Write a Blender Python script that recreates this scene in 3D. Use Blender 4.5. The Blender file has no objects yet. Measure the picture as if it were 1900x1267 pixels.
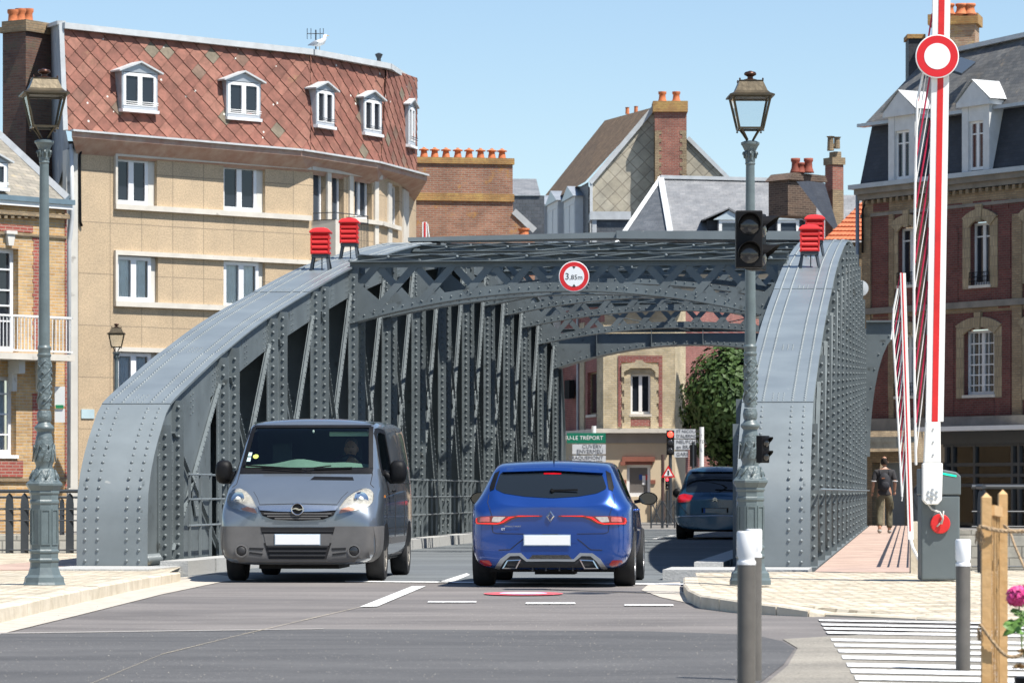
import bpy, bmesh, math, random
from math import radians, sin, cos, pi, atan2, sqrt, hypot
from mathutils import Vector, Matrix
from mathutils.bvhtree import BVHTree
from mathutils.geometry import delaunay_2d_cdt
random.seed(7)
C = bpy.data.collections.new('place'); bpy.context.scene.collection.children.link(C)
S = bpy.context.scene
# ---------------------------------------------------------------- camera, sky, sun, exposure
FP, HY, CXP, EYE = 6700.0, 912.0, 950.0, 1.07        # focal length in photo pixels, horizon row, eye height
cd = bpy.data.cameras.new('camera'); cam = bpy.data.objects.new('camera', cd); S.collection.objects.link(cam)
cam.location = (0, 0, EYE); cam.rotation_euler = (pi/2, 0, 0)
cd.sensor_width = 36; cd.lens = 36*FP/1900; cd.shift_y = (HY-633.5)/1900; cd.clip_start = .5; cd.clip_end = 6000
cd.dof.use_dof = True; cd.dof.focus_distance = 43; cd.dof.aperture_fstop = 9
S.camera = cam
TOSUN = Vector((.43, -.35, .95)).normalized()
W = bpy.data.worlds.new('World'); S.world = W; W.use_nodes = True
nt = W.node_tree; sk = nt.nodes.new('ShaderNodeTexSky'); sk.sky_type = 'NISHITA'; sk.sun_disc = False
sk.sun_elevation = math.asin(TOSUN.z); sk.sun_rotation = atan2(TOSUN.x, TOSUN.y)
sk.air_density = 1.0; sk.dust_density = .2; sk.ozone_density = 3.0
bgn = nt.nodes['Background']; nt.links.new(sk.outputs[0], bgn.inputs[0]); bgn.inputs[1].default_value = .085
sl = bpy.data.lights.new('sun', 'SUN'); sl.energy = 4.4; sl.angle = radians(.53); sl.color = (1, .955, .88)
so = bpy.data.objects.new('sun', sl); S.collection.objects.link(so)
so.rotation_euler = TOSUN.to_track_quat('Z', 'Y').to_euler(); so.location = (0, 0, 60)
S.view_settings.view_transform = 'Standard'; S.view_settings.look = 'None'; S.view_settings.exposure = .82; S.view_settings.gamma = 1
S.render.resolution_x = 1024; S.render.resolution_y = 682
# ---------------------------------------------------------------- helpers
Z = Vector((0, 0, 1))
def P(px, py, D): return Vector(((px-CXP)/FP*D, D, EYE+(HY-py)/FP*D))
def G(px, py, z=0.0):
    D = (EYE-z)*FP/(py-HY); return Vector(((px-CXP)/FP*D, D, z))
WM = {}
def tag(o, label=None, cat=None, group=None, kind=None):
    if label: o['label'] = label
    if cat: o['category'] = cat
    if group: o['group'] = group
    if kind: o['kind'] = kind
    return o
def empty(name, loc, label, cat, group=None, rz=0, mat=None):
    o = bpy.data.objects.new(name, None); C.objects.link(o); o.empty_display_size = .2
    m = mat if mat is not None else Matrix.Translation(loc) @ Matrix.Rotation(rz, 4, 'Z')
    o.matrix_world = m; WM[o] = m.copy()
    return tag(o, label, cat, group)
def copy_tree(o, loc=None, rz=None, parent=None, scale=None):
    c = o.copy(); C.objects.link(c)
    if parent: c.parent = parent
    if loc is not None: c.location = loc
    if rz is not None: c.rotation_euler = (0, 0, rz)
    if scale is not None: c.scale = scale
    for ch in list(o.children): copy_tree(ch, parent=c)
    return c
class MB:
    def __init__(s, M=None): s.v = []; s.f = []; s.m = []; s.M = M; s.mi = 0
    def add(s, vs, fs):
        n = len(s.v)
        for p in vs:
            p = Vector(p); s.v.append(s.M @ p if s.M is not None else p)
        for f in fs: s.f.append([n+i for i in f]); s.m.append(s.mi)
        return s
    def box(s, x0, x1, y0, y1, z0, z1, R=None):
        c = [(x0,y0,z0),(x1,y0,z0),(x1,y1,z0),(x0,y1,z0),(x0,y0,z1),(x1,y0,z1),(x1,y1,z1),(x0,y1,z1)]
        if R is not None: c = [R @ Vector(p) for p in c]
        return s.add(c, [(0,3,2,1),(4,5,6,7),(0,1,5,4),(1,2,6,5),(2,3,7,6),(3,0,4,7)])
    def cbox(s, c, e, R=None):
        M = Matrix.Translation(c)
        if R is not None: M = M @ R.to_4x4()
        return s.box(-e[0]/2, e[0]/2, -e[1]/2, e[1]/2, -e[2]/2, e[2]/2, M)
    def bar(s, p, q, w, t, up=Z):
        p = Vector(p); q = Vector(q); d = q-p; L = d.length
        if L < 1e-6: return s
        d /= L; x = d.cross(Vector(up))
        if x.length < 1e-5: x = d.cross(Vector((0, 1, 0)))
        x.normalize(); y = x.cross(d)      # x: width direction, y: thickness direction ~ up
        c = [p+x*a*w/2+y*b*t/2 for a, b in ((-1,-1),(1,-1),(1,1),(-1,1))]
        c += [k+d*L for k in c]
        return s.add(c, [(0,1,2,3),(7,6,5,4),(0,4,5,1),(1,5,6,2),(2,6,7,3),(3,7,4,0)])
    def tube(s, pts, r, n=8, cap=True):
        pts = [Vector(p) for p in pts]; N = len(pts); rs = r if isinstance(r, (list, tuple)) else [r]*N
        vs = []; last = None
        for i, p in enumerate(pts):
            d = (pts[min(i+1, N-1)]-pts[max(i-1, 0)]).normalized()
            if last is None:
                x = d.cross(Z)
                if x.length < 1e-3: x = d.cross(Vector((0, 1, 0)))
            else: x = last-d*last.dot(d)
            x.normalize(); last = x; y = d.cross(x)
            for k in range(n):
                a = 2*pi*k/n; vs.append(p+(x*cos(a)+y*sin(a))*rs[i])
        fs = [(i*n+k, i*n+(k+1) % n, (i+1)*n+(k+1) % n, (i+1)*n+k) for i in range(N-1) for k in range(n)]
        if cap: fs += [tuple(range(n))[::-1], tuple((N-1)*n+k for k in range(n))]
        return s.add(vs, fs)
    def lathe(s, prof, n=24, c=(0,0,0), flute=None, rot=0, R=None):
        c = Vector(c); vs = []
        for r, z in prof:
            for k in range(n):
                a = 2*pi*(k+rot)/n; rr = r
                if flute and flute[0] <= z <= flute[1]: rr = r*(1-.09*(k % 2))
                p = Vector((rr*cos(a), rr*sin(a), z))
                if R is not None: p = R @ p
                vs.append(c+p)
        N = len(prof)
        fs = [(i*n+k, i*n+(k+1) % n, (i+1)*n+(k+1) % n, (i+1)*n+k) for i in range(N-1) for k in range(n)]
        fs += [tuple(range(n))[::-1], tuple((N-1)*n+k for k in range(n))]
        return s.add(vs, fs)
    def prism(s, poly, fn, d0, d1):
        """poly of 2-D points, fn(a, b, d) -> point; extruded from d0 to d1"""
        n = len(poly); vs = [fn(a, b, d0) for a, b in poly]+[fn(a, b, d1) for a, b in poly]
        return s.add(vs, [tuple(range(n)), tuple(range(2*n-1, n-1, -1))]+[(i, i+n, (i+1) % n+n, (i+1) % n) for i in range(n)])
    def rivet(s, p, n, r=.018):
        p = Vector(p); n = Vector(n).normalized(); x = n.cross(Z)
        if x.length < .1: x = n.cross(Vector((1, 0, 0)))
        x.normalize(); y = n.cross(x); vs = []
        for rr, h in ((1, -.1), (.8, .5)):
            for k in range(6):
                a = pi*k/3; vs.append(p+(x*cos(a)+y*sin(a))*r*rr+n*r*h)
        vs.append(p+n*r*.8)
        return s.add(vs, [(k, (k+1) % 6, 6+(k+1) % 6, 6+k) for k in range(6)]+[(6+k, 6+(k+1) % 6, 12) for k in range(6)])
    def build(s, name, mat, parent=None, smooth=False, label=None, origin=None, local=False, normals=True, angle=None):
        me = bpy.data.meshes.new(name); inv = None; vs = s.v
        if parent is not None and not local: inv = WM[parent].inverted(); vs = [inv @ v for v in vs]
        elif parent is None:
            if origin is None:
                if vs: origin = Vector((sum(v.x for v in vs)/len(vs), sum(v.y for v in vs)/len(vs), min(v.z for v in vs)))
                else: origin = Vector((0, 0, 0))
            origin = Vector(origin); vs = [v-origin for v in vs]
        me.from_pydata([tuple(v) for v in vs], [], s.f)
        if normals:
            bm = bmesh.new(); bm.from_mesh(me); bmesh.ops.recalc_face_normals(bm, faces=bm.faces); bm.to_mesh(me); bm.free()
        mats = mat if isinstance(mat, (list, tuple)) else [mat]
        for m in mats: me.materials.append(m)
        if len(mats) > 1: me.polygons.foreach_set('material_index', s.m)
        auto_uv(me)
        if smooth:
            me.polygons.foreach_set('use_smooth', [True]*len(me.polygons))
            if angle: me.set_sharp_from_angle(angle=radians(angle))
        o = bpy.data.objects.new(name, me); C.objects.link(o)
        if parent is not None: o.parent = parent; WM[o] = WM[parent].copy()
        else: o.location = origin; WM[o] = Matrix.Translation(origin)
        if label: o['label'] = label
        return o
def auto_uv(me):
    uv = me.uv_layers.new(name='UVMap').data; V = me.vertices; L = me.loops
    for p in me.polygons:
        n = p.normal
        if abs(n.z) > .93: t = Vector((1, 0, 0)); b = Vector((0, 1, 0))
        else:
            t = Z.cross(n).normalized(); b = n.cross(t)
        for li in p.loop_indices:
            co = V[L[li].vertex_index].co; uv[li].uv = (co.dot(t), co.dot(b))
# ---------------------------------------------------------------- materials
MT = {}
def lin(c): return tuple((x/255/12.92 if x/255 <= .04045 else ((x/255+.055)/1.055)**2.4) for x in c)
def mat(name, col, rough=.6, metal=0, var=.12, vscale=3, bump=0, bscale=40, spec=.5, coat=0, col2=None, trans=0, emit=None, uv=False, dirt=None, flake=0):
    if name in MT: return MT[name]
    m = bpy.data.materials.new(name); m.use_nodes = True; MT[name] = m
    t = m.node_tree; N = t.nodes; Lk = t.links; B = N['Principled BSDF']
    B.inputs['Roughness'].default_value = rough; B.inputs['Metallic'].default_value = metal
    B.inputs['Specular IOR Level'].default_value = spec; B.inputs['Coat Weight'].default_value = coat; B.inputs['Coat Roughness'].default_value = .04 if coat > .5 else .3
    if trans: B.inputs['Transmission Weight'].default_value = trans
    if emit: B.inputs['Emission Color'].default_value = (*emit[:3], 1); B.inputs['Emission Strength'].default_value = emit[3]
    tc = N.new('ShaderNodeTexCoord'); src = tc.outputs['UV' if uv else 'Object']
    if var or col2:
        nz = N.new('ShaderNodeTexNoise'); nz.inputs['Scale'].default_value = vscale; nz.inputs['Detail'].default_value = 6; nz.inputs['Roughness'].default_value = .62
        Lk.new(src, nz.inputs['Vector'])
        rp = N.new('ShaderNodeValToRGB'); rp.color_ramp.elements[0].position = .3; rp.color_ramp.elements[1].position = .7
        c2 = col2 if col2 else tuple(min(1, x*(1+var)) for x in col)
        c1 = col if col2 else tuple(x*(1-var) for x in col)
        rp.color_ramp.elements[0].color = (*c1, 1); rp.color_ramp.elements[1].color = (*c2, 1)
        Lk.new(nz.outputs['Fac'], rp.inputs[0]); out = rp.outputs[0]
        if dirt:
            n2 = N.new('ShaderNodeTexNoise'); n2.inputs['Scale'].default_value = dirt[1]; n2.inputs['Detail'].default_value = 8; Lk.new(src, n2.inputs['Vector'])
            r2 = N.new('ShaderNodeValToRGB'); r2.color_ramp.elements[0].position = dirt[2]; r2.color_ramp.elements[1].position = dirt[2]+.08
            Lk.new(n2.outputs['Fac'], r2.inputs[0]); mx = N.new('ShaderNodeMix'); mx.data_type = 'RGBA'
            Lk.new(r2.outputs[0], mx.inputs[0]); Lk.new(out, mx.inputs[6]); mx.inputs[7].default_value = (*dirt[0], 1); out = mx.outputs[2]
        Lk.new(out, B.inputs['Base Color'])
        mr = N.new('ShaderNodeMapRange'); mr.inputs[3].default_value = rough*.85; mr.inputs[4].default_value = min(1, rough*1.15)
        Lk.new(nz.outputs['Fac'], mr.inputs[0]); Lk.new(mr.outputs[0], B.inputs['Roughness'])
    else: B.inputs['Base Color'].default_value = (*col, 1)
    if bump:
        nb = N.new('ShaderNodeTexNoise'); nb.inputs['Scale'].default_value = bscale; nb.inputs['Detail'].default_value = 5; Lk.new(src, nb.inputs['Vector'])
        bp = N.new('ShaderNodeBump'); bp.inputs['Strength'].default_value = bump; bp.inputs['Distance'].default_value = .02
        Lk.new(nb.outputs['Fac'], bp.inputs['Height']); Lk.new(bp.outputs[0], B.inputs['Normal'])
    return m
def brickmat(name, c1, c2, mortar, w=.22, h=.065, ms=.008, rough=.85, off=.5, rot=0, moss=None, warp=0, var2=None, bump=.5, mott=(.62,1.2)):
    if name in MT: return MT[name]
    m = bpy.data.materials.new(name); m.use_nodes = True; MT[name] = m
    t = m.node_tree; N = t.nodes; Lk = t.links; B = N['Principled BSDF']; B.inputs['Roughness'].default_value = rough
    tc = N.new('ShaderNodeTexCoord'); mp = N.new('ShaderNodeMapping'); mp.inputs['Rotation'].default_value = (0, 0, rot)
    Lk.new(tc.outputs['UV'], mp.inputs['Vector'])
    b = N.new('ShaderNodeTexBrick'); b.inputs['Scale'].default_value = 1; b.inputs['Brick Width'].default_value = w; b.inputs['Row Height'].default_value = h
    b.inputs['Mortar Size'].default_value = ms; b.inputs['Mortar Smooth'].default_value = .2; b.inputs['Bias'].default_value = -.1; b.offset = off
    b.inputs['Color1'].default_value = (*c1, 1); b.inputs['Color2'].default_value = (*c2, 1); b.inputs['Mortar'].default_value = (*mortar, 1)
    Lk.new(mp.outputs[0], b.inputs['Vector'])
    if warp:
        wn = N.new('ShaderNodeTexNoise'); wn.inputs['Scale'].default_value = 4; wn.inputs['Detail'].default_value = 3; Lk.new(mp.outputs[0], wn.inputs['Vector'])
        vm = N.new('ShaderNodeVectorMath'); vm.operation = 'MULTIPLY_ADD'; vm.inputs[1].default_value = (warp, warp, 0); Lk.new(wn.outputs['Color'], vm.inputs[0]); Lk.new(mp.outputs[0], vm.inputs[2]); Lk.new(vm.outputs[0], b.inputs['Vector'])
    nz = N.new('ShaderNodeTexNoise'); nz.inputs['Scale'].default_value = 1.3; nz.inputs['Detail'].default_value = 8; nz.inputs['Roughness'].default_value = .7; Lk.new(tc.outputs['UV'], nz.inputs['Vector'])
    mx = N.new('ShaderNodeMix'); mx.data_type = 'RGBA'; mx.blend_type = 'MULTIPLY'; mx.inputs[0].default_value = 1
    rp = N.new('ShaderNodeValToRGB'); rp.color_ramp.elements[0].position = .3; rp.color_ramp.elements[0].color = (mott[0],mott[0],mott[0],1); rp.color_ramp.elements[1].position = .7; rp.color_ramp.elements[1].color = (mott[1],mott[1]*.98,mott[1]*.95,1)
    Lk.new(nz.outputs['Fac'], rp.inputs[0]); Lk.new(b.outputs['Color'], mx.inputs[6]); Lk.new(rp.outputs[0], mx.inputs[7]); out = mx.outputs[2]
    if moss:
        n2 = N.new('ShaderNodeTexNoise'); n2.inputs['Scale'].default_value = moss[1]; n2.inputs['Detail'].default_value = 9; n2.inputs['Roughness'].default_value = .75; Lk.new(tc.outputs['UV'], n2.inputs['Vector'])
        r2 = N.new('ShaderNodeValToRGB'); r2.color_ramp.elements[0].position = moss[2]; r2.color_ramp.elements[1].position = moss[2]+.1
        Lk.new(n2.outputs['Fac'], r2.inputs[0]); m2 = N.new('ShaderNodeMix'); m2.data_type = 'RGBA'; Lk.new(r2.outputs[0], m2.inputs[0]); Lk.new(out, m2.inputs[6]); m2.inputs[7].default_value = (*moss[0], 1); out = m2.outputs[2]
    Lk.new(out, B.inputs['Base Color'])
    if bump:
        bp = N.new('ShaderNodeBump'); bp.inputs['Strength'].default_value = bump; bp.inputs['Distance'].default_value = .01; bp.invert = True
        Lk.new(b.outputs['Fac'], bp.inputs['Height']); Lk.new(bp.outputs[0], B.inputs['Normal'])
    return m
def glassmat(name, col=(.02,.025,.03), rough=.03, alpha=None):
    """window glass: a mirror-like dark pane, or see-through when alpha is given"""
    if name in MT: return MT[name]
    m = bpy.data.materials.new(name); m.use_nodes = True; MT[name] = m
    t = m.node_tree; N = t.nodes; Lk = t.links; B = N['Principled BSDF']
    B.inputs['Base Color'].default_value = (*col, 1); B.inputs['Roughness'].default_value = rough; B.inputs['Specular IOR Level'].default_value = .6
    if alpha is not None:
        tr = N.new('ShaderNodeBsdfTransparent'); tr.inputs[0].default_value = (*alpha, 1); gl = N.new('ShaderNodeBsdfGlossy'); gl.inputs['Roughness'].default_value = .01
        fr = N.new('ShaderNodeFresnel'); fr.inputs[0].default_value = 1.5; mx = N.new('ShaderNodeMixShader')
        Lk.new(fr.outputs[0], mx.inputs[0]); Lk.new(tr.outputs[0], mx.inputs[1]); Lk.new(gl.outputs[0], mx.inputs[2]); Lk.new(mx.outputs[0], N['Material Output'].inputs[0])
    else:
        tc = N.new('ShaderNodeTexCoord'); nz = N.new('ShaderNodeTexNoise'); nz.inputs['Scale'].default_value = 1.2; Lk.new(tc.outputs['Object'], nz.inputs['Vector'])
        bp = N.new('ShaderNodeBump'); bp.inputs['Strength'].default_value = .05; bp.inputs['Distance'].default_value = .02; Lk.new(nz.outputs['Fac'], bp.inputs['Height']); Lk.new(bp.outputs[0], B.inputs['Normal'])
    return m
def text(body, size, M, name, m, parent, ext=.004, align='CENTER', sx=1.0):
    cu = bpy.data.curves.new(name, 'FONT'); cu.body = body; cu.size = size; cu.extrude = ext; cu.align_x = align; cu.align_y = 'CENTER'; cu.resolution_u = 2
    o = bpy.data.objects.new(name, cu); C.objects.link(o); bpy.context.view_layer.update()
    me = bpy.data.meshes.new_from_object(o.evaluated_get(bpy.context.evaluated_depsgraph_get())); bpy.data.objects.remove(o)
    me.transform(Matrix.Diagonal((sx, 1, 1, 1)))
    inv = WM[parent].inverted() if parent else Matrix()
    me.transform(inv @ M); me.materials.clear(); me.materials.append(m)
    o = bpy.data.objects.new(name, me); C.objects.link(o)
    if parent: o.parent = parent; WM[o] = WM[parent].copy()
    return o
FACE = Matrix.Rotation(pi/2, 4, 'X')       # text plane turned upright, facing -Y
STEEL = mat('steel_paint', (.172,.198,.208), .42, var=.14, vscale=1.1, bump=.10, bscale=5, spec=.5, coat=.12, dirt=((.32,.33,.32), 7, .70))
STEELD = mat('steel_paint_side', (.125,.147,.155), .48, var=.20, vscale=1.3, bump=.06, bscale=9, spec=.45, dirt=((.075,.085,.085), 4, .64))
LAMPP = mat('lamp_paint', (.105,.135,.142), .42, var=.15, vscale=6, bump=.1, bscale=25)
LAMPO = mat('lamp_relief', (.105,.135,.142), .42, var=.25, vscale=20, bump=1.0, bscale=26)
BRASS = mat('aged_brass', (.075,.06,.038), .40, metal=.6, var=.35, vscale=7, bump=.1, bscale=20)
WHITE = mat('white_paint', (.78,.78,.76), .5, var=.04)
DKMET = mat('dark_metal', (.035,.042,.05), .45, var=.2)
BLACKP = mat('black_plastic', (.006,.006,.007), .55, var=.2, vscale=8, spec=.2)
RUBBER = mat('rubber', (.014,.014,.015), .8, var=.3, vscale=14, bump=.2, bscale=60)
RED = mat('red_paint', (.62,.018,.018), .42, var=.12, vscale=4)
GRANITE = mat('granite', (.34,.34,.33), .8, var=.3, vscale=60, bump=.4, bscale=50, col2=(.5,.5,.48))
LIMEST = mat('limestone_kerb', (.46,.40,.30), .85, col2=(.64,.57,.46), vscale=3.5, bump=.5, bscale=14)
# ---------------------------------------------------------------- bridge frame
BO = Vector((-5.53, 46.1, 0)); BTH = math.atan(740/6700)
BM = Matrix.Translation(BO) @ Matrix.Rotation(-BTH, 4, 'Z')          # local x = across (v), y = along (u)
BW_ = 9.28                                                            # width over both trusses
def bw(v, u, z=0): return BM @ Vector((v, u, z))
# ---------------------------------------------------------------- ground, roads, water
def sheet(name, pts, z, m, kind='structure', label=None):
    b = MB(); b.add([Vector((p[0], p[1], z)) for p in pts], [tuple(range(len(pts)))])
    o = b.build(name, m, origin=(0, 0, 0)); o['kind'] = kind
    if label: o['label'] = label
    return o
def asphalt(name, c1, c2, agg=.62, speck=(.5,.48,.44)):
    m = bpy.data.materials.new(name); m.use_nodes = True; t = m.node_tree; N = t.nodes; Lk = t.links; B = N['Principled BSDF']
    B.inputs['Roughness'].default_value = .82; B.inputs['Specular IOR Level'].default_value = .35
    tc = N.new('ShaderNodeTexCoord'); o = tc.outputs['Object']
    a = N.new('ShaderNodeTexNoise'); a.inputs['Scale'].default_value = 55; a.inputs['Detail'].default_value = 4; a.inputs['Roughness'].default_value = .8; Lk.new(o, a.inputs['Vector'])
    mp = N.new('ShaderNodeMapping'); mp.inputs['Scale'].default_value = (.35, 1, 1); Lk.new(o, mp.inputs['Vector'])
    l = N.new('ShaderNodeTexNoise'); l.inputs['Scale'].default_value = 1.1; l.inputs['Detail'].default_value = 9; l.inputs['Roughness'].default_value = .65; Lk.new(mp.outputs[0], l.inputs['Vector'])
    md = N.new('ShaderNodeMix'); md.data_type = 'FLOAT'; md.inputs[0].default_value = agg; Lk.new(l.outputs['Fac'], md.inputs[2]); Lk.new(a.outputs['Fac'], md.inputs[3])
    r = N.new('ShaderNodeValToRGB'); r.color_ramp.elements[0].position = .38; r.color_ramp.elements[1].position = .64; r.color_ramp.elements[0].color = (*c1, 1); r.color_ramp.elements[1].color = (*c2, 1); Lk.new(md.outputs[0], r.inputs[0])
    # loose pale grit
    v = N.new('ShaderNodeTexVoronoi'); v.inputs['Scale'].default_value = 16; Lk.new(o, v.inputs['Vector'])
    s = N.new('ShaderNodeMath'); s.operation = 'LESS_THAN'; s.inputs[1].default_value = .12; Lk.new(v.outputs['Distance'], s.inputs[0])
    n2 = N.new('ShaderNodeTexNoise'); n2.inputs['Scale'].default_value = .7; n2.inputs['Detail'].default_value = 5; Lk.new(o, n2.inputs['Vector'])
    s2 = N.new('ShaderNodeMath'); s2.operation = 'GREATER_THAN'; s2.inputs[1].default_value = .47; Lk.new(n2.outputs['Fac'], s2.inputs[0])
    s3 = N.new('ShaderNodeMath'); s3.operation = 'MULTIPLY'; Lk.new(s.outputs[0], s3.inputs[0]); Lk.new(s2.outputs[0], s3.inputs[1])
    wv = N.new('ShaderNodeMath'); wv.operation = 'MULTIPLY'; wv.inputs[1].default_value = .55; Lk.new(s3.outputs[0], wv.inputs[0])
    mx = N.new('ShaderNodeMix'); mx.data_type = 'RGBA'; Lk.new(wv.outputs[0], mx.inputs[0]); Lk.new(r.outputs[0], mx.inputs[6]); mx.inputs[7].default_value = (*speck, 1)
    n4 = N.new('ShaderNodeTexNoise'); n4.inputs['Scale'].default_value = .55; n4.inputs['Detail'].default_value = 10; n4.inputs['Roughness'].default_value = .72; n4.inputs['Distortion'].default_value = .8; Lk.new(mp.outputs[0], n4.inputs['Vector'])
    r4 = N.new('ShaderNodeValToRGB'); r4.color_ramp.elements[0].position = .34; r4.color_ramp.elements[0].color = (.70,.70,.71,1); r4.color_ramp.elements[1].position = .62; r4.color_ramp.elements[1].color = (1.08,1.07,1.06,1); Lk.new(n4.outputs['Fac'], r4.inputs[0])
    m4 = N.new('ShaderNodeMix'); m4.data_type = 'RGBA'; m4.blend_type = 'MULTIPLY'; m4.inputs[0].default_value = 1; Lk.new(mx.outputs[2], m4.inputs[6]); Lk.new(r4.outputs[0], m4.inputs[7]); Lk.new(m4.outputs[2], B.inputs['Base Color'])
    bp = N.new('ShaderNodeBump'); bp.inputs['Strength'].default_value = .5; bp.inputs['Distance'].default_value = .01; Lk.new(a.outputs['Fac'], bp.inputs['Height']); Lk.new(bp.outputs[0], B.inputs['Normal'])
    return m
A_BROWN = asphalt('worn_asphalt', (.135,.124,.117), (.235,.217,.205))
A_DARK = asphalt('new_asphalt', (.078,.078,.079), (.135,.133,.132))
A_BLUE = asphalt('deck_asphalt', (.115,.13,.138), (.18,.195,.203))
A_AGG = asphalt('pale_aggregate', (.17,.155,.13), (.42,.39,.33), .8)
COB = brickmat('cobble_setts', (.46,.40,.30), (.76,.69,.56), (.36,.31,.23), .17, .17, .016, off=.5, rot=.45, bump=.9, warp=.16, moss=((.60,.50,.36), 2.2, .6))
GUT = mat('pale_gutter', (.40,.36,.30), .9, col2=(.54,.49,.42), vscale=5, bump=.4, bscale=30)
PINK = brickmat('pink_planks', (.47,.345,.285), (.52,.385,.32), (.34,.24,.20), 6, .14, .008, off=0, rot=0, rough=.8, bump=.4)
LINEW = mat('road_paint', (.68,.68,.66), .7, col2=(.82,.82,.80), vscale=7, dirt=((.3,.29,.27), 18, .56), bump=.1)
FARGR = mat('far_paving', (.20,.19,.175), .9, var=.2, vscale=.5)
Xf = Matrix()
sheet('ground', [(-60,-40),(60,-40),(60,44.2),(4.6,44.2),(4.2,46.6),(-5.8,47.6),(-5.8,57),(-60,57)], 0, A_BROWN)
far = bw(0, 57.2); fr = bw(11, 57.2)
sheet('far_ground', [(-900,89.8),(-4.2,89.8),(-2.0,far.y),(far.x,far.y),(fr.x,fr.y),(40,97),(900,97),(900,3000),(-900,3000)], 0, FARGR)
wt = mat('harbour_water', (.02,.035,.035), .08, var=.2, vscale=.6, bump=.35, bscale=2.5)
sheet('water', [(-200,30),(200,30),(200,112),(-200,112)], -2.6, wt)
QW = brickmat('quay_stone', (.56,.51,.42), (.68,.63,.53), (.34,.31,.26), .7, .32, .02, bump=.8, moss=((.35,.32,.25), 1.4, .66))
def wallpath(name, pts, z0, z1, m, label, cat, th=.4, kind=None):
    b = MB()
    for p, q in zip(pts, pts[1:]):
        p = Vector((p[0], p[1], 0)); q = Vector((q[0], q[1], 0)); d = (q-p).normalized(); n = Vector((-d.y, d.x, 0))*th
        b.add([p+Z*z0, q+Z*z0, q+n+Z*z0, p+n+Z*z0, p+Z*z1, q+Z*z1, q+n+Z*z1, p+n+Z*z1], [(0,3,2,1),(4,5,6,7),(0,1,5,4),(1,2,6,5),(2,3,7,6),(3,0,4,7)])
    o = b.build(name, m); tag(o, label, cat, None, kind); return o
wallpath('quay_wall', [(-200,89.4),(-4.2,89.4),(-2.0,far.y-.4),(far.x,far.y-.4),(fr.x,fr.y-.4),(40,96.6),(200,96.6)], -2.7, -.006, QW, 'pale stone quay wall on the far bank of the channel', 'quay wall')
wallpath('quay_wall', [(60,44.0),(4.6,44.0),(4.2,46.4),(-5.8,47.4),(-5.8,56.8),(-60,56.8)][::-1], -2.7, -.01, QW, 'near quay wall under the granite edge and railings', 'quay wall', th=-.4)
# bridge deck carriageway and near asphalt bands
b = MB(BM); b.box(-1.6, BW_+1.5, -.4, 57.3, -.5, -.02); deckslab = b
sheet('bridge_carriageway', [bw(1.3,-3.0), bw(BW_-1.3,-3.0), bw(BW_-1.3,57.4), bw(1.3,57.4)], .005, A_BLUE)
sheet('road', [G(-300,1185), G(0,1175), G(600,1167), G(1200,1171), G(1400,1178), G(1452,1190), G(1475,1203), G(1455,1232), G(1400,1275), Vector((3.2,12,0)), Vector((1.6,-30,0)), Vector((-40,-30,0)), Vector((-40,24,0))], .004, A_DARK)
sheet('aggregate_pavement', [G(1300,1330), G(1420,1270), G(1462,1235), G(1480,1203), G(1452,1186), G(1700,1172), G(2100,1180), Vector((12,12,0)), Vector((3.4,12,0))], .005, A_AGG)
# markings
def gl(name, quad, z=.009, m=None, label=None): return sheet(name, [G(*q) for q in quad], z, m or LINEW)
gl('lane_marking', [(667,1127),(700,1126),(790,1088),(765,1088)])
gl('lane_marking', [(812,1081),(838,1081),(872,1067),(866,1064)])
for k in range(9):
    p = bw(4.75, 4.5+5.2*k); q = bw(4.75, 7.1+5.2*k); w = bw(4.87, 4.5+5.2*k)-p
    if k > 1: sheet('lane_marking', [p, p+w, q+w, q], .011, LINEW)
gl('joint_line', [(640,1080),(1300,1086),(1300,1083.5),(640,1078)])
gl('lane_marking', [(793,1118.5),(884,1118.5),(884,1116),(795,1116)])
gl('lane_marking', [(975,1121.5),(1068,1121.5),(1067,1118.7),(976,1118.7)])
gl('lane_marking', [(1158,1124.5),(1250,1125),(1249,1122),(1159,1122)])
for i, y in enumerate((1152,1160,1167.3,1175,1188.5,1198.5,1209.5,1221.5,1235.5,1247,1259.5,1273)):
    x0 = 1520+(y-1150)*.62; t = 1.5+(y-1150)*.024
    gl('crossing_stripe', [(x0,y+t),(2150,y+t+11),(2150,y-t+11),(x0-3,y-t)], .010+.0001*i)
# painted roundel on the road
c = G(971, 1102.5); rr = .415
for r0, mm, z in ((rr, mat('road_red', (.62,.10,.12), .8, var=.2, vscale=9), .012), (rr*.6, mat('road_pale_blue', (.45,.52,.78), .8, var=.25, vscale=12), .016)):
    sheet('painted_roundel', [c+Vector((r0*cos(a*pi/16), r0*1.5*sin(a*pi/16), 0)) for a in range(32)], z, mm)
# thin tar joints and cracks in the asphalt
TAR = mat('tar', (.03,.03,.03), .7)
gl('tar_joint', [(0,1176.5),(600,1168),(600,1166.7),(0,1174.5)], .007, mat('joint_pale', (.3,.28,.26), .9))
for (xa,ya),(xb,yb) in zip([(120,1290),(300,1215),(450,1178),(560,1152),(668,1127)],[(300,1215),(450,1178),(560,1152),(668,1127)]): gl('joint_line', [(xa,ya+.4),(xb,yb+.25),(xb,yb-.1),(xa,ya-.3)], .0085, mat('joint_sand', (.42,.36,.26), .9, var=.3, vscale=8))
gl('tar_joint', [(1010,1094),(1300,1104),(1300,1103),(1010,1093.3)], .007, TAR)
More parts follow.
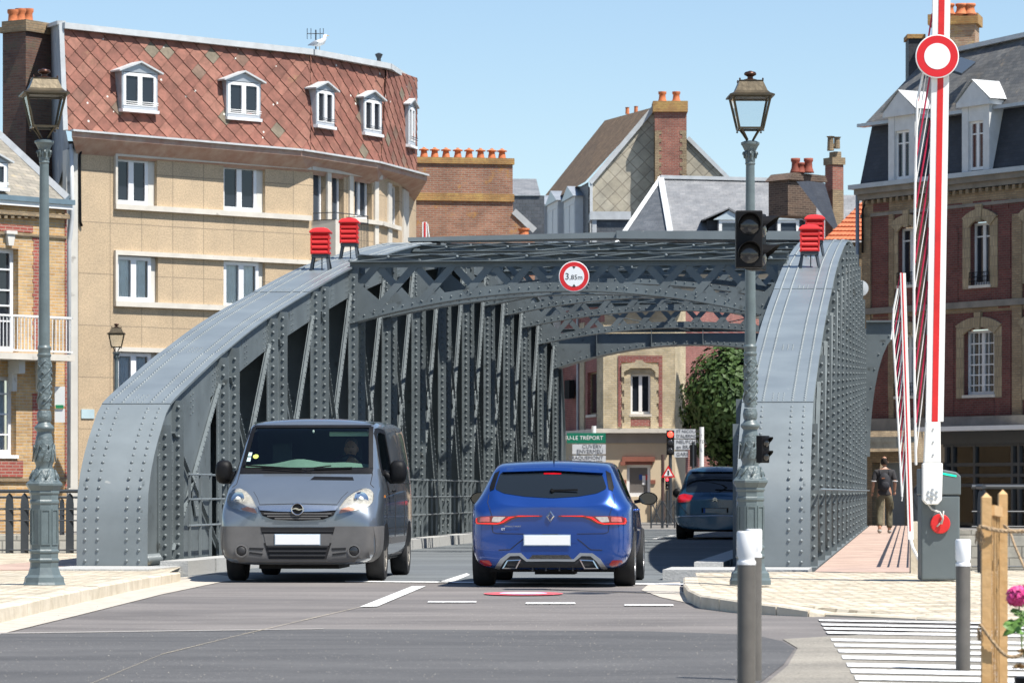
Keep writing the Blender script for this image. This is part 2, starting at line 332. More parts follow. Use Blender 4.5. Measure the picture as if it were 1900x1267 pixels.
# ---------------------------------------------------------------- pavements with kerbs
def pavement(name, front, back, zt, m, kerbm, lab, faces=True):
    """front: (px,py,z) points of the kerb's top edge from left to right; back: world points closing the area"""
    b = MB(); fp = [G(x, y, z) for x, y, z in front]
    kw = .16; n = len(fp); inner = []
    for i, p in enumerate(fp):
        d = (fp[min(i+1, n-1)]-fp[max(i-1, 0)]); d.z = 0; d.normalize(); nn = Vector((-d.y, d.x, 0)); inner.append(Vector((p.x, p.y, max(p.z, .02)))+nn*kw)
    pts = inner+[Vector((q[0], q[1], zt)) for q in back]
    b.add(pts, [tuple(range(len(pts)))]); o = b.build(name, m, origin=(0,0,0)); o['kind'] = 'structure'
    k = MB()
    for i in range(n-1):
        p, q, p2, q2 = fp[i], fp[i+1], inner[i], inner[i+1]; L = (q-p).length; cnt = max(1, round(L/.75))
        for j in range(cnt):
            g = .008/L*cnt if cnt else 0
            s0 = (j+g)/cnt; s1 = (j+1-g)/cnt
            A, B_, A2, B2 = p.lerp(q, s0), p.lerp(q, s1), p2.lerp(q2, s0), p2.lerp(q2, s1); dz = Z*(.006+random.random()*.008)
            k.add([Vector((A.x,A.y,-.02)), Vector((B_.x,B_.y,-.02)), B_+dz-Z*.015, A+dz-Z*.015, A+(A2-A)*.12+dz, B_+(B2-B_)*.12+dz, A2+dz, B2+dz, Vector((A2.x,A2.y,-.02)), Vector((B2.x,B2.y,-.02))],
                  [(0,1,2,3),(3,2,5,4),(4,5,7,6),(0,3,4,6,8),(1,9,7,5,2),(8,6,7,9),(0,8,9,1)])
    o2 = k.build('kerb', kerbm, origin=(0,0,0)); o2['kind'] = 'structure'
    return o
pavement('pavement', [(-420,1235,.12),(-120,1162,.12),(0,1129,.12),(75,1112,.12),(149,1096,.12),(245,1076,.12),(300,1068,.11),(335,1063,.10)],
         [G(335,1052,.11), G(150,1046,.11), Vector((-5.85,56.9,.11)), Vector((-60,56.9,.11)), Vector((-60,22,.11))], .11, COB, LIMEST, 'left')
sheet('gutter_strip', [G(-420,1330), G(0,1177), G(149,1141), G(300,1103), G(415,1079), G(480,1076), G(400,1066), G(300,1074), G(149,1112), G(0,1150), G(-420,1270)], .006, GUT)
pavement('pavement', [(1268,1072,.10),(1268,1084,.10),(1276,1095,.11),(1300,1106,.11),(1370,1116,.10),(1440,1124,.08),(1500,1133,.05),(1530,1139,.02),(1700,1147,.01),(1920,1160,.01),(2300,1180,.01)],
         [Vector((40,30,.11)), Vector((40,43.9,.11)), Vector((4.7,43.9,.11)), G(1290,1062,.11)], .11, COB, LIMEST, 'right')
sheet('gutter_strip', [G(1205,1083), G(1190,1095), G(1225,1108), G(1300,1124), G(1400,1136), G(1500,1141), G(1420,1131), G(1300,1116), G(1265,1098), G(1262,1080)], .006, GUT)
# granite blocks at the feet of the arches
g = MB(BM); g.box(-.1, 1.32, -1.9, -.02, -.02, .125); o = g.build('granite_block', GRANITE); tag(o, 'pale granite block under the foot of the left arch', 'stone block')
g = MB(BM); g.box(BW_-1.7, BW_+.05, -1.7, -.02, -.02, .13); o = g.build('granite_block', GRANITE); tag(o, 'pale granite block under the foot of the right arch', 'stone block')

# loose grit on the near carriageway
gb = MB()
for i in range(900):
    px = random.uniform(-40, 1430); py = 1095+170*random.random()**.8
    if random.random() < .45: px = random.gauss(980, 200); py = random.gauss(1150, 30)
    if py < 1093 or px > 1440: continue
    c = G(px, py, .012); s = random.uniform(.002, .0058); a = random.random()*3
    gb.add([c+Vector((s*cos(a+k*1.57)*random.uniform(.7,1.3), s*sin(a+k*1.57)*random.uniform(.7,1.3), 0)) for k in range(4)]+[c+Z*s*.9], [(0,1,4),(1,2,4),(2,3,4),(3,0,4)])
tag(gb.build('grit', mat('pale_grit', (.27,.25,.22), .9, var=.4, vscale=9)), 'scattered pale grit on the asphalt in front of the cars', 'grit', None, 'stuff')
# ---------------------------------------------------------------- steel bridge
bridge = empty('steel_bridge', BO, 'blue-grey riveted steel bridge with arched side trusses over the road', 'bridge', mat=BM)
def bb(): return MB()
PROF = [(0,.12),(0,.5),(.02,.85),(.12,1.2),(.5,1.62),(.95,1.95),(1.45,2.22),(3,2.58),(5.1,3.03),(8.2,3.62),(12.4,4.29),(17,4.97),(21.8,5.55),(26,5.98),(29,6.2),(33,6.4),(38,6.5),(43,6.42),(47,6.25),(51,5.9),(53.6,5.35),(55.2,4.4),(56,3),(56.2,1.6),(56.2,.12)]
def cr(p, n):
    out = []
    for i in range(len(p)-1):
        p0 = p[max(i-1,0)]; p1 = p[i]; p2 = p[i+1]; p3 = p[min(i+2,len(p)-1)]; m = max(2, int(hypot(p2[0]-p1[0], p2[1]-p1[1])/n))
        for k in range(m):
            t = k/m
            out.append(tuple(.5*((2*p1[j])+(-p0[j]+p2[j])*t+(2*p0[j]-5*p1[j]+4*p2[j]-p3[j])*t*t+(-p0[j]+3*p1[j]-3*p2[j]+p3[j])*t**3) for j in (0, 1)))
    out.append(p[-1]); return out
CUR = cr(PROF, .3)
def zt(u):
    if u <= 0: return .12
    best = 0
    for (a, b), (c, d) in zip(CUR, CUR[1:]):
        if a <= u <= c and c > a: best = max(best, b+(d-b)*(u-a)/(c-a))
    return best
ARC = [0]
for (a, b), (c, d) in zip(CUR, CUR[1:]): ARC.append(ARC[-1]+hypot(c-a, d-b))
def at_arc(s):
    import bisect
    i = min(max(bisect.bisect(ARC, s)-1, 0), len(CUR)-2); t = (s-ARC[i])/(ARC[i+1]-ARC[i])
    (a, b), (c, d) = CUR[i], CUR[i+1]; L = hypot(c-a, d-b)
    return (a+(c-a)*t, b+(d-b)*t), (-(d-b)/L, (c-a)/L)      # point, outward normal (u,z)
def arc_at_u(u):
    for i, (p, q) in enumerate(zip(CUR, CUR[1:])):
        if p[0] <= u <= q[0] and q[0] > p[0]: return ARC[i]+(ARC[i+1]-ARC[i])*(u-p[0])/(q[0]-p[0])
    return ARC[-1]
UK = [1.0+4*k for k in range(14)]; PW = .85; TW = .86
SEAMS = [0]+[arc_at_u(u) for u in (1.45, 5.1, 12.4, 18.2, 26, 36, 46, 54)]+[ARC[-1]]
for side in (0, 1):
    mir = (lambda v: v) if side == 0 else (lambda v: BW_-v)
    inn = 1 if side == 0 else -1
    # curved top plates with four rows of rivets
    for i in range(len(SEAMS)-1):
        s0, s1 = SEAMS[i], SEAMS[i+1]; b = bb(); n = max(3, int((s1-s0)/.3)); th = .022+.010*(i % 2); lift = .010 if i % 2 else .0
        rows = []
        for k in range(n+1):
            (u, z), (nu, nz) = at_arc(s0+(s1-s0)*k/n+(.0 if k else .004)-(.004 if k == n else 0)); u0, z0 = u+nu*lift, z+nz*lift
            for v in (-.03, TW+.03):
                rows.append((mir(v), u0, z0)); rows.append((mir(v), u0-nu*th, z0-nz*th))
        fs = []
        for k in range(n):
            a = 4*k; c = a+4; fs += [(a, a+2, c+2, c), (a+1, c+1, c+3, a+3), (a, c, c+1, a+1), (a+2, a+3, c+3, c+2)]
        fs += [(0, 1, 3, 2), (4*n, 4*n+2, 4*n+3, 4*n+1)]
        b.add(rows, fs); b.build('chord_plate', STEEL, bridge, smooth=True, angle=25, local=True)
        b = bb(); s = s0+.07; step = .135 if s0 < 30 else .2
        while s < s1-.03:
            (u, z), (nu, nz) = at_arc(s)
            for fv in (.095, .28, .72, .905): b.rivet((mir(TW*fv), u+nu*lift, z+nz*lift), (0, nu, nz), .023)
            if i > 0 and s-s0 < .6:
                for fv in (.42, .5, .58): b.rivet((mir(TW*fv), u+nu*lift, z+nz*lift), (0, nu, nz), .014)
            s += step
        b.build('rivet_rows', STEEL, bridge, smooth=True, local=True)
    # chord webs (inner and outer): deep plates following the arch, solid down to the deck at the end
    for v0, v1, nm in ((TW-.06, TW-.035, 'inner_web'), (.035, .06, 'outer_web')):
        b = bb(); US = [0.02, .12, .3, .5, .7, .85, 1.0, 1.4, 1.85]+[u for k in range(13) for u in (UK[k]+PW+.001, UK[k+1]-.5, UK[k+1], UK[k+1]+PW)]+[54.5, 55.2, 55.8, 56.1]
        US = sorted(set(US)); pts = []
        for u in US:
            top = zt(u)-.03 if u < 55 else zt(u)-.05
            if u <= 1.86 or u >= 53.8: bot = .12
            else:
                bot = zt(u)-.52
            pts.append((u, top, max(.12, bot)))
        for (ua, ta, ba), (ub, tb, b2) in zip(pts, pts[1:]):
            if ba <= .121 and b2 > .121: b2 = ba
            if ba > .121 and b2 <= .121: ba = b2
            b.prism([(ua, ba), (ub, b2), (ub, tb), (ua, ta)], lambda p, q, d: (mir(d), p, q), v0, v1)
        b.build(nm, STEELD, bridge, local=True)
    rv = bb()
    # splice rivets on the inner web
    for k in range(1, 13):
        for du in (-1.9, -1.75, -.35, -.2, -.05):
            u = UK[k]+du
            for q in range(5): rv.rivet((mir(TW-.03), u, zt(u)-.14-.085*q), (inn, 0, 0), .013)
    for k in range(14):
        u0 = UK[k]
        b = bb(); ztop0 = zt(u0)-.05; ztop1 = zt(u0+PW)-.05
        hi = .80
        for uu, ztp in ((u0, ztop0), (u0+PW, ztop1)):
            # flange ribs facing along the road, inside and outside
            b.box(*sorted((mir(TW-.04), mir(TW+.125))), uu-.008, uu+.008, .12, ztp)
            if uu == u0 or side == 0: b.box(*sorted((mir(-.098 if side else -.05), mir(.04))), uu-.008, uu+.008, .12, ztp)
            zz = .24
            while zz < ztp-.05:
                rv.rivet((mir(TW+.055), uu-.008, zz), (0, -1, 0), .027 if k < 8 else .03)
                
                if uu == u0 and side: rv.rivet((mir(-.05), uu-.008, zz), (0, -1, 0), .025)
                zz += .13
        # post faces between the ribs
        for v0, v1 in ((TW-.03, TW-.01), (.01, .03)):
            b.prism([(u0-.1, .12), (u0+PW+.1, .12), (u0+PW+.1, ztop1-.4), (u0-.1, ztop0-.4)], lambda p, q, d: (mir(d), p, q), v0, v1)
        # narrow raised angle in the middle of the post
        b.box(*sorted((mir(TW-.01), mir(TW+.05))), u0+.42, u0+.44, .12, ztop0-.1)
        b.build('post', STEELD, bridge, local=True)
        b = bb(); b.box(*sorted((mir(.062), mir(TW-.062))), u0+.40, u0+.415, .12, zt(u0+.4)-.06)
        b.build('diaphragm', STEELD, bridge, local=True)
        zz = .2
        while zz < ztop0-.1:
            for uu in (u0-.05, u0+.10, u0+.3, u0+PW-.1): rv.rivet((mir(TW-.01), uu, zz), (inn, 0, 0), .012)
            rv.rivet((mir(TW+.02), u0+.42, zz), (0, -1, 0), .012)
            zz += .1
    rv.build('post_rivets', STEELD, bridge, smooth=True, local=True)
    # crossed diagonals in every opening
    for k in range(13):
        ua, ub = UK[k]+PW, UK[k+1]; za, zb = zt(ua)-.42, zt(ub)-.42
        for j, (p, q) in enumerate((((ua-.1, .25), (ub+.1, zb)), ((ua-.1, za), (ub+.1, .25)))):
            b = bb()
            for vv in (TW-.045, .035):
                d = Vector((0, q[0]-p[0], q[1]-p[1])).normalized()
                A = Vector((mir(vv), p[0], p[1])); B_ = Vector((mir(vv), q[0], q[1]))
                b.bar(A, B_, .012, .13, up=d.cross(Vector((1, 0, 0))))
                off = Vector((inn*.05 if vv > .4 else -inn*.05, 0, 0))+d.cross(Vector((1, 0, 0)))*.06*(1 if j else -1)
                b.bar(A+off, B_+off, .055, .012, up=d.cross(Vector((1, 0, 0))))
                if vv > .4:
                    L = (B_-A).length; s = .15; nn = Vector((0, -1, .3 if j else -.3))
                    while s < L:
                        pp = A.lerp(B_, s/L)
                        b.rivet(pp+Vector((inn*.075, -.012, 0))+off*0+d.cross(Vector((1,0,0)))*.06*(1 if j else -1), (0, -1, 0), .014); b.rivet(pp+Vector((inn*.008, 0, 0)), (inn, 0, 0), .014); s += .12
            b.build('diagonal', STEELD, bridge, local=True)
        # crossing gusset
        um = (ua+ub)/2; zm = (.25+min(za, zb))/2; b = bb()
        b.prism([(um-.3, zm-.1), (um-.12, zm-.34), (um+.12, zm-.34), (um+.3, zm-.1), (um+.3, zm+.1), (um+.12, zm+.34), (um-.12, zm+.34), (um-.3, zm+.1)], lambda p, q, d: (mir(d), p, q), TW-.02, TW)
        for aa in range(12): b.rivet((mir(TW), um+.2*cos(aa*pi/6), zm+.24*sin(aa*pi/6)), (inn, 0, 0), .014)
        b.build('gusset_plate', STEEL, bridge, local=True)
        b = bb()
        b.prism([(ua-.1, .12), (ub+.1, .12), (ub+.1, zt(ub)-.4), (ua-.1, zt(ua)-.4)], lambda p, q, d: (mir(d), p, q), .075, .085)  # solid plate added behind the lattice to shut out light
        z_ = .5
        while z_ < min(za, zb)-.5:
            for sg in (1, -1): b.bar(Vector((mir(.10), ua, z_)), Vector((mir(.10), ub, z_+sg*.9+(.9 if sg < 0 else 0))), .03, .09, up=Vector((0,-.3,1)))
            z_ += .75
        b.build('lattice_with_light_block', STEELD, bridge, local=True)
    # bottom chord strip and guard rail
    b = bb(); b.box(*sorted((mir(-.1), mir(TW+.12))), 0.3, 56.1, -.3, .12); b.build('bottom_chord', STEEL, bridge, local=True)
    b = bb()
    for zz in (.62, .97, 1.3): b.tube([(mir(TW+.155), 2.0, zz), (mir(TW+.155), 54, zz)], .016, 6)
    u = 2.1
    while u < 54:
        b.box(*sorted((mir(TW+.135), mir(TW+.172))), u-.006, u+.006, .12, 1.33); u += .72
    b.build('guard_rail', STEEL, bridge, local=True)
    if side == 1:
        b = bb(); b.tube([(mir(-.14), .6, 1.1), (mir(-.14), 55, 1.1)], .018, 6); b.build('side_rail', STEEL, bridge, local=True)
# ribbed casting under the first post of the left arch
b = bb()
for q in range(11): b.tube([(TW-.035+.02, .12+.075*q, .15), (TW+.03, .12+.075*q, .2), (TW-.02, .12+.075*q, .26)], .028, 6)
b.build('bearing_ribs', STEEL, bridge, smooth=True, local=True)
# cross beams over the road
CV0, CV1 = TW-.02, BW_-TW+.02; CM = (CV0+CV1)/2; CH = (CV1-CV0)/2
for k in range(4, 14):
    u0 = UK[k]+(.06 if k == 4 else 0); top = (5.06 if k == 4 else zt(u0)-.12); side_z = 4.0 if k == 4 else zt(u0)-1.17
    rise = .55 if k == 4 else .42
    if k == 13: side_z = 4.42; top = 5.5; rise = .66
    zl = lambda v: side_z+rise*(1-((v-CM)/CH)**2)
    bw2 = .125 if (k == 4 or k > 8) else .07; hb = .155 if (k == 4 or k > 8) else .09; b = bb(); n = 28; r = bb()
    for i in range(n):
        va = CV0+(CV1-CV0)*i/n; vb = CV0+(CV1-CV0)*(i+1)/n
        b.prism([(va, zl(va)), (vb, zl(vb)), (vb, zl(vb)+hb), (va, zl(va)+hb)], lambda p, q, d: (p, d, q), u0-.012, u0+.012)
        b.prism([(va, zl(va)-.012), (vb, zl(vb)-.012), (vb, zl(vb)), (va, zl(va))], lambda p, q, d: (p, d, q), u0-.10, u0+(.95 if k == 13 else .30))
    b.box(CV0, CV1, u0-.015, u0+.015, top-.09, top); b.box(CV0, CV1, u0-.13, u0+.12, top, top+.014)
    b.prism([(CV0, zl(CV0)+.0), (CV0+.16, zl(CV0+.16)), (CV0+.16, top), (CV0, top)], lambda p, q, d: (p, d, q), u0-.02, u0-.013)
    b.prism([(CV1-.16, zl(CV1-.16)), (CV1, zl(CV1)), (CV1, top), (CV1-.16, top)], lambda p, q, d: (p, d, q), u0-.02, u0-.013)
    if k == 13:
        for i in range(n):
            va = CV0+(CV1-CV0)*i/n; vb = CV0+(CV1-CV0)*(i+1)/n
            b.prism([(va, zl(va)+hb), (vb, zl(vb)+hb), (vb, top-.12), (va, top-.12)], lambda p, q, d: (p, d, q), u0-.006, u0+.006)
        for vv in (CM-2.6, CM-1.1, CM+.3, CM+1.7, CM+2.9): b.box(vv-.008, vv+.008, u0-.12, u0, zl(vv), top)
    else:
        # end gussets and lattice bars
        b.prism([(CV0+.16, zl(CV0+.16)+hb), (CV0+.62, zl(CV0+.62)+hb), (CV0+.16, zl(CV0+.16)+hb+.5)], lambda p, q, d: (p, d, q), u0-.012, u0-.004)
        b.prism([(CV1-.16, zl(CV1-.16)+hb), (CV1-.62, zl(CV1-.62)+hb), (CV1-.16, zl(CV1-.16)+hb+.5)], lambda p, q, d: (p, d, q), u0-.012, u0-.004)
        pit = .67; v = CV0-1.2 if (k == 4 or k > 8) else CV1+9
        while v < CV1+1.2:
            for sg, yo in ((1, -.008), (-1, .010)):
                vs_, ve = v, v+sg*1.3; pts = []
                # march up along the bar, keep what lies inside the beam
                z0 = None; zlow = side_z-.1
                segs = []
                for q in range(27):
                    x = v+sg*q*.05; z = zlow+q*.055
                    if CV0+.05 < x < CV1-.05 and z > zl(x)+.04 and z < top-.03: segs.append((x, z))
                if len(segs) > 2:
                    A, B_ = segs[0], segs[-1]
                    b.bar((A[0], u0+yo, A[1]), (B_[0], u0+yo, B_[1]), .012, bw2, up=Vector((-(B_[1]-A[1]), 0, B_[0]-A[0])))
                    r.rivet((A[0]+sg*.04, u0+yo-.01, A[1]+.05), (0, -1, 0), .016)
            v += pit
        # top lacing between the pair of flanges
        top2 = top+.15; b.box(CV0, CV1, u0+PW-.01, u0+PW+.01, top2-.12, top2+.02); b.box(CV0, CV1, u0+PW-.08, u0+PW+.08, top2+.02, top2+.034)
        v = CV0; sgn = 0
        while v < CV1-.4:
            v2 = min(v+1.22, CV1)
            b.bar((v, u0+.05, top+.02), (v2, u0+PW, top2+.04), .08, .014); b.bar((v2, u0+.05, top+.03), (v, u0+PW, top2+.05), .07, .012)
            for q in (v, v2): r.rivet((q, u0, top+.03), (0, -.6, .8), .036)
            r.rivet(((v+v2)/2, u0+.4, top+.12), (0, -.5, .8), .03); v = v2
    for i in range(int((CV1-CV0)/.17)):
        vv = CV0+.08+.17*i; r.rivet((vv, u0-.012, zl(vv)+.07), (0, -1, 0), .019 if k < 9 else .024)
    for q in range(6): r.rivet((CV0+.07, u0-.02, side_z+.1+q*.15), (0, -1, 0), .018); r.rivet((CV1-.07, u0-.02, side_z+.1+q*.15), (0, -1, 0), .018)
    cbm = b.build('cross_beam', STEELD, bridge, local=True); r.build('beam_rivets', STEELD, cbm, smooth=True, local=True)
    # horizontal wind bracing to the next beam
    if k < 13:
        b = bb(); t2 = zt(UK[k+1])-.1
        b.bar((CV0, u0+PW, top+.1), (CM, UK[k+1], t2), .10, .012); b.bar((CV1, u0+PW, top+.1), (CM, UK[k+1], t2+.03), .10, .012)
        b.build('wind_brace', STEELD, bridge, local=True)
# service duct across the crown
b = bb()
b.prism([(.3, 6.2), (.3, 6.28), (4.6, 6.36), (4.6, 6.24)], lambda p, q, d: (p, d, q), 28.2, 28.9)
b.prism([(4.6, 6.22), (4.6, 6.38), (BW_-.6, 6.34), (BW_-.6, 6.16)], lambda p, q, d: (p, d, q), 28.1, 29.1)
b.build('service_duct', STEEL, bridge, local=True)
# arched bracket on the outer side of the right truss
b = bb(); arc = [(BW_+.1, 5.55), (BW_+1.0, 5.55), (BW_+1.0, 5.3)]+[(BW_+.95-.75*sin(a*pi/16), 5.2-3.2*(1-cos(a*pi/16))) for a in range(1, 9)]+[(BW_+.1, 2.0)]
b.prism(arc, lambda p, q, d: (p, d, q), 50.9, 50.93); b.box(BW_+.1, BW_+1.02, 50.8, 51.05, 5.55, 5.6)
for a in range(1, 9): b.rivet((BW_+.85-.75*sin(a*pi/16), 50.9, 5.25-3.2*(1-cos(a*pi/16))), (0, -1, 0), .03)
b.build('side_bracket', STEELD, bridge, local=True)
b = bb(); b.lathe([(.001,0),(.13,.01),(.15,.06),(.1,.12)], 16, (0,0,0), R=None); 
dk = MB(); dk.box(-1.6, BW_+1.6, -.2, 57.2, -.6, -.02); dk.build('deck', STEELD, bridge, local=True)
# footways and kerbs on the bridge
for v0, v1, nm in ((BW_+.13, BW_+1.34, 'footway'), (-1.34, -.13, 'footway')):
    f = MB(BM); f.box(v0, v1, -1.9, 57.2, -.015, .115)
    o = f.build(nm, PINK, origin=(0,0,0)); o['kind'] = 'structure'
for v0, v1 in ((TW+.2, 1.42), (BW_-1.42, BW_-TW-.2)):
    b = MB(BM); u = -.02
    while u < 56:
        L = 1.9; b.box(v0, v1, u, u+L-.03 if int(u/1.9) % 3 else u+L-.12, -.01, .19); u += L
    o = b.build('kerb', GRANITE, origin=(0,0,0)); o['kind'] = 'structure'
# railing on the outer edge of the right footway
def long_rail(v, u0, u1, label, step=1.6):
    e = empty('railing', bw(v, u0, .11), label, 'railing')
    r = MB(BM)
    for zz in (.3, .55, .8): r.tube([(v, u0, .11+zz), (v, u1, .11+zz)], .014, 6)
    r.build('lower_rail', DKMET, e); r = MB(BM); r.tube([(v, u0, 1.16), (v, u1, 1.16)], .025, 8); r.build('handrail', DKMET, e)
    u = u0+.05
    while u < u1:
        r = MB(BM); r.box(v-.03, v+.03, u-.006, u+.006, .11, 1.14); r.build('post', DKMET, e); u += step
long_rail(BW_+1.38, .5, 57, 'dark railing along the outer edge of the pink bridge footway')
# ---------------------------------------------------------------- facades
class Fac:
    """vertical facade plane through two ground points seen at photo columns xa, xb at depths Da, Db"""
    def __init__(s, xa, Da, xb, Db):
        a = P(xa, HY, Da); b = P(xb, HY, Db); s.a = Vector((a.x, a.y, 0)); d = Vector((b.x-a.x, b.y-a.y, 0)); s.L = d.length; s.d = d.normalized()
        s.n = Vector((s.d.y, -s.d.x, 0))
        if s.n.y > 0: s.n = -s.n            # towards the viewer
    def t(s, px):
        k = (px-CXP)/FP; # solve (a + t d).x = k (a + t d).y
        return (k*s.a.y-s.a.x)/(s.d.x-k*s.d.y)
    def tz(s, px, py):
        t = s.t(px); D = s.a.y+s.d.y*t; return t, EYE+(HY-py)/FP*D
    def w(s, t, z, o=0): return s.a+s.d*t+s.n*o+Z*z
    def box(s, b, t0, t1, z0, z1, o0, o1):
        b.add([s.w(t, z, o) for o in (o1, o0) for t, z in ((t0, z0), (t1, z0), (t1, z1), (t0, z1))], [(0,1,2,3),(7,6,5,4),(0,4,5,1),(1,5,6,2),(2,6,7,3),(3,7,4,0)])
    def pbox(s, b, x0, y0, x1, y1, o0, o1):
        """photo rectangle: left x, top y, right x, bottom y (heights taken at the left edge)"""
        t0, za = s.tz(x0, y0); t1 = s.t(x1); zb = s.tz(x0, y1)[1]; s.box(b, t0, t1, zb, za, o0, o1)
    def prism(s, b, pts, o0, o1): b.prism(pts, lambda t, z, o: s.w(t, z, o), o0, o1)
    def wall(s, b, t0, t1, z0, z1, holes, th=.3, o=0):
        """front skin with rectangular openings (t0,t1,z0,z1) and their reveals"""
        ts = sorted({t0, t1, *[q for h in holes for q in h[:2] if t0 < q < t1]}); zs = sorted({z0, z1, *[q for h in holes for q in h[2:4] if z0 < q < z1]})
        for i in range(len(ts)-1):
            for j in range(len(zs)-1):
                ct, cz = (ts[i]+ts[i+1])/2, (zs[j]+zs[j+1])/2
                if any(h[0] < ct < h[1] and h[2] < cz < h[3] for h in holes): continue
                b.add([s.w(ts[i], zs[j], o), s.w(ts[i+1], zs[j], o), s.w(ts[i+1], zs[j+1], o), s.w(ts[i], zs[j+1], o)], [(0,1,2,3)])
        for h in holes:
            a, c, e, f = h[:4]
            for p, q in (((a,e),(a,f)), ((c,f),(c,e)), ((a,f),(c,f)), ((c,e),(a,e))):
                b.add([s.w(*p, o), s.w(*q, o), s.w(*q, o-th), s.w(*p, o-th)], [(0,1,2,3)])
PVC = mat('white_window_frame', (.76,.77,.78), .4, var=.03)
OLDW = mat('old_white_frame', (.62,.63,.62), .6, var=.1)
GL = glassmat('window_glass', (.018,.022,.03), .02)
GLB = glassmat('window_glass_blue', (.05,.065,.085), .04)
CURT = mat('net_curtain', (.80,.83,.84), .9, var=.12, vscale=3)
CONC = mat('pale_concrete', (.60,.56,.49), .85, var=.12, vscale=2, dirt=((.22,.2,.17), 3, .66))
ZINC = mat('zinc', (.38,.41,.44), .38, metal=.35, var=.15, vscale=2)
ZINCW = mat('pale_zinc', (.50,.52,.53), .5, var=.12, vscale=3)
WHWALL = mat('white_render', (.62,.60,.55), .85, var=.1, vscale=1.5, dirt=((.35,.33,.3), 2.5, .64))
DARKIN = mat('dark_room', (.02,.022,.025), .9, var=0)
def window(F, par, t0, t1, z0, z1, o=-.12, mull=1, rails=(), fr=.055, frm=None, glass=None, curtain=False, sill=True, silm=None, arch=0, bars=(), name='window', sash=.045, silo=.06):
    frm = frm or PVC; b = MB(); th = .06; w = t1-t0
    F.box(b, t0, t1, z0, z0+fr*1.3, o-th, o); F.box(b, t0, t1, z1-fr, z1, o-th, o); F.box(b, t0, t0+fr, z0+fr*1.3, z1-fr, o-th, o); F.box(b, t1-fr, t1, z0+fr*1.3, z1-fr, o-th, o)
    for i in range(mull):
        c = t0+w*(i+1)/(mull+1); F.box(b, c-fr*.85, c+fr*.85, z0+fr*1.3, z1-fr, o-th, o+.008)
    for r in rails: zz = z0+(z1-z0)*r; F.box(b, t0+fr, t1-fr, zz-.02, zz+.02, o-th+.01, o-.004)
    for r in bars: tt = t0+w*r; F.box(b, tt-.013, tt+.013, z0+fr, z1-fr, o-th+.01, o-.006)
    wd = b.build(name, frm, par)
    g = MB(); F.box(g, t0+fr*.5, t1-fr*.5, z0+fr*.5, z1-fr*.5, o-th-.012, o-th+.018); g.build('pane', (glassmat('clear_pane', alpha=(.97,.98,.98)) if curtain else (glass or GL)), wd)
    if curtain:
        cb = MB(); n = 26; rows = []
        for i in range(n+1):
            tt = t0+fr+(w-2*fr)*i/n; oo = o-th-.05+.03*sin(i*2.1)+.012*sin(i*5.3); rows += [F.w(tt, z0+.05, oo), F.w(tt, z1-.04, oo)]
        cb.add(rows, [(2*i, 2*i+2, 2*i+3, 2*i+1) for i in range(n)]); cb.build('curtain', CURT, wd, smooth=True)
        db = MB(); F.box(db, t0-.05, t1+.05, z0-.05, z1+.05, o-.7, o-.68); db.build('room_back', DARKIN, wd)
    if sill: 
        sb = MB(); F.box(sb, t0-.04, t1+.04, z0-.09, z0-.002, o-.02, silo); sb.build('sill', silm or CONC, wd)
    return wd
def pwindow(F, par, x0, y0, x1, y1, **k):
    t0, za = F.tz(x0, y0); t1 = F.t(x1); zb = F.tz(x0, y1)[1]; window(F, par, t0, t1, zb, za, **k); return (t0, t1, zb, za)
def hole(F, x0, y0, x1, y1): t0, za = F.tz(x0, y0); return (t0, F.t(x1), F.tz(x0, y1)[1], za)
def tube_on(F, par, pts, o, r, m, name):
    b = MB(); b.tube([F.w(*F.tz(x, y), o) for x, y in pts], r, 8); return b.build(name, m, par, smooth=True)
def shrink(h, e): return (h[0]+e, h[1]-e, h[2]+e, h[3]-e)
# ---- materials for the walls
AGGR = brickmat('pebbledash_panels', (.50,.385,.255), (.535,.415,.28), (.33,.26,.18), 1.02, 2.75/2, .014, off=0, bump=.3, mott=(.84,1.06))
def add_grain(m, sc=45, amt=.35, st=.5):
    t = m.node_tree; N = t.nodes; B = N['Principled BSDF']; l = B.inputs['Base Color'].links[0]; s = l.from_socket
    tc = N.new('ShaderNodeTexCoord'); nz = N.new('ShaderNodeTexNoise'); nz.inputs['Scale'].default_value = sc; nz.inputs['Detail'].default_value = 3; t.links.new(tc.outputs['UV'], nz.inputs['Vector'])
    rp = N.new('ShaderNodeValToRGB'); rp.color_ramp.elements[0].position = .35; rp.color_ramp.elements[0].color = (1-amt,)*3+(1,); rp.color_ramp.elements[1].position = .65; rp.color_ramp.elements[1].color = (1+amt*.6,)*3+(1,)
    mx = N.new('ShaderNodeMix'); mx.data_type = 'RGBA'; mx.blend_type = 'MULTIPLY'; mx.inputs[0].default_value = 1
    t.links.new(nz.outputs['Fac'], rp.inputs[0]); t.links.new(s, mx.inputs[6]); t.links.new(rp.outputs[0], mx.inputs[7]); t.links.new(mx.outputs[2], B.inputs['Base Color'])
add_grain(AGGR, 26, .2)
BRY = brickmat('yellow_brick', (.50,.30,.125), (.62,.42,.20), (.50,.42,.32), .24, .08, .011)
BRR = brickmat('red_brick', (.30,.065,.05), (.38,.10,.075), (.36,.27,.22), .24, .08, .011)
BRBAND = brickmat('brown_brick', (.07,.045,.035), (.14,.09,.065), (.17,.13,.10), .24, .075, .012)
BRMOSS = brickmat('mossy_brick', (.27,.115,.07), (.37,.18,.115), (.30,.24,.19), .23, .07, .012, moss=((.42,.21,.045), 1.1, .56))
BRLICH = brickmat('lichen_brick', (.33,.17,.06), (.42,.23,.08), (.32,.22,.10), .23, .07, .012, moss=((.42,.27,.09), 1.6, .5))
BRPALE = brickmat('pale_brick', (.52,.43,.27), (.62,.53,.36), (.50,.44,.33), .22, .075, .014, bump=.8)
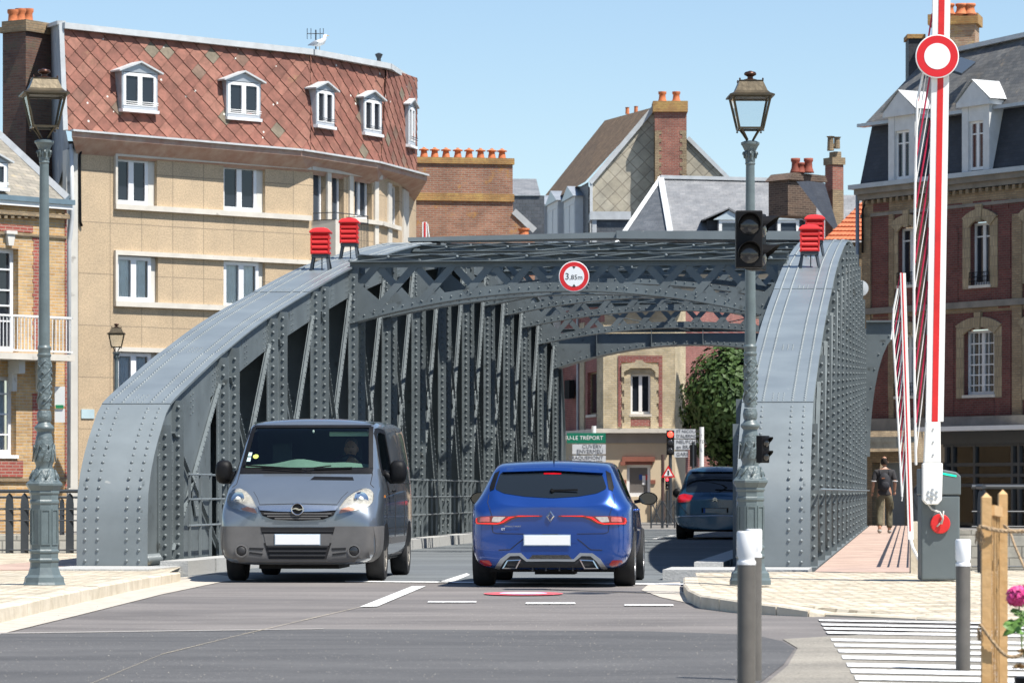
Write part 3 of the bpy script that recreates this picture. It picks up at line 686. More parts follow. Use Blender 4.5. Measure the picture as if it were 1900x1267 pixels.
BRDK = brickmat('dark_red_brick', (.13,.035,.03), (.19,.055,.045), (.14,.10,.085), .22, .07, .010)
BROCHRE = brickmat('ochre_brick', (.27,.19,.11), (.37,.28,.17), (.24,.19,.13), .22, .07, .014, bump=.8)
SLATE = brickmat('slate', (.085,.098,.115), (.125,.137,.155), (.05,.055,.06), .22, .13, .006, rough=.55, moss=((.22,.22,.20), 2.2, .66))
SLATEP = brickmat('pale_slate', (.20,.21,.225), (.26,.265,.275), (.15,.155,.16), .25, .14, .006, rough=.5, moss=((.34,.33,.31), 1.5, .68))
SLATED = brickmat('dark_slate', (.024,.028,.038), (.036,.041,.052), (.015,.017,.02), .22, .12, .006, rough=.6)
SLATEM = brickmat('mossy_slate', (.15,.095,.05), (.24,.155,.085), (.09,.06,.04), .25, .14, .01, rough=.85, moss=((.40,.36,.28), 3.2, .66))
TERRA = mat('terracotta', (.52,.16,.06), .75, var=.3, vscale=6, bump=.1)
STUCCO = mat('cream_stucco', (.60,.49,.34), .9, var=.06, vscale=1.2)
GREYST = mat('grey_band', (.30,.275,.25), .85, var=.1, vscale=1.5)
def chimney_pot(b, c, r=.12, h=.45, hood=False):
    c = Vector(c); pr = [(r*1.15,0),(r*1.1,.08*h),(r*.82,.35*h),(r*.75,.7*h),(r*.95,.82*h),(r*.95,h)] if not hood else [(r*1.1,0),(r*.8,.55*h),(r*.75,.7*h),(r*1.25,.72*h),(r*1.3,.8*h),(r*.4,.92*h),(r*.3,h)]
    b.lathe(pr, 14, c)
# ================================================================= beige block with red mansard
FA = Fac(145, 96, 575, 101); FB = Fac(575, 101, 705, 104.2); FC = Fac(705, 104.2, 742, 106.6); FD = Fac(742, 106.6, 772, 110.5)
blk = empty('apartment_block', FA.w(0, 0), 'beige pebbledash apartment block with a red tiled mansard roof', 'building')
ZE = 10.35
rowsA = [(215,290,291,380),(415,304,492,392)], [(215,473,293,560),(415,483,492,572)], [(215,652,293,740)]
hA = [hole(FA, *r) for r in rowsA[0]+rowsA[1]+rowsA[2]]
b = MB(); FA.wall(b, 0, FA.L, 0, ZE, hA, .28)
hB = []
tB0 = FB.t(583)
zt1, zb1 = FB.tz(640, 325)[1], FB.tz(640, 403)[1]
for x0, x1, zb in ((581,605,zb1-.75),(616,638,zb1-.75),(658,690,zb1)):
    hB.append((FB.t(x0), FB.t(x1), zb, zt1))
    hB.append((FB.t(x0), FB.t(x1), zb-2.75, zt1-2.75))
FB.wall(b, 0, FB.L, 0, ZE, hB, .28)
hC = [(FC.t(726), FC.t(741), zb1, zt1)]
FC.wall(b, 0, FC.L, 0, ZE, hC, .2); FD.wall(b, 0, FD.L, 0, ZE, [], .2)
# back so that the building has depth
bkp = [FA.w(0,0), FA.w(0,0)+Vector((-2.5,13,0)), Vector((-4.2,120,0)), FD.w(FD.L,0)]
for p, q in zip(bkp, bkp[1:]): b.add([p, q, q+Z*ZE, p+Z*ZE], [(0,1,2,3)])
b.build('wall', AGGR, blk)
def trim(F, par, name, m, items):
    b = MB()
    for it in items: F.box(b, *it)
    return b.build(name, m, par)
for r, cur, gl_ in ((rowsA[0], (False, False), GL), (rowsA[1], (True, True), GL), (rowsA[2], (True,), GL)):
    for i, q in enumerate(r):
        h = hole(FA, *q); window(FA, blk, h[0]+.02, h[1]-.20, h[2]+.02, h[3]-.02, o=(-.04 if cur[i] else -.13), curtain=cur[i], sill=False, fr=.098)
        # pale side panel beside the sash
        tb = MB(); FA.box(tb, h[1]-.20, h[1]-.0, h[2]+.02, h[3]-.02, -.27, -.12); tb.build('window_panel', WHWALL, blk)
        if i == 0:
            h2 = hole(FA, *r[-1]) if len(r) > 1 else h
            tb = MB(); FA.box(tb, h[0]-.07, FA.L-.02, h[2]-.12, h[2]+.02, -.1, .12); FA.box(tb, h[0]-.07, FA.L-.02, h[3], h[3]+.12, -.1, .10); FA.box(tb, h[0]-.07, h[0], h[2]+.02, h[3], -.1, .10); tb.build('concrete_band', CONC, blk)
for j, h in enumerate(hB): window(FB, blk, h[0]+.02, h[1]-.02, h[2]+.02, h[3]-.02, o=-.16, mull=(1 if j > 3 else 0), curtain=False, glass=GLB, sill=False, fr=.07)
window(FC, blk, *hC[0], o=-.14, mull=0, sill=False)
tb = MB(); FB.box(tb, FB.t(645), FB.L, zb1-.12, zb1, -.1, .12); FC.box(tb, 0, FC.t(738), zb1-.12, zb1, -.1, .12); FB.box(tb, 0, FB.L, zt1, zt1+.12, -.1, .1)
for x in (609, 650, 697): FB.box(tb, FB.t(x-4), FB.t(x+3), zb1-.75, zt1, -.02, .06)
FC.box(tb, FC.t(718), FC.t(725), 0, ZE-.3, -.02, .05); FD.box(tb, FD.t(746), FD.t(756), 0, ZE-.3, -.02, .05)
tb.build('concrete_band', CONC, blk)
# small balcony
tb = MB(); zbal = FB.tz(600, 478)[1]; ta, tb_ = FB.t(578), FB.t(640)
FB.box(tb, ta, tb_, zbal-.12, zbal, 0, .8); FB.box(tb, ta, tb_*.62, zbal, zbal+1.0, .74, .8); FB.box(tb, ta, ta+.05, zbal, zbal+1.0, 0, .74); tb.build('balcony', CONC, blk)
tb = MB()
for z_ in (1.0, 1.2): tb.tube([FB.w(ta, zbal+z_, .05), FB.w(ta, zbal+z_, .78), FB.w(tb_, zbal+z_, .78), FB.w(tb_, zbal+z_, .05)], .014, 6)
for q in range(9): tt = ta+(tb_-ta)*(.62+.38*q/8); tb.tube([FB.w(tt, zbal, .77), FB.w(tt, zbal+1.0, .77)], .01, 5)
tb.tube([FB.w(tb_, zbal, .77), FB.w(tb_, zbal+1.2, .77)], .014, 6); tb.build('balcony_rail', DKMET, blk)
# white corner strip and drain pipe
Fw = Fac(123, 95.9, 145, 96.0)
tb = MB(); Fw.box(tb, 0, Fw.L-.01, 0, ZE-.2, -.5, .02); tb.build('corner_strip', WHWALL, blk)
tube_on(Fw, blk, [(131,268),(133,400),(129,440),(127,450),(126,905)], .1, .055, ZINCW, 'drain_pipe')
tube_on(FA, blk, [(150,420),(147,412),(146,290),(150,276),(165,274),(300,284),(570,303)], .05, .035, BLACKP, 'cable')
# end wall (gable side, facing left) and roof
TILE = bpy.data.materials.new('red_diamond_tiles'); TILE.use_nodes = True
def _tile():
    t = TILE.node_tree; N = t.nodes; Lk = t.links; B = N['Principled BSDF']; B.inputs['Roughness'].default_value = .8
    at = N.new('ShaderNodeAttribute'); at.attribute_name = 'tint'
    r = N.new('ShaderNodeValToRGB'); e = r.color_ramp.elements; e[0].position = 0; e[0].color = (.15,.068,.052,1); e[1].position = 1; e[1].color = (.31,.145,.11,1)
    k = r.color_ramp.elements.new(.005); k.color = (.19,.165,.125,1); k = r.color_ramp.elements.new(.03); k.color = (.20,.17,.13,1); k = r.color_ramp.elements.new(.06); k.color = (.20,.085,.065,1); k = r.color_ramp.elements.new(.5); k.color = (.255,.105,.08,1)
    Lk.new(at.outputs['Fac'], r.inputs[0])
    tc = N.new('ShaderNodeTexCoord'); n = N.new('ShaderNodeTexNoise'); n.inputs['Scale'].default_value = 3; n.inputs['Detail'].default_value = 9; n.inputs['Roughness'].default_value = .75; Lk.new(tc.outputs['Object'], n.inputs['Vector'])
    r2 = N.new('ShaderNodeValToRGB'); r2.color_ramp.elements[0].position = .35; r2.color_ramp.elements[0].color = (.6,.6,.55,1); r2.color_ramp.elements[1].position = .65; r2.color_ramp.elements[1].color = (1.15,1.1,1.05,1); Lk.new(n.outputs['Fac'], r2.inputs[0])
    m = N.new('ShaderNodeMix'); m.data_type = 'RGBA'; m.blend_type = 'MULTIPLY'; m.inputs[0].default_value = 1; Lk.new(r.outputs[0], m.inputs[6]); Lk.new(r2.outputs[0], m.inputs[7])
    v = N.new('ShaderNodeTexVoronoi'); v.inputs['Scale'].default_value = 2.2; Lk.new(tc.outputs['Object'], v.inputs['Vector'])
    s = N.new('ShaderNodeMath'); s.operation = 'LESS_THAN'; s.inputs[1].default_value = .075; Lk.new(v.outputs['Distance'], s.inputs[0])
    m2 = N.new('ShaderNodeMix'); m2.data_type = 'RGBA'; Lk.new(s.outputs[0], m2.inputs[0]); Lk.new(m.outputs[2], m2.inputs[6]); m2.inputs[7].default_value = (.62,.60,.55,1)
    n3 = N.new('ShaderNodeTexNoise'); n3.inputs['Scale'].default_value = 1.1; n3.inputs['Detail'].default_value = 8; n3.inputs['Roughness'].default_value = .8; Lk.new(tc.outputs['Object'], n3.inputs['Vector'])
    r3 = N.new('ShaderNodeValToRGB'); r3.color_ramp.elements[0].position = .60; r3.color_ramp.elements[1].position = .72; r3.color_ramp.elements[1].color = (.7,.7,.7,1); Lk.new(n3.outputs['Fac'], r3.inputs[0])
    m3 = N.new('ShaderNodeMix'); m3.data_type = 'RGBA'; Lk.new(r3.outputs[0], m3.inputs[0]); Lk.new(m2.outputs[2], m3.inputs[6]); m3.inputs[7].default_value = (.27,.20,.09,1)
    Lk.new(m3.outputs[2], B.inputs['Base Color'])
_tile()
def tiled(quad, par, s=.49, name='roof', label=None):
    """quad: bottom-left, bottom-right, top-right, top-left; lapped diamond tiles over a backing sheet"""
    A, B_, C_, D_ = [Vector(q) for q in quad]; n = (B_-A).cross(D_-A).normalized()
    if n.dot(Vector((0,-1,0))) < 0: n = -n
    b = MB(); b.add([A-n*.03, B_-n*.03, C_-n*.03, D_-n*.03], [(0,1,2,3)]); tint = [-1]
    wB = (B_-A).length; wT = (C_-D_).length; hgt = ((D_+C_)/2-(A+B_)/2).length
    nr = int(hgt/(s*.5))+1; U = (B_-A).normalized(); V = n.cross(U) if n.cross(U).z > 0 else -n.cross(U)
    def Q(x, y): return A+U*x+V*y
    sl = (D_-A).dot(U); sr = (C_-A).dot(U)
    def xl(y): return sl*y/hgt
    def xr(y): return wB+(sr-wB)*y/hgt
    r = s*.5-.005; hx = s*.5-.005
    for j in range(-1, nr+1):
        y = j*s*.5; x = (j % 2)*s*.5-s
        while x < max(wB, sr)+s:
            pts = []
            rc = .09*s
            for dx, dy in ((0,-r+rc*.3),(rc,-r+rc*1.1),(hx,0),(hx*.5,r*.5),(0,r),(-hx*.5,r*.5),(-hx,0),(-rc,-r+rc*1.1)):
                yy = min(max(y+dy, 0), hgt); xx = min(max(x+dx, xl(yy)), xr(yy)); lift = .008+.035*(1-(dy+r)/(2*r))
                pts.append(Q(xx, yy)+n*lift)
            area = max((p-q).length for p in pts for q in pts)
            xs = [(p-A).dot(U) for p in pts]; ys = [(p-A).dot(V) for p in pts]
            if max(xs)-min(xs) > .05 and max(ys)-min(ys) > .05:
                k = len(b.v); b.add(pts+[p-n*.02 for p in pts[:3]+pts[6:]], [(0,1,2,3,4,5,6,7)])
                b.f.append([k+0, k+8, k+9, k+1]); b.m.append(0); b.f.append([k+1, k+9, k+10, k+2]); b.m.append(0); b.f.append([k+0, k+12, k+8]); b.m.append(0); b.f.append([k+7, k+12, k+0]); b.m.append(0); b.f.append([k+6, k+11, k+12, k+7]); b.m.append(0)
                tt = random.random(); tint += [tt]+[.0]*5
            x += s
    o = b.build(name, TILE, par, normals=False, label=label)
    at = o.data.attributes.new('tint', 'FLOAT', 'FACE'); at.data.foreach_set('value', tint[:len(o.data.polygons)]); return o
def onD(px, py, D): return P(px, py, D)
# roof bottom edge overhangs the facade by .45; top is set back
rb = [FA.w(-.35, ZE+.38, .5), FA.w(FA.L, ZE+.38, .5), FB.w(FB.L, ZE+.38, .55), FC.w(FC.L+.1, ZE+.38, .75), FD.w(FD.L+.6, ZE+.38, .7)]
ZR = 13.42
def up(p, px, py):
    """point on the photo ray px,py at height ZR"""
    D = (ZR-EYE)*FP/(HY-py); return P(px, py, D)
rt = [up(None,112,47), up(None,575,97), up(None,716,127), up(None,754,152)]
def lev(px, py, D): return P(px, py, D)
DA, DB = 96.6, 101.6
rt = [P(114,52,96.3), P(575,101,101.3), P(716,127,104.5), P(754,152,107.4)]
rbt = [P(122,242,95.8), P(575,279,100.7), P(705,302,103.7), P(772,320,107.0)]
tiled([rbt[0], rbt[1], rt[1], rt[0]], blk); tiled([rbt[1], rbt[2], rt[2], rt[1]], blk); tiled([rbt[2], rbt[3], rt[3], rt[2]], blk)
# soffit / fascia: weathered red-brown
FASC = mat('weathered_fascia', (.36,.20,.15), .85, col2=(.48,.36,.29), vscale=3, bump=.3, bscale=10)
eo = [P(133,254,95.3), P(560,290,100.2), P(700,312,103.1), P(792,336,107.4)]; ei = [FA.w(0,ZE-.35,-.05), FA.w(FA.L,ZE-.4,-.05), FB.w(FB.L,ZE-.45,-.05), FD.w(FD.L,ZE-.5,-.1)]
b = MB()
for i in range(3):
    p, q = eo[i], eo[i+1]; p2, q2 = ei[i], ei[i+1]; r1, r2 = rbt[i], rbt[i+1]
    b.add([p, q, q+Z*.14, p+Z*.14, p2, q2, r1-Vector((0,-.1,0)), r2-Vector((0,-.1,0))], [(0,1,2,3),(0,4,5,1),(3,2,7,6)])
b.build('fascia', FASC, blk, normals=False)
b = MB()
for i in range(3): b.bar(eo[i]+Z*.17, eo[i+1]+Z*.17, .16, .05)
b.build('gutter', ZINCW, blk)
b = MB()
for i in range(3): b.bar(rt[i]+Z*.05, rt[i+1]+Z*.05, .35, .16)
b.build('ridge_capping', ZINCW, blk)
b = MB(); lt = P(72,56,104); b.add([rt[0]+Z*.1, lt, P(76,330,104), P(108,345,98), P(128,250,95.9)+Z*-.3, P(122,242,95.8)], [(0,1,2,3,4,5)])
b.add([rt[0]+Z*.1, lt, lt+Vector((.8,10,.1)), rt[3]+Vector((-.9,9,0)), rt[3], rt[2], rt[1]], [(0,1,2,3,4,5,6)])
b.build('end_wall', mat('grey_render', (.30,.33,.37), .8, var=.25, vscale=1.6, dirt=((.42,.43,.42), 2, .6)), blk, normals=False)
b = MB(); b.bar(rt[0]+Z*.12, P(122,242,95.7), .12, .06, up=Vector((0,-1,0))); b.bar(rt[0]+Z*.14, lt, .22, .10); b.build('edge_flashing', ZINCW, blk)
b = MB(); b.add([P(140,262,95.95), P(112,262,98), P(95,420,100), P(130,420,96.1)], [(0,1,2,3)]); b.build('side_wall', WHWALL, blk, normals=False)
# mansard dormers
def mdormer(par, F, px0, pyt, px1, pyb, o, thin=False, name='dormer'):
    t0, z1 = F.tz(px0, pyt); t1 = F.t(px1); z0 = F.tz(px0, pyb)[1]; w = t1-t0; b = MB()
    F.box(b, t0-.05, t0, z0, z1, o-1.3, o+.0); F.box(b, t1, t1+.05, z0, z1, o-1.3, o+.0)
    F.prism(b, [(t0-.12, z1), (t1+.12, z1), ((t0+t1)/2, z1+.24*w)], o-1.2, o+.01)
    d = b.build(name, ZINC, par)
    r = MB(); c = (t0+t1)/2
    for s_, e_ in ((t0-.18, c), (t1+.18, c)):
        r.bar(F.w(s_, z1+.01, o-.35), F.w(e_, z1+.01+.26*w, o-.35), .9, .045, up=F.n.cross(F.w(e_, z1+.26*w)-F.w(s_, z1)))
    r.build('dormer_roof', ZINCW, d)
    wd = window(F, d, t0, t1, z0+.04, z1-.02, o=o+.01, fr=.085, sill=False)
    s = MB(); F.box(s, t0-.06, t1+.06, z0-.05, z0+.03, o-.3, o+.07); s.build('sill', PVC, d)
    s = MB()
    for q in (.17, .22): s.tube([F.w(t0-.02, z0+(z1-z0)*q, o+.08), F.w(t1+.02, z0+(z1-z0)*q, o+.08)], .011, 5)
    s.build('guard_bar', WHITE if not thin else DKMET, d)
mdormer(blk, FA, 226, 133, 287, 204, .07); mdormer(blk, FA, 420, 150, 478, 219, .07)
mdormer(blk, FB, 577, 166, 608, 234, .2, True); mdormer(blk, FB, 664, 183, 695, 248, .22, True); mdormer(blk, FC, 735, 196, 747, 270, .38, True)
# roof antenna and vent
an = empty('roof_antenna', P(586,92,102), 'thin television antenna on the ridge of the red mansard roof', 'antenna')
b = MB(); b.tube([P(586,95,102), P(586,56,102)], .02, 6); b.build('mast', DKMET, an)
b = MB(); b.tube([P(570,63,102), P(600,63,102)], .012, 5)
for x in (570, 577, 594, 600): b.tube([P(x,53,102), P(x,73,102)], .009, 4)
b.build('aerial_rods', DKMET, an)
vt = MB(); vt.lathe([(.06,0),(.06,.14),(.12,.26),(.04,.3)], 10, P(703,118,104.6)); o = vt.build('roof_vent', DKMET); tag(o, 'small dark vent at the right end of the red roof ridge', 'vent')
gl_ = empty('seagull', P(595,92,101.9), 'white and grey seagull standing on the red roof ridge', 'gull')
b = MB(); q = P(593,83,101.9)
b.tube([q+Vector((-.27,0,-.02)), q+Vector((-.2,0,0)), q+Vector((-.05,0,.03)), q+Vector((.08,0,.08)), q+Vector((.14,0,.16)), q+Vector((.15,0,.24)), q+Vector((.2,0,.255))], [.015,.045,.095,.09,.055,.06,.03], 10)
b.build('body', WHITE, gl_, smooth=True); b = MB(); b.tube([q+Vector((-.33,-.03,-.03)), q+Vector((-.1,-.05,.05)), q+Vector((.06,-.04,.08))], [.01,.075,.03], 8); b.build('wing', ZINC, gl_, smooth=True)
b = MB(); b.tube([q+Vector((0,0,-.06)), q+Vector((0,0,-.17))], .01, 5); b.tube([q+Vector((.2,0,.25)), q+Vector((.27,0,.24))], [.018,.006], 5); b.build('beak_and_leg', mat('ochre', (.5,.3,.03), .6), gl_)
# ================================================================= brown banded chimney of the neighbour, left
ch = empty('brick_chimney', P(38,330,99.5), 'tall dark banded brick chimney stack with three orange pots at the left edge', 'chimney')
Fch = Fac(4, 99.5, 50, 99.0)
b = MB(); tA, zT = Fch.tz(5, 62); tB = Fch.t(48)
for i in range(11):
    za = zT-.42*(i+1); Fch.box(b, tA, tB, za, za+.42, -1.5, 0)
b.build('stack', brickmat('banded_brick', (.12,.06,.045), (.20,.105,.075), (.13,.10,.09), .23, .07, .012, moss=((.10,.085,.06), 1.3, .5)), ch)
b = MB(); Fch.box(b, tA-.08, tB+.08, zT, zT+.16, -1.6, .08); Fch.box(b, tA-.02, tB+.02, zT+.16, zT+.32, -1.5, .02); b.build('cap', BROCHRE, ch)
b = MB(); Fs = [(.02,0),(.5,0),(1.0,0)]
chside = MB(); p0 = Fch.w(tB,0,0); p1 = P(72,0,102.5); p1.z = 0
chside.add([p0+Z*4.5, p1+Z*4.5, p1+Z*(zT-.1), p0+Z*zT], [(0,1,2,3)]); chside.build('side_face', MT['banded_brick'], ch)
for i, x in enumerate((23, 37, 51)):
    c = MB(); pz = Fch.tz(x, 45)[1]; chimney_pot(c, P(x+1, 47+ (0 if i else 2), 99.6+i*.5), .165, .45); c.build('chimney_pot', TERRA, ch, smooth=True, angle=40)
# ================================================================= yellow brick house, left edge
FH = Fac(-60, 91.2, 124, 93.6)
hs = empty('brick_house', FH.w(0, 0), 'yellow and red brick house with white balcony at the left edge', 'house')
ze = FH.tz(60, 385)[1]
H1 = [hole(FH,-60,456,34,650), hole(FH,-60,696,30,843)]
b = MB(); FH.wall(b, 0, FH.L, 0, ze, H1, .3); FH.box(b, 0, FH.L, 0, ze, -6, -5.9)
b.build('wall', BRY, hs)
b = MB()
def pb(b, F, x0, y0, x1, y1, o0, o1): F.pbox(b, x0, y0, x1, y1, o0, o1)
pb(b, FH, 62, 440, 78, 650, 0, .012); pb(b, FH, 120, 388, 123.5, 905, 0, .02); pb(b, FH, 60, 730, 72, 835, 0, .012); pb(b, FH, -60, 853, 42, 884, 0, .02); pb(b, FH, -60, 412, 60, 424, 0, .03)
for i in range(16): pb(b, FH, 60+(i%2)*14, 440+i*13, 66+(i%2)*14, 446+i*13, 0, .013)
b.build('red_brick_trim', BRR, hs)
b = MB()
for i in range(15): pb(b, FH, -60+i*12.5, 396, -54+i*12.5, 405, 0, .12)
pb(b, FH, -60, 386, 123, 394, 0, .14); pb(b, FH, -60, 426, 122, 431, 0, .05); pb(b, FH, -60, 886, 122, 893, 0, .06); b.build('cornice', BROCHRE, hs)
b = MB(); pb(b, FH, 6, 428, 26, 434, 0, .14); FH.prism(b, [FH.tz(9,434), FH.tz(24,434), FH.tz(21,456), FH.tz(12,456)], 0, .1); b.build('keystone', WHWALL, hs)
window(FH, hs, *shrink(H1[0], .0), o=-.2, mull=1, rails=(.3,.45,.6,.80), sill=False, frm=PVC, fr=.11)
window(FH, hs, *H1[1], o=-.2, mull=1, rails=(.26,.52,.78), frm=PVC, curtain=True, fr=.1, silm=PVC)
zf = FH.tz(50, 658)[1]
b = MB(); FH.box(b, 0, FH.t(104), zf-.16, zf, 0, .75); b.build('balcony_slab', CONC, hs)
b = MB(); 
for x in (20, 70):
    t_ = FH.t(x); FH.prism(b, [(t_-.1, zf-.16), (t_+.1, zf-.16), (t_+.1, zf-.5), (t_-.1, zf-.5)], 0, .45)
    FH.prism(b, [(t_-.08, zf-.5), (t_+.08, zf-.5), (t_+.07, zf-.95), (t_-.07, zf-.95)], 0, .16)
b.build('bracket', WHWALL, hs)
b = MB(); t1 = FH.t(102); FH.box(b, 0, t1, zf+.92, zf+.97, .66, .72); FH.box(b, 0, t1, zf+.05, zf+.09, .67, .71)
t_ = 0
while t_ < t1: FH.box(b, t_, t_+.02, zf+.09, zf+.92, .68, .70); t_ += .115
FH.box(b, t1-.03, t1, zf, zf+.95, .0, .72) if False else None
FH.box(b, t1-.05, t1, zf+.92, zf+.97, 0, .72); b.build('balcony_railing', WHITE, hs)
b = MB(); FH.box(b, 0, FH.L+.1, ze+.12, ze+.25, -.1, .22); b.build('gutter', mat('blue_gutter', (.13,.19,.23), .5), hs)
b = MB(); FH.box(b, 0, FH.L+.05, ze, ze+.12, -.1, .17); b.build('eaves_board', WHITE, hs)
b = MB(); R0 = FH.w(0, ze+.25, .0); R1 = FH.w(FH.L+.05, ze+.25, 0); tp = P(-20,235,96.5)
b.add([R0, R1, tp, P(-140,235,96)], [(0,1,2,3)]); b.build('roof', brickmat('lichen_slate', (.24,.225,.19), (.33,.30,.25), (.15,.14,.12), .34, .2, .01, moss=((.38,.30,.16), 1.3, .58)), hs, normals=False)
b = MB(); b.bar(R1+Z*.06+Vector((0,-.05,0)), tp+Z*.06, .16, .1, up=Vector((0,-1,0))); b.build('verge', ZINCW, hs)
Fd = Fac(-60, 90.9, 124, 93.3); mdormer(hs, Fd, -30, 296, 26, 346, -.3)
b = MB(); bx = P(111,735,93); b.cbox(bx, (.25,.1,.5)); b.cbox(bx-Z*.5, (.25,.1,.35)); b.build('meter_box', WHITE, hs); b = MB(); b.cbox(bx-Z*.27+Vector((0,-.03,0)), (.2,.1,.09)); b.build('meter_band', mat('green_plastic', (.02,.25,.1), .5), hs)
# street name plate on the block
b = MB(); FA.pbox(b, 150, 759, 174, 776, .0, .03); b.build('street_plate', mat('pale_blue_enamel', (.45,.58,.62), .4), blk)
# ================================================================= brick party wall with nine pots
FW = Fac(766, 118, 952, 118.6)
pw = empty('brick_building', FW.w(0,0), 'mossy brown brick gable building topped by nine orange chimney pots', 'building')
zT = FW.tz(780, 303)[1]
b = MB(); FW.box(b, -2.5, FW.L, 0, FW.tz(780,371)[1], -4, 0); FW.prism(b, [(FW.L, 0), (FW.L+.75, 0), (FW.t(992), FW.tz(992,440)[1]-.1), (FW.L, FW.tz(952,392)[1])], -4, 0); b.build('wall', BRMOSS, pw)
b = MB(); FW.box(b, -2.5, FW.L-.02, FW.tz(780,358)[1], zT, -1.2, .04); b.build('chimney_stack', BRMOSS, pw)
b = MB(); FW.box(b, -2.5, FW.L+.03, zT, zT+.2, -1.3, .1); FW.box(b, -2.5, FW.L+.03, FW.tz(780,372)[1], FW.tz(780,358)[1], -1.3, .07); b.build('chimney_cap', BRLICH, pw)
b = MB(); b.bar(FW.w(FW.L+.02, FW.tz(953,392)[1], .02), FW.w(FW.t(992), FW.tz(992,428)[1], .02), .2, .1, up=Vector((0,-1,0))); b.build('verge', ZINCW, pw)
for x in (771,792,812,833,855,876,897.5,918.5,937.5):
    c = MB(); chimney_pot(c, FW.w(FW.t(x), zT+.2, -.6), .13, .38, True); c.build('chimney_pot', TERRA, pw, smooth=True, angle=40)
b = MB(); chimney_pot(b, P(972,441,117), .2, .3); b.build('clay_pot', TERRA, pw)
# small grey roof behind it
sr = empty('slate_house', P(980,440,135), 'small slate-hung house behind the mossy brick building', 'house')
b = MB(); b.add([P(930,363,134), P(1003,363,134), P(995,332,137), P(930,332,137)], [(0,1,2,3)]); b.build('roof', SLATEP, sr, normals=False)
b = MB(); q = P(930,363,134); w_ = P(1010,363,134); b.box(q.x, w_.x, 134.05, 139, 0, q.z); b.build('wall', SLATE, sr)
# ================================================================= slate gable house with mossy roof
FG = Fac(1097, 152, 1350, 152)
gh = empty('gable_house', FG.w(1,0), 'tall house with diamond slate gable, mossy roof and brick chimney', 'house')
DIA = brickmat('diamond_slates', (.40,.36,.28), (.50,.46,.37), (.27,.24,.19), .44, .44, .018, off=0, rot=pi/4, rough=.8, bump=.8, moss=((.34,.31,.25), 2, .62))
pk = FG.tz(1215, 198)
poly = [FG.tz(1040,443), FG.tz(1040,443), FG.tz(1097,338), pk, FG.tz(1278,262), FG.tz(1352,334)]
b = MB(); FG.prism(b, [(FG.t(1097), 0), (FG.t(1360), 0), FG.tz(1360,340), FG.tz(1278,260), pk, FG.tz(1097,338)], -8, 0); b.build('gable', DIA, gh)
# left mansard flank runs away to the left: from (1097,338) back to (1000,360)
FL = Fac(1092, 152.1, 994, 168)
def flz(px, py): return FL.tz(px, py)
b = MB(); t1 = FL.t(994); zl_ = FL.tz(1092, 338)[1]
b.add([FL.w(0,0), FL.w(t1,0), FL.w(t1, zl_), FL.w(0, zl_)], [(0,1,2,3)]); b.build('slate_flank', SLATE, gh, normals=False)
rg = P(1208, 205, 153.5); rgb = P(1125, 225, 168)
b = MB(); b.add([FL.w(0, zl_, .15), FL.w(t1, zl_, .15), P(1122, 224, 168.5), P(1213, 199, 152.2)], [(0,1,2,3)]); b.build('roof', SLATEM, gh, normals=False)
b = MB(); b.bar(FG.w(*FG.tz(1095,340), .06), FG.w(*pk, .06), .2, .14, up=Vector((0,-1,0))); b.bar(FG.w(*FG.tz(1276,256), .06), FG.w(*FG.tz(1358,338), .06), .16, .1, up=Vector((0,-1,0))); b.bar(FG.w(*FG.tz(1097,338), .05), FG.w(*FG.tz(1097,450), .05), .12, .1, up=Vector((0,-1,0))); b.build('verge', ZINCW, gh)
Fk = Fac(1215, 151.2, 1274, 151.2)
b = MB(); Fk.box(b, 0, Fk.L, Fk.tz(1220,420)[1], Fk.tz(1220,208)[1], -1.3, 0); b.build('chimney_stack', BRDK if False else brickmat('chimney_brick', (.27,.085,.06), (.36,.13,.09), (.28,.2,.16), .22, .07, .012, moss=((.36,.28,.17), 1.5, .62)), gh)
b = MB()
for i in range(24): Fk.box(b, -.0, .18+.1*(i%2), Fk.tz(1220,420)[1]+i*.167, Fk.tz(1220,420)[1]+i*.167+.167, -1.2, .015); Fk.box(b, Fk.L-.18-.1*(i%2), Fk.L, Fk.tz(1220,420)[1]+i*.167, Fk.tz(1220,420)[1]+i*.167+.167, -1.2, .015)
b.build('chimney_quoins', BROCHRE, gh)
b = MB(); Fk.box(b, -.08, Fk.L+.05, Fk.tz(1220,208)[1], Fk.tz(1220,188)[1], -1.4, .1); b.build('chimney_cap', BRLICH, gh)
for x in (1230, 1256):
    c = MB(); chimney_pot(c, Fk.w(Fk.t(x), Fk.tz(1220,188)[1], -.6), .18, .46); c.build('chimney_pot', TERRA, gh, smooth=True, angle=40)
b = MB()
for x, y in ((1164,212),(1180,210)): b.lathe([(.09,0),(.08,.25),(.1,.3)], 8, P(x,y,162))
b.build('flue', TERRA, gh)
# three tall narrow dormers on the flank (each a box standing out of the wall)
for x0, x1, yt in ((1000,1018,380),(1030,1050,372),(1061,1082,364)):
    ta, tb_ = FL.t(x1), FL.t(x0); z1 = FL.tz(x1, yt)[1]; z0 = FL.tz(x1, 470)[1]
    d = MB(); FL.box(d, ta, tb_, z0, z1, -.1, .35); dm = d.build('dormer', OLDW, gh)
    d = MB(); mid = (ta+tb_)/2; FL.prism(d, [(ta-.15, z1), (tb_+.15, z1), (mid, z1+.55)], -.5, .45); d.build('dormer_roof', ZINC, dm)
    # white front cheek facing the viewer
    window(FL, dm, ta+.1, tb_-.1, z0, z1-.2, o=.37, mull=1, sill=False, frm=OLDW, fr=.1)
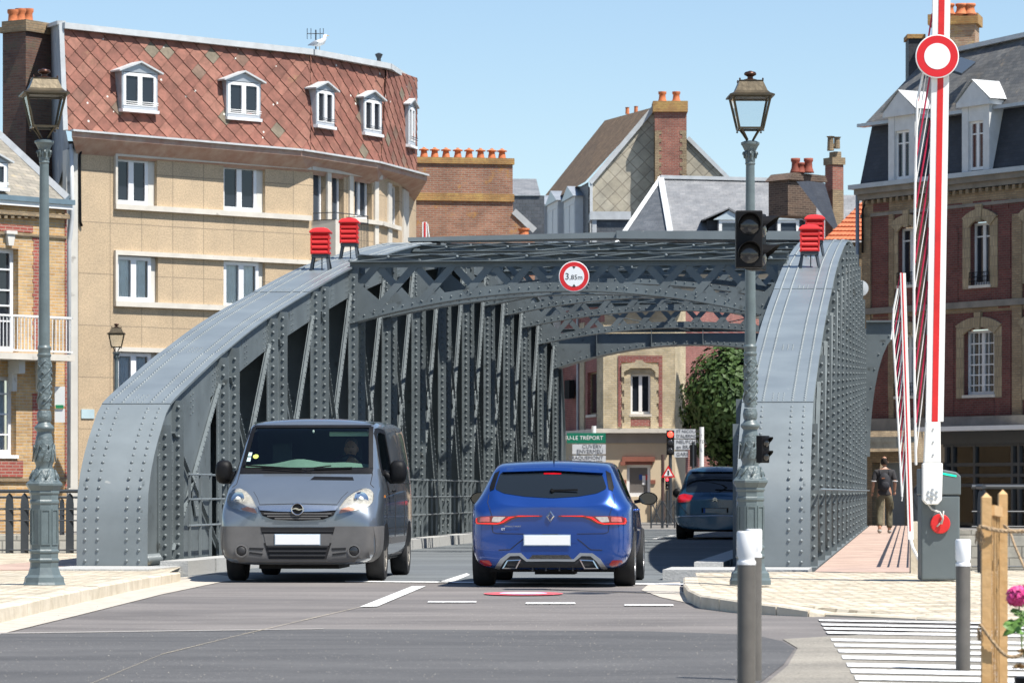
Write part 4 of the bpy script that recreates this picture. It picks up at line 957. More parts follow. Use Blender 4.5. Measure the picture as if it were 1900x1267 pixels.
# little lean-to dormer between the roofs
FZ = Fac(1099, 149.5, 1166, 149.5)
b = MB(); FZ.box(b, 0, FZ.L, FZ.tz(1100,450)[1], FZ.tz(1100,408)[1], -2, 0); b.build('slate_annex', SLATE, gh)
b = MB(); FZ.box(b, -.1, FZ.L+.1, FZ.tz(1100,408)[1], FZ.tz(1100,393)[1], -2, .12); FZ.box(b, 0, .18, FZ.tz(1100,450)[1], FZ.tz(1100,408)[1], 0, .05); b.build('annex_eaves', ZINCW, gh)
# ================================================================= grey slate hipped house
hh = empty('hipped_house', P(1300,600,143), 'grey slate hipped roof house with two white dormers behind the bridge', 'house')
ze = P(1140,450,142).z
A1 = P(1138,446,141.5); B1 = P(1226,332,145); C1 = P(1478,338,145); D1 = P(1600,470,141.5); Fp = P(1248,446,140.6)
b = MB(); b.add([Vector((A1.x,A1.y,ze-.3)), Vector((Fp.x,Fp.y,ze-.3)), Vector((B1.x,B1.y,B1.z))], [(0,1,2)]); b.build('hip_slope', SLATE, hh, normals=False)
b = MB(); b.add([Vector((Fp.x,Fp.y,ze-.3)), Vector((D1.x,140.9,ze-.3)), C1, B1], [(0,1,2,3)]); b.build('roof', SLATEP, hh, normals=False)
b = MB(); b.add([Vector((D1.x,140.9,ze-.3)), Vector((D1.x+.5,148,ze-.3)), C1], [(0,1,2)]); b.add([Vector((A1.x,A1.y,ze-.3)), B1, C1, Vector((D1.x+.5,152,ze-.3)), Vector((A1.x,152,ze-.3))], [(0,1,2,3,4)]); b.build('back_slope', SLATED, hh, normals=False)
b = MB(); b.bar(Vector((A1.x,A1.y,ze-.25)), B1+Z*.05, .16, .1, up=Vector((0,-1,0))); b.bar(Vector((Fp.x,Fp.y,ze-.25)), B1+Z*.05, .24, .1, up=Vector((0,-1,0))); b.bar(B1+Z*.07, C1+Z*.07, .22, .14); b.build('ridge_capping', ZINCW, hh)
b = MB(); b.box(A1.x, D1.x, 141.8, 152, 0, ze-.31); b.build('wall', STUCCO, hh)
FY = Fac(1300, 141.3, 1480, 141.3)
for x0, x1 in ((1331,1374),(1440,1483)):
    t0, t1 = FY.t(x0), FY.t(x1); z1 = FY.tz(x0,408)[1]; z0 = FY.tz(x0,446)[1]; d = MB()
    FY.box(d, t0-.38, t0, z0-.3, z1, -2.5, -.25); FY.box(d, t0-.05, t1+.05, z0-.3, z0, -1, 0); FY.box(d, t1, t1+.1, z0-.3, z1, -2.5, 0); FY.box(d, t0, t0+.06, z0, z1, -1.5, 0)
    dm = d.build('dormer', SLATED, hh); d = MB(); mid = (t0+t1)/2
    FY.prism(d, [(t0-.16, z1), (t1+.16, z1), (mid, z1+.36)], -.1, .06); d.build('pediment', mat('pale_blue_board', (.46,.54,.58), .6), dm)
    d = MB(); FY.prism(d, [(t0-.62, z1), (t0-.5, z1), (mid, z1+.42), (mid, z1+.34+.14)], -2.4, .12); FY.prism(d, [(t1+.25, z1), (t1+.35, z1), (mid, z1+.48), (mid, z1+.38)], -2.4, .12); d.build('dormer_roof', SLATEP, dm)
    window(FY, dm, t0+.06, t1, z0+.05, z1, o=0, mull=0, frm=WHITE, glass=GLB, sill=False, fr=.12, name='window')
# chimneys and orange roof at the right of it
c1 = empty('brick_chimney', P(1497,400,124), 'soot-dark chimney stack with red broken pots right of the grey roof', 'chimney')
F1 = Fac(1462, 124, 1528, 125); b = MB(); F1.box(b, 0, F1.L*.8, F1.tz(1462,400)[1], F1.tz(1465,330)[1], -1, 0); b.build('stack', BRBAND, c1)
b = MB(); F1.prism(b, [(-.1, F1.tz(1465,334)[1]), (F1.L+.1, F1.tz(1465,334)[1]), (F1.L, F1.tz(1465,322)[1]), (.2, F1.tz(1465,320)[1])], -1.1, .1); b.build('cap', BRBAND, c1)
for x in (1476, 1486, 1500): 
    c = MB(); chimney_pot(c, P(x, 321, 124.4), .17, .5 if x != 1486 else .35); c.build('chimney_pot', mat('sooty_terracotta', (.25,.06,.035), .8, var=.4), c1, smooth=True)
b = MB(); b.add([P(1478,337,121.5), P(1530,405,121.5), P(1560,440,121.5), P(1530,340,124), P(1500,336,123)], [(0,1,2,3,4)]); b.build('slate_side', SLATED, c1, normals=False)
c2 = empty('brick_chimney', P(1548,440,126), 'slender brick chimney with a crooked twin cowl between grey and orange roofs', 'chimney')
F2 = Fac(1534, 126.6, 1545, 126); F3 = Fac(1545, 126, 1565, 126.2)
b = MB(); F3.box(b, 0, F3.L, F3.tz(1545,440)[1], F3.tz(1545,305)[1], -.5, 0); b.build('stack', MT['chimney_brick'], c2)
b = MB(); F3.box(b, -.04, F3.L+.05, F3.tz(1545,305)[1], F3.tz(1545,292)[1], -.55, .05); F3.box(b, F3.L*.25, F3.L*.8, F3.tz(1545,292)[1], F3.tz(1545,281)[1], -.4, 0); F3.box(b, 0, F3.L, F3.tz(1545,440)[1], F3.tz(1545,352)[1], -.45, .01); b.build('cap', BROCHRE, c2)
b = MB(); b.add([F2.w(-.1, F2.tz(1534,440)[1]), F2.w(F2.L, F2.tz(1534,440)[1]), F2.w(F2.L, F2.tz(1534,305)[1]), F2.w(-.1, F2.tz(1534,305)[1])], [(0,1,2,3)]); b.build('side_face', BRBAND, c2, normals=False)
b = MB(); b.lathe([(.12,0),(.1,.45),(.15,.5)], 10, P(1541,280,126)); b.lathe([(.11,0),(.1,.35),(.15,.4)], 10, P(1553,276,126)); b.bar(P(1537,271,126), P(1557,269,126), .12, .1); b.build('cowl', BROCHRE, c2)
ot = empty('orange_roof_house', P(1590,440,118), 'orange pantile roof wedged beside the tall brick building', 'house')
PAN = bpy.data.materials.new('pantiles')
b = MB(); n = 9
for i in range(n):
    f0, f1 = i/n, (i+1)/n
    pl0 = P(1528,446,119).lerp(P(1600,374,122), f0); pl1 = P(1528,446,119).lerp(P(1600,374,122), f1)
    pr0 = P(1680,446,119).lerp(P(1680,374,122), f0); pr1 = P(1680,446,119).lerp(P(1680,374,122), f1); u_ = Vector((0,-.03,.03))
    m_ = 40; r0 = [pl0.lerp(pr0, j/m_)+u_*(1+.5*(j%2)) for j in range(m_+1)]; r1 = [pl1.lerp(pr1, j/m_)+u_*.1*(j%2) for j in range(m_+1)]; r2 = [pl0.lerp(pr0, j/m_)-u_*.3 for j in range(m_+1)]
    b.add(r0+r1+r2, [(j, j+1, m_+1+j+1, m_+1+j) for j in range(m_)]+[(j, 2*(m_+1)+j, 2*(m_+1)+j+1, j+1) for j in range(m_)])
b.build('roof', mat('orange_tile', (.50,.15,.065), .8, var=.22, vscale=5, dirt=((.25,.12,.07), 3, .66)), ot, normals=False)
b = MB(); b.box(P(1528,446,119).x, P(1680,446,119).x, 119.2, 126, 0, P(1528,446,119).z-.05); b.build('wall', BROCHRE, ot)
b = MB(); b.add([P(1560,362,131), P(1615,362,131), P(1615,450,129), P(1540,450,129)], [(0,1,2,3)]); b.build('rear_roof', SLATEP, ot, normals=False)
# ================================================================= tall red brick building, right
FR = Fac(1600, 113, 1960, 105.5)
rbld = empty('brick_apartment_building', FR.w(0,0), 'tall dark red brick building with slate mansard on the right', 'building')
ze = FR.tz(1605, 352)[1]; 
WR = [(1667,422,1702,530),(1801,412,1838,530), (1662,620,1702,735),(1789,612,1846,733), (1905,405,1935,520),(1905,605,1938,735)]
HR = [hole(FR, *w_) for w_ in WR]; zg = FR.tz(1605, 778)[1]
b = MB(); FR.wall(b, 0, FR.L, zg, ze, HR, .3); b.build('wall', BRDK, rbld)
sd = P(1600,HY,113); b = MB(); b.add([Vector((sd.x,sd.y,0)), Vector((sd.x+5,sd.y+12,0)), Vector((sd.x+5,sd.y+12,ze)), Vector((sd.x,sd.y,ze))], [(0,1,2,3)]); b.build('side_wall', BROCHRE, rbld, normals=False)
b = MB()
panels = [(1621,445,1649,525),(1738,425,1778,500),(1853,415,1875,500), (1756,380,1786,396),(1806,374,1840,392),(1845,372,1872,388),(1621,378,1650,394),
          (1618,615,1652,778),(1741,600,1770,778),(1854,585,1876,778),(1792,740,1845,770),(1662,748,1702,772),(1738,520,1778,572),(1853,520,1875,572),(1621,535,1649,590)]
for x0, y0, x1, y1 in panels: FR.pbox(b, x0, y0, x1, y1, 0, .02)
b.build('red_brick_panel', BRDK, rbld)
b = MB(); FR.box(b, 0, FR.L, FR.tz(1605,402)[1], FR.tz(1605,372)[1], 0, .012); FR.box(b, 0, FR.L, FR.tz(1605,592)[1], FR.tz(1605,572)[1], 0, .016); FR.pbox(b, 1740, 410, 1752, 776, 0, .014); b.build('ochre_band', BROCHRE, rbld)
# arches over the windows, keystones and pilasters
for i, (x0, y0, x1, y1) in enumerate(WR):
    h = HR[i]; c = (h[0]+h[1])/2; hw = (h[1]-h[0])/2; b = MB(); k = 8; pts = []; wd_ = .34
    for j in range(k+1):
        a = -1+2*j/k; pts.append((c+a*(hw+.02), h[3]+.22*(1-a*a)-.16))
    for j in range(k+1):
        a = 1-2*j/k; pts.append((c+a*(hw+wd_), h[3]+.25*(1-a*a)+.12))
    FR.prism(b, pts[:k+1]+pts[k+1:], 0, .07)
    FR.box(b, h[0]-wd_, h[0], h[2]-.1, h[3]+.05, 0, .03); FR.box(b, h[1], h[1]+wd_, h[2]-.1, h[3]+.05, 0, .03); FR.prism(b, [(c-.1,h[3]-.02),(c+.1,h[3]-.02),(c+.15,h[3]+.5),(c-.15,h[3]+.5)], 0, .1)
    b.build('window_arch', brickmat('arch_brick', (.33,.26,.16), (.42,.34,.22), (.26,.21,.15), .12, .3, .012), rbld)
    grid = i in (3, 5)
    window(FR, rbld, h[0], h[1], h[2], h[3]-.04, o=-.16, mull=1, rails=((.15,.31,.47,.63,.8) if grid else (.78,)), bars=((.17,.34,.66,.83) if grid else ()), frm=OLDW, glass=GLB if grid else GL, fr=.075, curtain=grid)
    if not grid:
        b = MB(); 
        for q in range(3): b.tube([FR.w(h[0], h[2]+.12+.13*q, .06), FR.w(h[1], h[2]+.12+.13*q, .06)], .012, 5)
        for q in range(9): tt = h[0]+(h[1]-h[0])*q/8; b.tube([FR.w(tt, h[2], .06), FR.w(tt+.05*(q%2), h[2]+.4, .06)], .012, 5)
        b.build('window_guard', BLACKP, rbld)
b = MB()
for y0, y1, o_ in ((350,362,.30),(362,372,.16),(398,404,.05),(573,584,.10),(778,800,.28)):
    zz1, zz0 = FR.tz(1605, y0)[1], FR.tz(1605, y1)[1]; FR.box(b, -.05, FR.L, zz0, zz1, -.1, o_)
b.build('cornice', mat('weathered_stone', (.22,.20,.17), .85, var=.25, vscale=2), rbld)
b = MB()
for i in range(34): FR.box(b, .3+i*.3, .42+i*.3, FR.tz(1605,380)[1], FR.tz(1605,372)[1], 0, .14)
for x0, x1 in ((1601,1617),(1651,1660),(1706,1716),(1880,1898)): FR.pbox(b, x0, 398, x1, 776, 0, .05)
b.build('pilaster', BROCHRE, rbld)
tube_on(FR, rbld, [(1606,470),(1606,390),(1612,372),(1650,366),(1900,340)], .12, .035, BLACKP, 'cable'); 
b = MB(); b.tube([FR.w(-.12, FR.tz(1600,362)[1], .1), FR.w(-.12, .2, .1)], .06, 8); b.build('drain_pipe', mat('blue_grey_pipe', (.16,.2,.26), .5), rbld)
# mansard: steep dark slates, then upper slope
zm = FR.tz(1608, 232)[1]; zc = ze+.12
b = MB(); b.add([FR.w(0, zc, .1), FR.w(FR.L, zc, .1), FR.w(FR.L, zm, -.35), FR.w(.05, zm, -.35)], [(0,1,2,3)]); b.add([FR.w(0,zc,.1), FR.w(.05,zm,-.35), FR.w(.6,zm,-7), FR.w(.6,zc,-7)], [(0,1,2,3)]); b.build('mansard', SLATED, rbld, normals=False)
b = MB(); rtp = P(1735, 92, 111.5); rt2 = P(1960, 42, 106)
b.add([FR.w(-.1, zm, -.1), FR.w(FR.L, zm, -.1), Vector((rt2.x,rt2.y+2.5,rt2.z)), rtp+Vector((0,2.5,0))], [(0,1,2,3)]); b.build('roof', brickmat('upper_slate', (.10,.105,.11), (.16,.16,.155), (.07,.07,.07), .22, .13, .006, rough=.7, moss=((.24,.20,.15), 1.4, .57)), rbld, normals=False)
b = MB(); b.bar(FR.w(-.15, zm, -.05), FR.w(FR.L, zm, -.05), .3, .10); b.build('gutter', ZINC, rbld)
b = MB(); b.bar(rtp+Vector((0,2.4,.05)), Vector((rt2.x,rt2.y+2.4,rt2.z+.05)), .3, .14); b.build('ridge_capping', ZINCW, rbld)
b = MB(); zz = FR.tz(1605,352)[1]; FR.box(b, -.2, FR.L, zz, zz+.14, -.2, .42); b.build('lower_gutter', ZINC, rbld)
for x0, x1, yt, yb, yp in ((1663,1703,225,337,190),(1800,1841,207,320,172)):
    t0, t1 = FR.t(x0), FR.t(x1); z1 = FR.tz(x0, yt)[1]; z0 = FR.tz(x0, yb)[1]; d = MB(); o_ = .22
    FR.box(d, t0-.12, t0+.16, z0, z1+.1, -1, o_); FR.box(d, t1-.16, t1+.12, z0, z1+.1, -1, o_); FR.box(d, t0+.16, t1-.16, z1-.34, z1+.1, -1, o_-.02); FR.box(d, t0-.24, t1+.24, z1+.1, z1+.24, -1, o_+.12)
    mid = (t0+t1)/2; FR.prism(d, [(t0-.26, z1+.24), (t1+.26, z1+.24), (mid, z1+.86)], -.02, o_+.1)
    dm = d.build('dormer', OLDW, rbld); d = MB()
    d.add([FR.w(mid, z1+.9, o_+.15), FR.w(t1+.34, z1+.26, o_+.15), FR.w(t1+.34, z1+.28, -1.3), FR.w(mid, z1+.9, -1.6)], [(0,1,2,3)]); d.add([FR.w(mid, z1+.9, o_+.15), FR.w(t0-.34, z1+.26, o_+.15), FR.w(t0-.34, z1+.28, -1.3), FR.w(mid, z1+.9, -1.6)], [(3,2,1,0)])
    d.build('dormer_roof', ZINCW, dm, normals=False); window(FR, dm, t0+.16, t1-.16, z0+.03, z1-.34, o=.12, mull=1, rails=(.74,), frm=WHITE, glass=glassmat('glass_warm', (.10,.03,.02), .05) if x0 > 1700 else GL, sill=False, fr=.07)
sk_ = MB(); pp = P(1782,122,109.5); sk_.bar(P(1770,134,109), P(1796,113,110), .5, .08, up=Vector((0,-.7,.7))); sk_.build('skylight', GLB, rbld)
c3 = empty('brick_chimney', P(1790,60,111), 'broad weathered chimney stack with orange pots above the right ridge', 'chimney')
F4 = Fac(1722, 113, 1815, 112.6); b = MB(); F4.box(b, F4.t(1750), F4.L-.1, F4.tz(1722,100)[1], F4.tz(1722,47)[1], -1, 0); b.build('stack', brickmat('tan_brick', (.36,.2,.12), (.5,.36,.24), (.38,.3,.22), .22, .07, .012, moss=((.5,.36,.12), 1.6, .55)), c3)  # lighter tan brick with ochre patches
b = MB(); F4.box(b, 0, F4.L, F4.tz(1722,47)[1], F4.tz(1722,28)[1], -1.1, .1); b.build('cap', BRLICH, c3)
for x in (1760, 1784, 1799):
    c = MB(); chimney_pot(c, P(x, 28, 112), .2, .34); c.build('chimney_pot', TERRA, c3, smooth=True)
c4 = empty('brick_chimney', P(1700,130,114), 'dark narrow chimney stack behind the round no-entry sign', 'chimney')
F5 = Fac(1686, 114, 1714, 114); b = MB(); F5.box(b, 0, F5.L, F5.tz(1690,220)[1], F5.tz(1690,72)[1], -.9, 0); b.build('stack', SLATED, c4); b = MB(); F5.box(b, -.05, F5.L+.05, F5.tz(1690,72)[1], F5.tz(1690,64)[1], -1, .06); b.build('cap', BRLICH, c4)
# ground-floor shopfront of the right building
b = MB(); FR.box(b, .1, FR.L, 0, zg, -3.2, -3.1); b.build('shop_back', mat('shop_reflection_greys', (.20,.195,.185), .9, vscale=1.1, col2=(.5,.49,.47)), rbld)  # grey blotches imitate reflections in the shopfront, put into the wall colour
sf = MB(); GFR = mat('shop_frame', (.04,.05,.06), .5)
x = 1745
for x0 in (1708,1745,1757,1798,1868,1880,1936): sf_ = 1; FR.pbox(sf, x0-2, 822, x0+2, 1010, -.35, -.2)
for y0 in (826, 862, 900, 882): FR.pbox(sf, 1740, y0-3, 1955, y0+3, -.34, -.21)
FR.pbox(sf, 1740, 800, 1955, 824, -.35, -.1)
sf.build('shop_frame', GFR, rbld)
g_ = MB(); FR.pbox(g_, 1742, 822, 1955, 1000, -.30, -.28); g_.build('shop_glass', glassmat('clear_pane'), rbld)
sa = MB(); FR.pbox(sa, 1738, 793, 1955, 801, .1, .9); sa.build('awning_box', WHITE, rbld)
sa = MB(); FR.pbox(sa, 1604, 812, 1700, 822, .05, .8); FR.pbox(sa, 1604, 822, 1700, 833, .7, .78); sa.build('awning', mat('faded_awning', (.34,.33,.27), .9, var=.3, vscale=3), rbld)
dr = MB(); FR.pbox(dr, 1628, 858, 1680, 975, -.35, -.3); dr.build('door', mat('grey_door', (.20,.235,.25), .6, var=.1), rbld)
dr = MB(); FR.pbox(dr, 1604, 838, 1690, 858, -.3, .05); FR.pbox(dr, 1604, 858, 1620, 985, -.3, .04); FR.pbox(dr, 1680, 858, 1742, 985, -.3, .02); dr.build('shop_pier', BROCHRE, rbld)
# ================================================================= corner house seen through the bridge
K1 = Fac(1040, 134.5, 1122, 127); K2 = Fac(1122, 127, 1252, 127); K3 = Fac(1252, 127, 1420, 141)
co = empty('corner_house', K2.w(0,0), 'brick and stone corner house with cream ground floor beyond the bridge', 'house')
zt_ = K2.tz(1150, 560)[1]; zm_ = K2.tz(1150, 800)[1]
hk = hole(K2, 1170, 694, 1207, 768); hd = hole(K2, 1163, 862, 1207, 985)
b = MB(); K2.wall(b, 0, K2.L, zm_, zt_, [hk], .3); K3.box(b, .03, 1.6, zm_, zt_, -.4, 0); b.build('pale_brick_wall', BRPALE, co)
hk1 = [hole(K1, 1090, 692, 1108, 770)]
b = MB(); K1.wall(b, 0, K1.L, zm_, zt_, hk1, .2); K3.box(b, 1.6, K3.L, 0, zt_, -.4, 0); K2.pbox(b, 1147, 672, 1153, 792, 0, .03); K2.pbox(b, 1222, 672, 1229, 792, 0, .03); K2.pbox(b, 1147, 660, 1229, 672, 0, .03); K2.pbox(b, 1168, 778, 1208, 790, 0, .02)
b.build('red_brick_wall', brickmat('rose_brick', (.25,.06,.052), (.32,.09,.078), (.33,.23,.2), .22, .07, .011), co)
b = MB(); K1.pbox(b, 1078, 600, 1086, 800, 0, .05); K1.pbox(b, 1110, 600, 1122, 800, 0, .05); K2.prism(b, [K2.tz(*q) for q in ((1153,700),(1158,700),(1158,690),(1170,683),(1208,683),(1216,690),(1216,700),(1222,700),(1222,680),(1195,672),(1192,668),(1180,668),(1178,672),(1153,676))], 0, .08)
for y_ in range(700, 790, 12): K2.pbox(b, 1158-(y_//12)%2*4, y_, 1170, y_+12, 0, .05); K2.pbox(b, 1207, y_, 1218+(y_//12)%2*4, y_+12, 0, .05)
b.build('stone_trim', BRPALE, co)
window(K2, co, *hk, o=-.15, frm=PVC, fr=.07); window(K1, co, *hk1[0], o=-.12, frm=BROCHRE, mull=0, fr=.05)
b = MB(); K2.box(b, -.3, K2.L+.1, zm_-.06, zm_+.09, -.2, .35); K1.box(b, 0, K1.L+.2, zm_-.06, zm_+.09, -.2, .35); b.build('cornice', CONC, co)
b = MB(); K1.wall(b, 0, K1.L, 0, zm_-.06, [], .2); K2.wall(b, 0, K2.L, 0, zm_-.06, [hd], .3); K3.box(b, .03, 1.58, 0, zm_, -.4, -.0); b.build('stucco_wall', STUCCO, co)
b = MB(); K2.pbox(b, 1118, 803, 1250, 822, 0, .04); b.build('grey_band', GREYST, co)
b = MB(); K2.pbox(b, 1154, 847, 1215, 856, 0, .10); K2.pbox(b, 1160, 856, 1211, 862, 0, .06); K2.pbox(b, 1151, 856, 1160, 863, 0, .1); K2.pbox(b, 1207, 890, 1216, 897, 0, .05); K2.pbox(b, 1154, 890, 1162, 897, 0, .05); K2.pbox(b, 1207, 925, 1216, 932, 0, .05); b.build('door_lintel', mat('brown_lintel', (.25,.09,.06), .8, var=.15), co)
wd = window(K2, co, hd[0], hd[1], .9, hd[3], o=-.15, frm=PVC, mull=0, fr=.1, glass=glassmat('dusty_glass', (.16,.145,.135), .2), sill=False)
b = MB(); K2.box(b, hd[0], hd[1], 0, .9, -.3, -.1); b.build('plinth', STUCCO, co)
for x0, x1, cc in ((1186,1192,(.03,.08,.3)),(1192,1198,(.75,.75,.75)),(1198,1203,(.45,.04,.04))):
    b = MB(); K2.pbox(b, x0, 880 if x0 != 1192 else 882, x1, 890 if x0 != 1192 else 899, -.19, -.175); b.build('flag_sticker', mat('flag%d' % x0, cc, .7), wd)
b = MB(); b.tube([K1.w(K1.t(1076), z_, .08) for z_ in (.3, 8)], .05, 8); b.build('drain_pipe', ZINC, co)
b = MB(); K1.pbox(b, 1062, 706, 1071, 740, .1, .3); b.build('shop_bracket_sign', BLACKP, co)
b = MB(); K2.prism(b, [(-.6, zt_), (K2.L+.4, zt_), (K2.L-.6, zt_+2), (.3, zt_+2)], -6, .3); b.build('roof', SLATE, co)
# filler houses further back that show through the lattice and along the far street
for (x0, x1, D_, zt2, m_, lab) in ((1290,1420,160,7.5,STUCCO,'low cream house at the end of the far street'), (560,1060,140,6.0,BRMOSS,'brown brick row hidden behind the bridge lattice')):
    Fq = Fac(x0, D_, x1, D_+1); e = empty('row_house', Fq.w(0,0), lab, 'house'); b = MB(); Fq.box(b, 0, Fq.L, 0, zt2, -8, 0); b.build('wall', m_, e)
    b = MB(); Fq.prism(b, [(0, zt2), (Fq.L, zt2), (Fq.L-.5, zt2+1.8), (.5, zt2+1.8)], -7, .2); b.build('roof', SLATE, e)
    for q in range(max(1, int(Fq.L/2.6))):
        tt = .8+q*2.6
        if tt+1 < Fq.L: window(Fq, e, tt, tt+1, 3.2, 4.7, o=.05)
# ---------------------------------------------------------------- street lamps
CLEARG = glassmat('clear_glass', alpha=(.93,.95,.95))
def make_lamp(name, loc, label, rz=0, group='ornate street lamps'):
    L = empty(name, loc, label, 'street lamp', group, rz); M = WM[L]
    b = MB(M); b.lathe([(.225,0),(.225,.045),(.212,.07),(.205,.12),(.175,.145),(.170,.16),(.150,.22),(.148,.27),(.160,.285),(.160,.30),(.147,.315),(.147,.36),(.158,.375),(.158,.39),(.145,.405),(.145,.86),(.156,.875),(.156,.895),(.147,.91),(.147,.96),(.160,.975),(.160,.99),(.155,1.0),(.185,1.045),(.192,1.055),(.192,1.075),(.17,1.095)], 8, rot=.5)
    ped = b.build('pedestal', LAMPP, L)
    b = MB(M)
    for k in range(8):
        a = 2*pi*k/8; R = Matrix.Rotation(a, 4, 'Z'); rr = .145*cos(pi/8)+.001; w = .046
        b2 = MB(M @ R)
        for z0, z1, y0, y1 in ((.45,.465,-w,w),(.80,.815,-w,w),(.465,.80,-w,-w+.012),(.465,.80,w-.012,w)): b2.box(rr, rr+.008, y0, y1, z0, z1)
        b.v_off = 0; n = len(b.v); b.v += b2.v; b.f += [[n+i for i in f] for f in b2.f]; b.m += b2.m
    b.build('panel_moulding', LAMPP, ped)
    b = MB(M); b.lathe([(.165,1.095),(.150,1.11),(.135,1.15),(.120,1.19),(.095,1.225)], 24); b.lathe([(.070,1.55),(.066,1.60)], 16)
    b.lathe([(.102,1.30),(.104,1.33),(.098,1.45),(.084,1.55)], 24); b.lathe([(.062,1.70),(.073,1.72),(.078,1.76),(.070,1.80),(.063,1.82)], 24); b.lathe([(.061,1.83),(.066,2.0),(.068,2.15),(.064,2.36)], 24); b.lathe([(.050,4.36),(.056,4.42),(.060,4.48),(.085,4.53)], 24)
    b.build('relief_ornament', LAMPO, L, smooth=True, angle=45)
    # raised scrolls and acanthus leaves
    b = MB(M); 
    for q in range(3):
        pts = []
        for i in range(22):
            a = q*2.1+i*.33; z = 1.86+i*.0225; pts.append((.071*cos(a), .071*sin(a), z))
        b.tube(pts, .0075, 6)
        for i in range(2, 20, 3):
            a = q*2.1+i*.33; z = 1.86+i*.0225; s = 1 if i % 2 else -1
            b.tube([(.071*cos(a), .071*sin(a), z), (.078*cos(a+.25*s), .078*sin(a+.25*s), z+.035), (.078*cos(a+.5*s), .078*sin(a+.5*s), z+.02), (.073*cos(a+.4*s), .073*sin(a+.4*s), z)], [.007,.008,.007,.004], 6)
    for k in range(8):
        a = 2*pi*k/8
        b.tube([(.118*cos(a-.3), .118*sin(a-.3), 1.30), (.108*cos(a), .108*sin(a), 1.40), (.112*cos(a+.25), .112*sin(a+.25), 1.47), (.103*cos(a+.38), .103*sin(a+.38), 1.43)], .008, 6)
        b.tube([(.15*cos(a), .15*sin(a), 1.12), (.135*cos(a+.2), .135*sin(a+.2), 1.17), (.115*cos(a+.35), .115*sin(a+.35), 1.21)], .012, 6)
        b.tube([(.058*cos(a), .058*sin(a), 4.40), (.072*cos(a), .072*sin(a), 4.47), (.082*cos(a), .082*sin(a), 4.44)], [.010,.012,.006], 6)
    b.build('scrollwork', LAMPP, L, smooth=True)
    b = MB(M); b.lathe([(.09,1.22),(.085,1.26),(.098,1.29),(.102,1.30)], 24); b.lathe([(.084,1.55),(.076,1.575),(.074,1.60),(.098,1.625),(.102,1.64),(.098,1.655),(.075,1.675),(.06,1.70)], 24)
    b.lathe([(.064,2.36),(.072,2.375),(.072,2.39),(.062,2.40),(.066,2.44),(.072,2.455),(.06,2.48)], 24)
    b.lathe([(.058,2.48),(.0575,2.7)], 24); b.lathe([(.0575,2.7),(.046,4.33)], 32, flute=(2.72, 4.30)); b.lathe([(.046,4.33),(.054,4.345),(.05,4.36)], 24)
    b.lathe([(.085,4.53),(.098,4.545),(.098,4.565),(.06,4.58)], 24); b.build('shaft', LAMPP, L, smooth=True, angle=35)
    # lantern
    b = MB(M); zb, zt_ = 4.705, 5.03; hb, ht = .125, .195
    for sx in (-1, 1):
        for sy in (-1, 1):
            b.bar((sx*hb, sy*hb, zb), (sx*ht, sy*ht, zt_), .018, .018); b.tube([(sx*hb*.8, sy*hb*.8, zb), (sx*.07, sy*.07, 4.66), (sx*.03, sy*.03, 4.59)], .011, 6); b.lathe([(.008,-.02),(.012,-.01),(.004,.0)], 6, (sx*hb, sy*hb, zb-.012))
    for s, z, t in ((hb, zb, .022), (ht, zt_, .03)):
        for k in (-1, 1): b.bar((-s, k*s, z), (s, k*s, z), .02, t); b.bar((k*s, -s, z), (k*s, s, z), .02, t)
    b.build('lantern_frame', BRASS, L)
    b = MB(M)
    for sx, sy in ((1,0),(-1,0),(0,1),(0,-1)):
        if sx: b.add([(sx*hb,-hb,zb),(sx*hb,hb,zb),(sx*ht,ht,zt_),(sx*ht,-ht,zt_)], [(0,1,2,3)])
        else: b.add([(-hb,sy*hb,zb),(hb,sy*hb,zb),(ht,sy*ht,zt_),(-ht,sy*ht,zt_)], [(0,1,2,3)])
    b.build('lantern_glass', CLEARG, L)
    b = MB(M); r2 = 1.414
    b.lathe([(.235*r2,5.03),(.235*r2,5.045),(.19*r2,5.065),(.165*r2,5.09),(.125*r2,5.185),(.122*r2,5.19)], 4, rot=.5)
    b.lathe([(.128*r2,5.19),(.128*r2,5.20)], 4, rot=.5)
    b.build('lantern_roof', BRASS, L)
    b = MB(M); b.lathe([(.085,5.20),(.07,5.215),(.03,5.225),(.03,5.245),(.062,5.262),(.066,5.275),(.055,5.292),(.025,5.30),(.012,5.305)], 16)
    for sx in (-1,1):
        for sy in (-1,1): b.lathe([(.008,5.2),(.01,5.21),(.004,5.222)], 6, (sx*.12, sy*.12, 0))
    b.build('finial', mat('dark_bronze', (.07,.035,.025), .35, metal=.7, var=.3), L, smooth=True, angle=50)
    return L
lamp1 = make_lamp('street_lamp', G(82,1092,.08), 'ornate grey cast-iron street lamp on the cobbles before the left arch', rz=radians(14))
lamp2 = copy_tree(lamp1, G(1392,1084,.10), radians(2)); lamp2['label'] = 'ornate street lamp carrying traffic lights before the right arch'; lamp2.scale = (1,1,1.012)
WM[lamp2] = Matrix.Translation(G(1392,1084,.10))
lamp3 = copy_tree(lamp1, P(216,984,92)-Z*.0, radians(5)); lamp3.location.z = .05; lamp3['label'] = 'smaller distant street lamp against the beige pebbledash block'
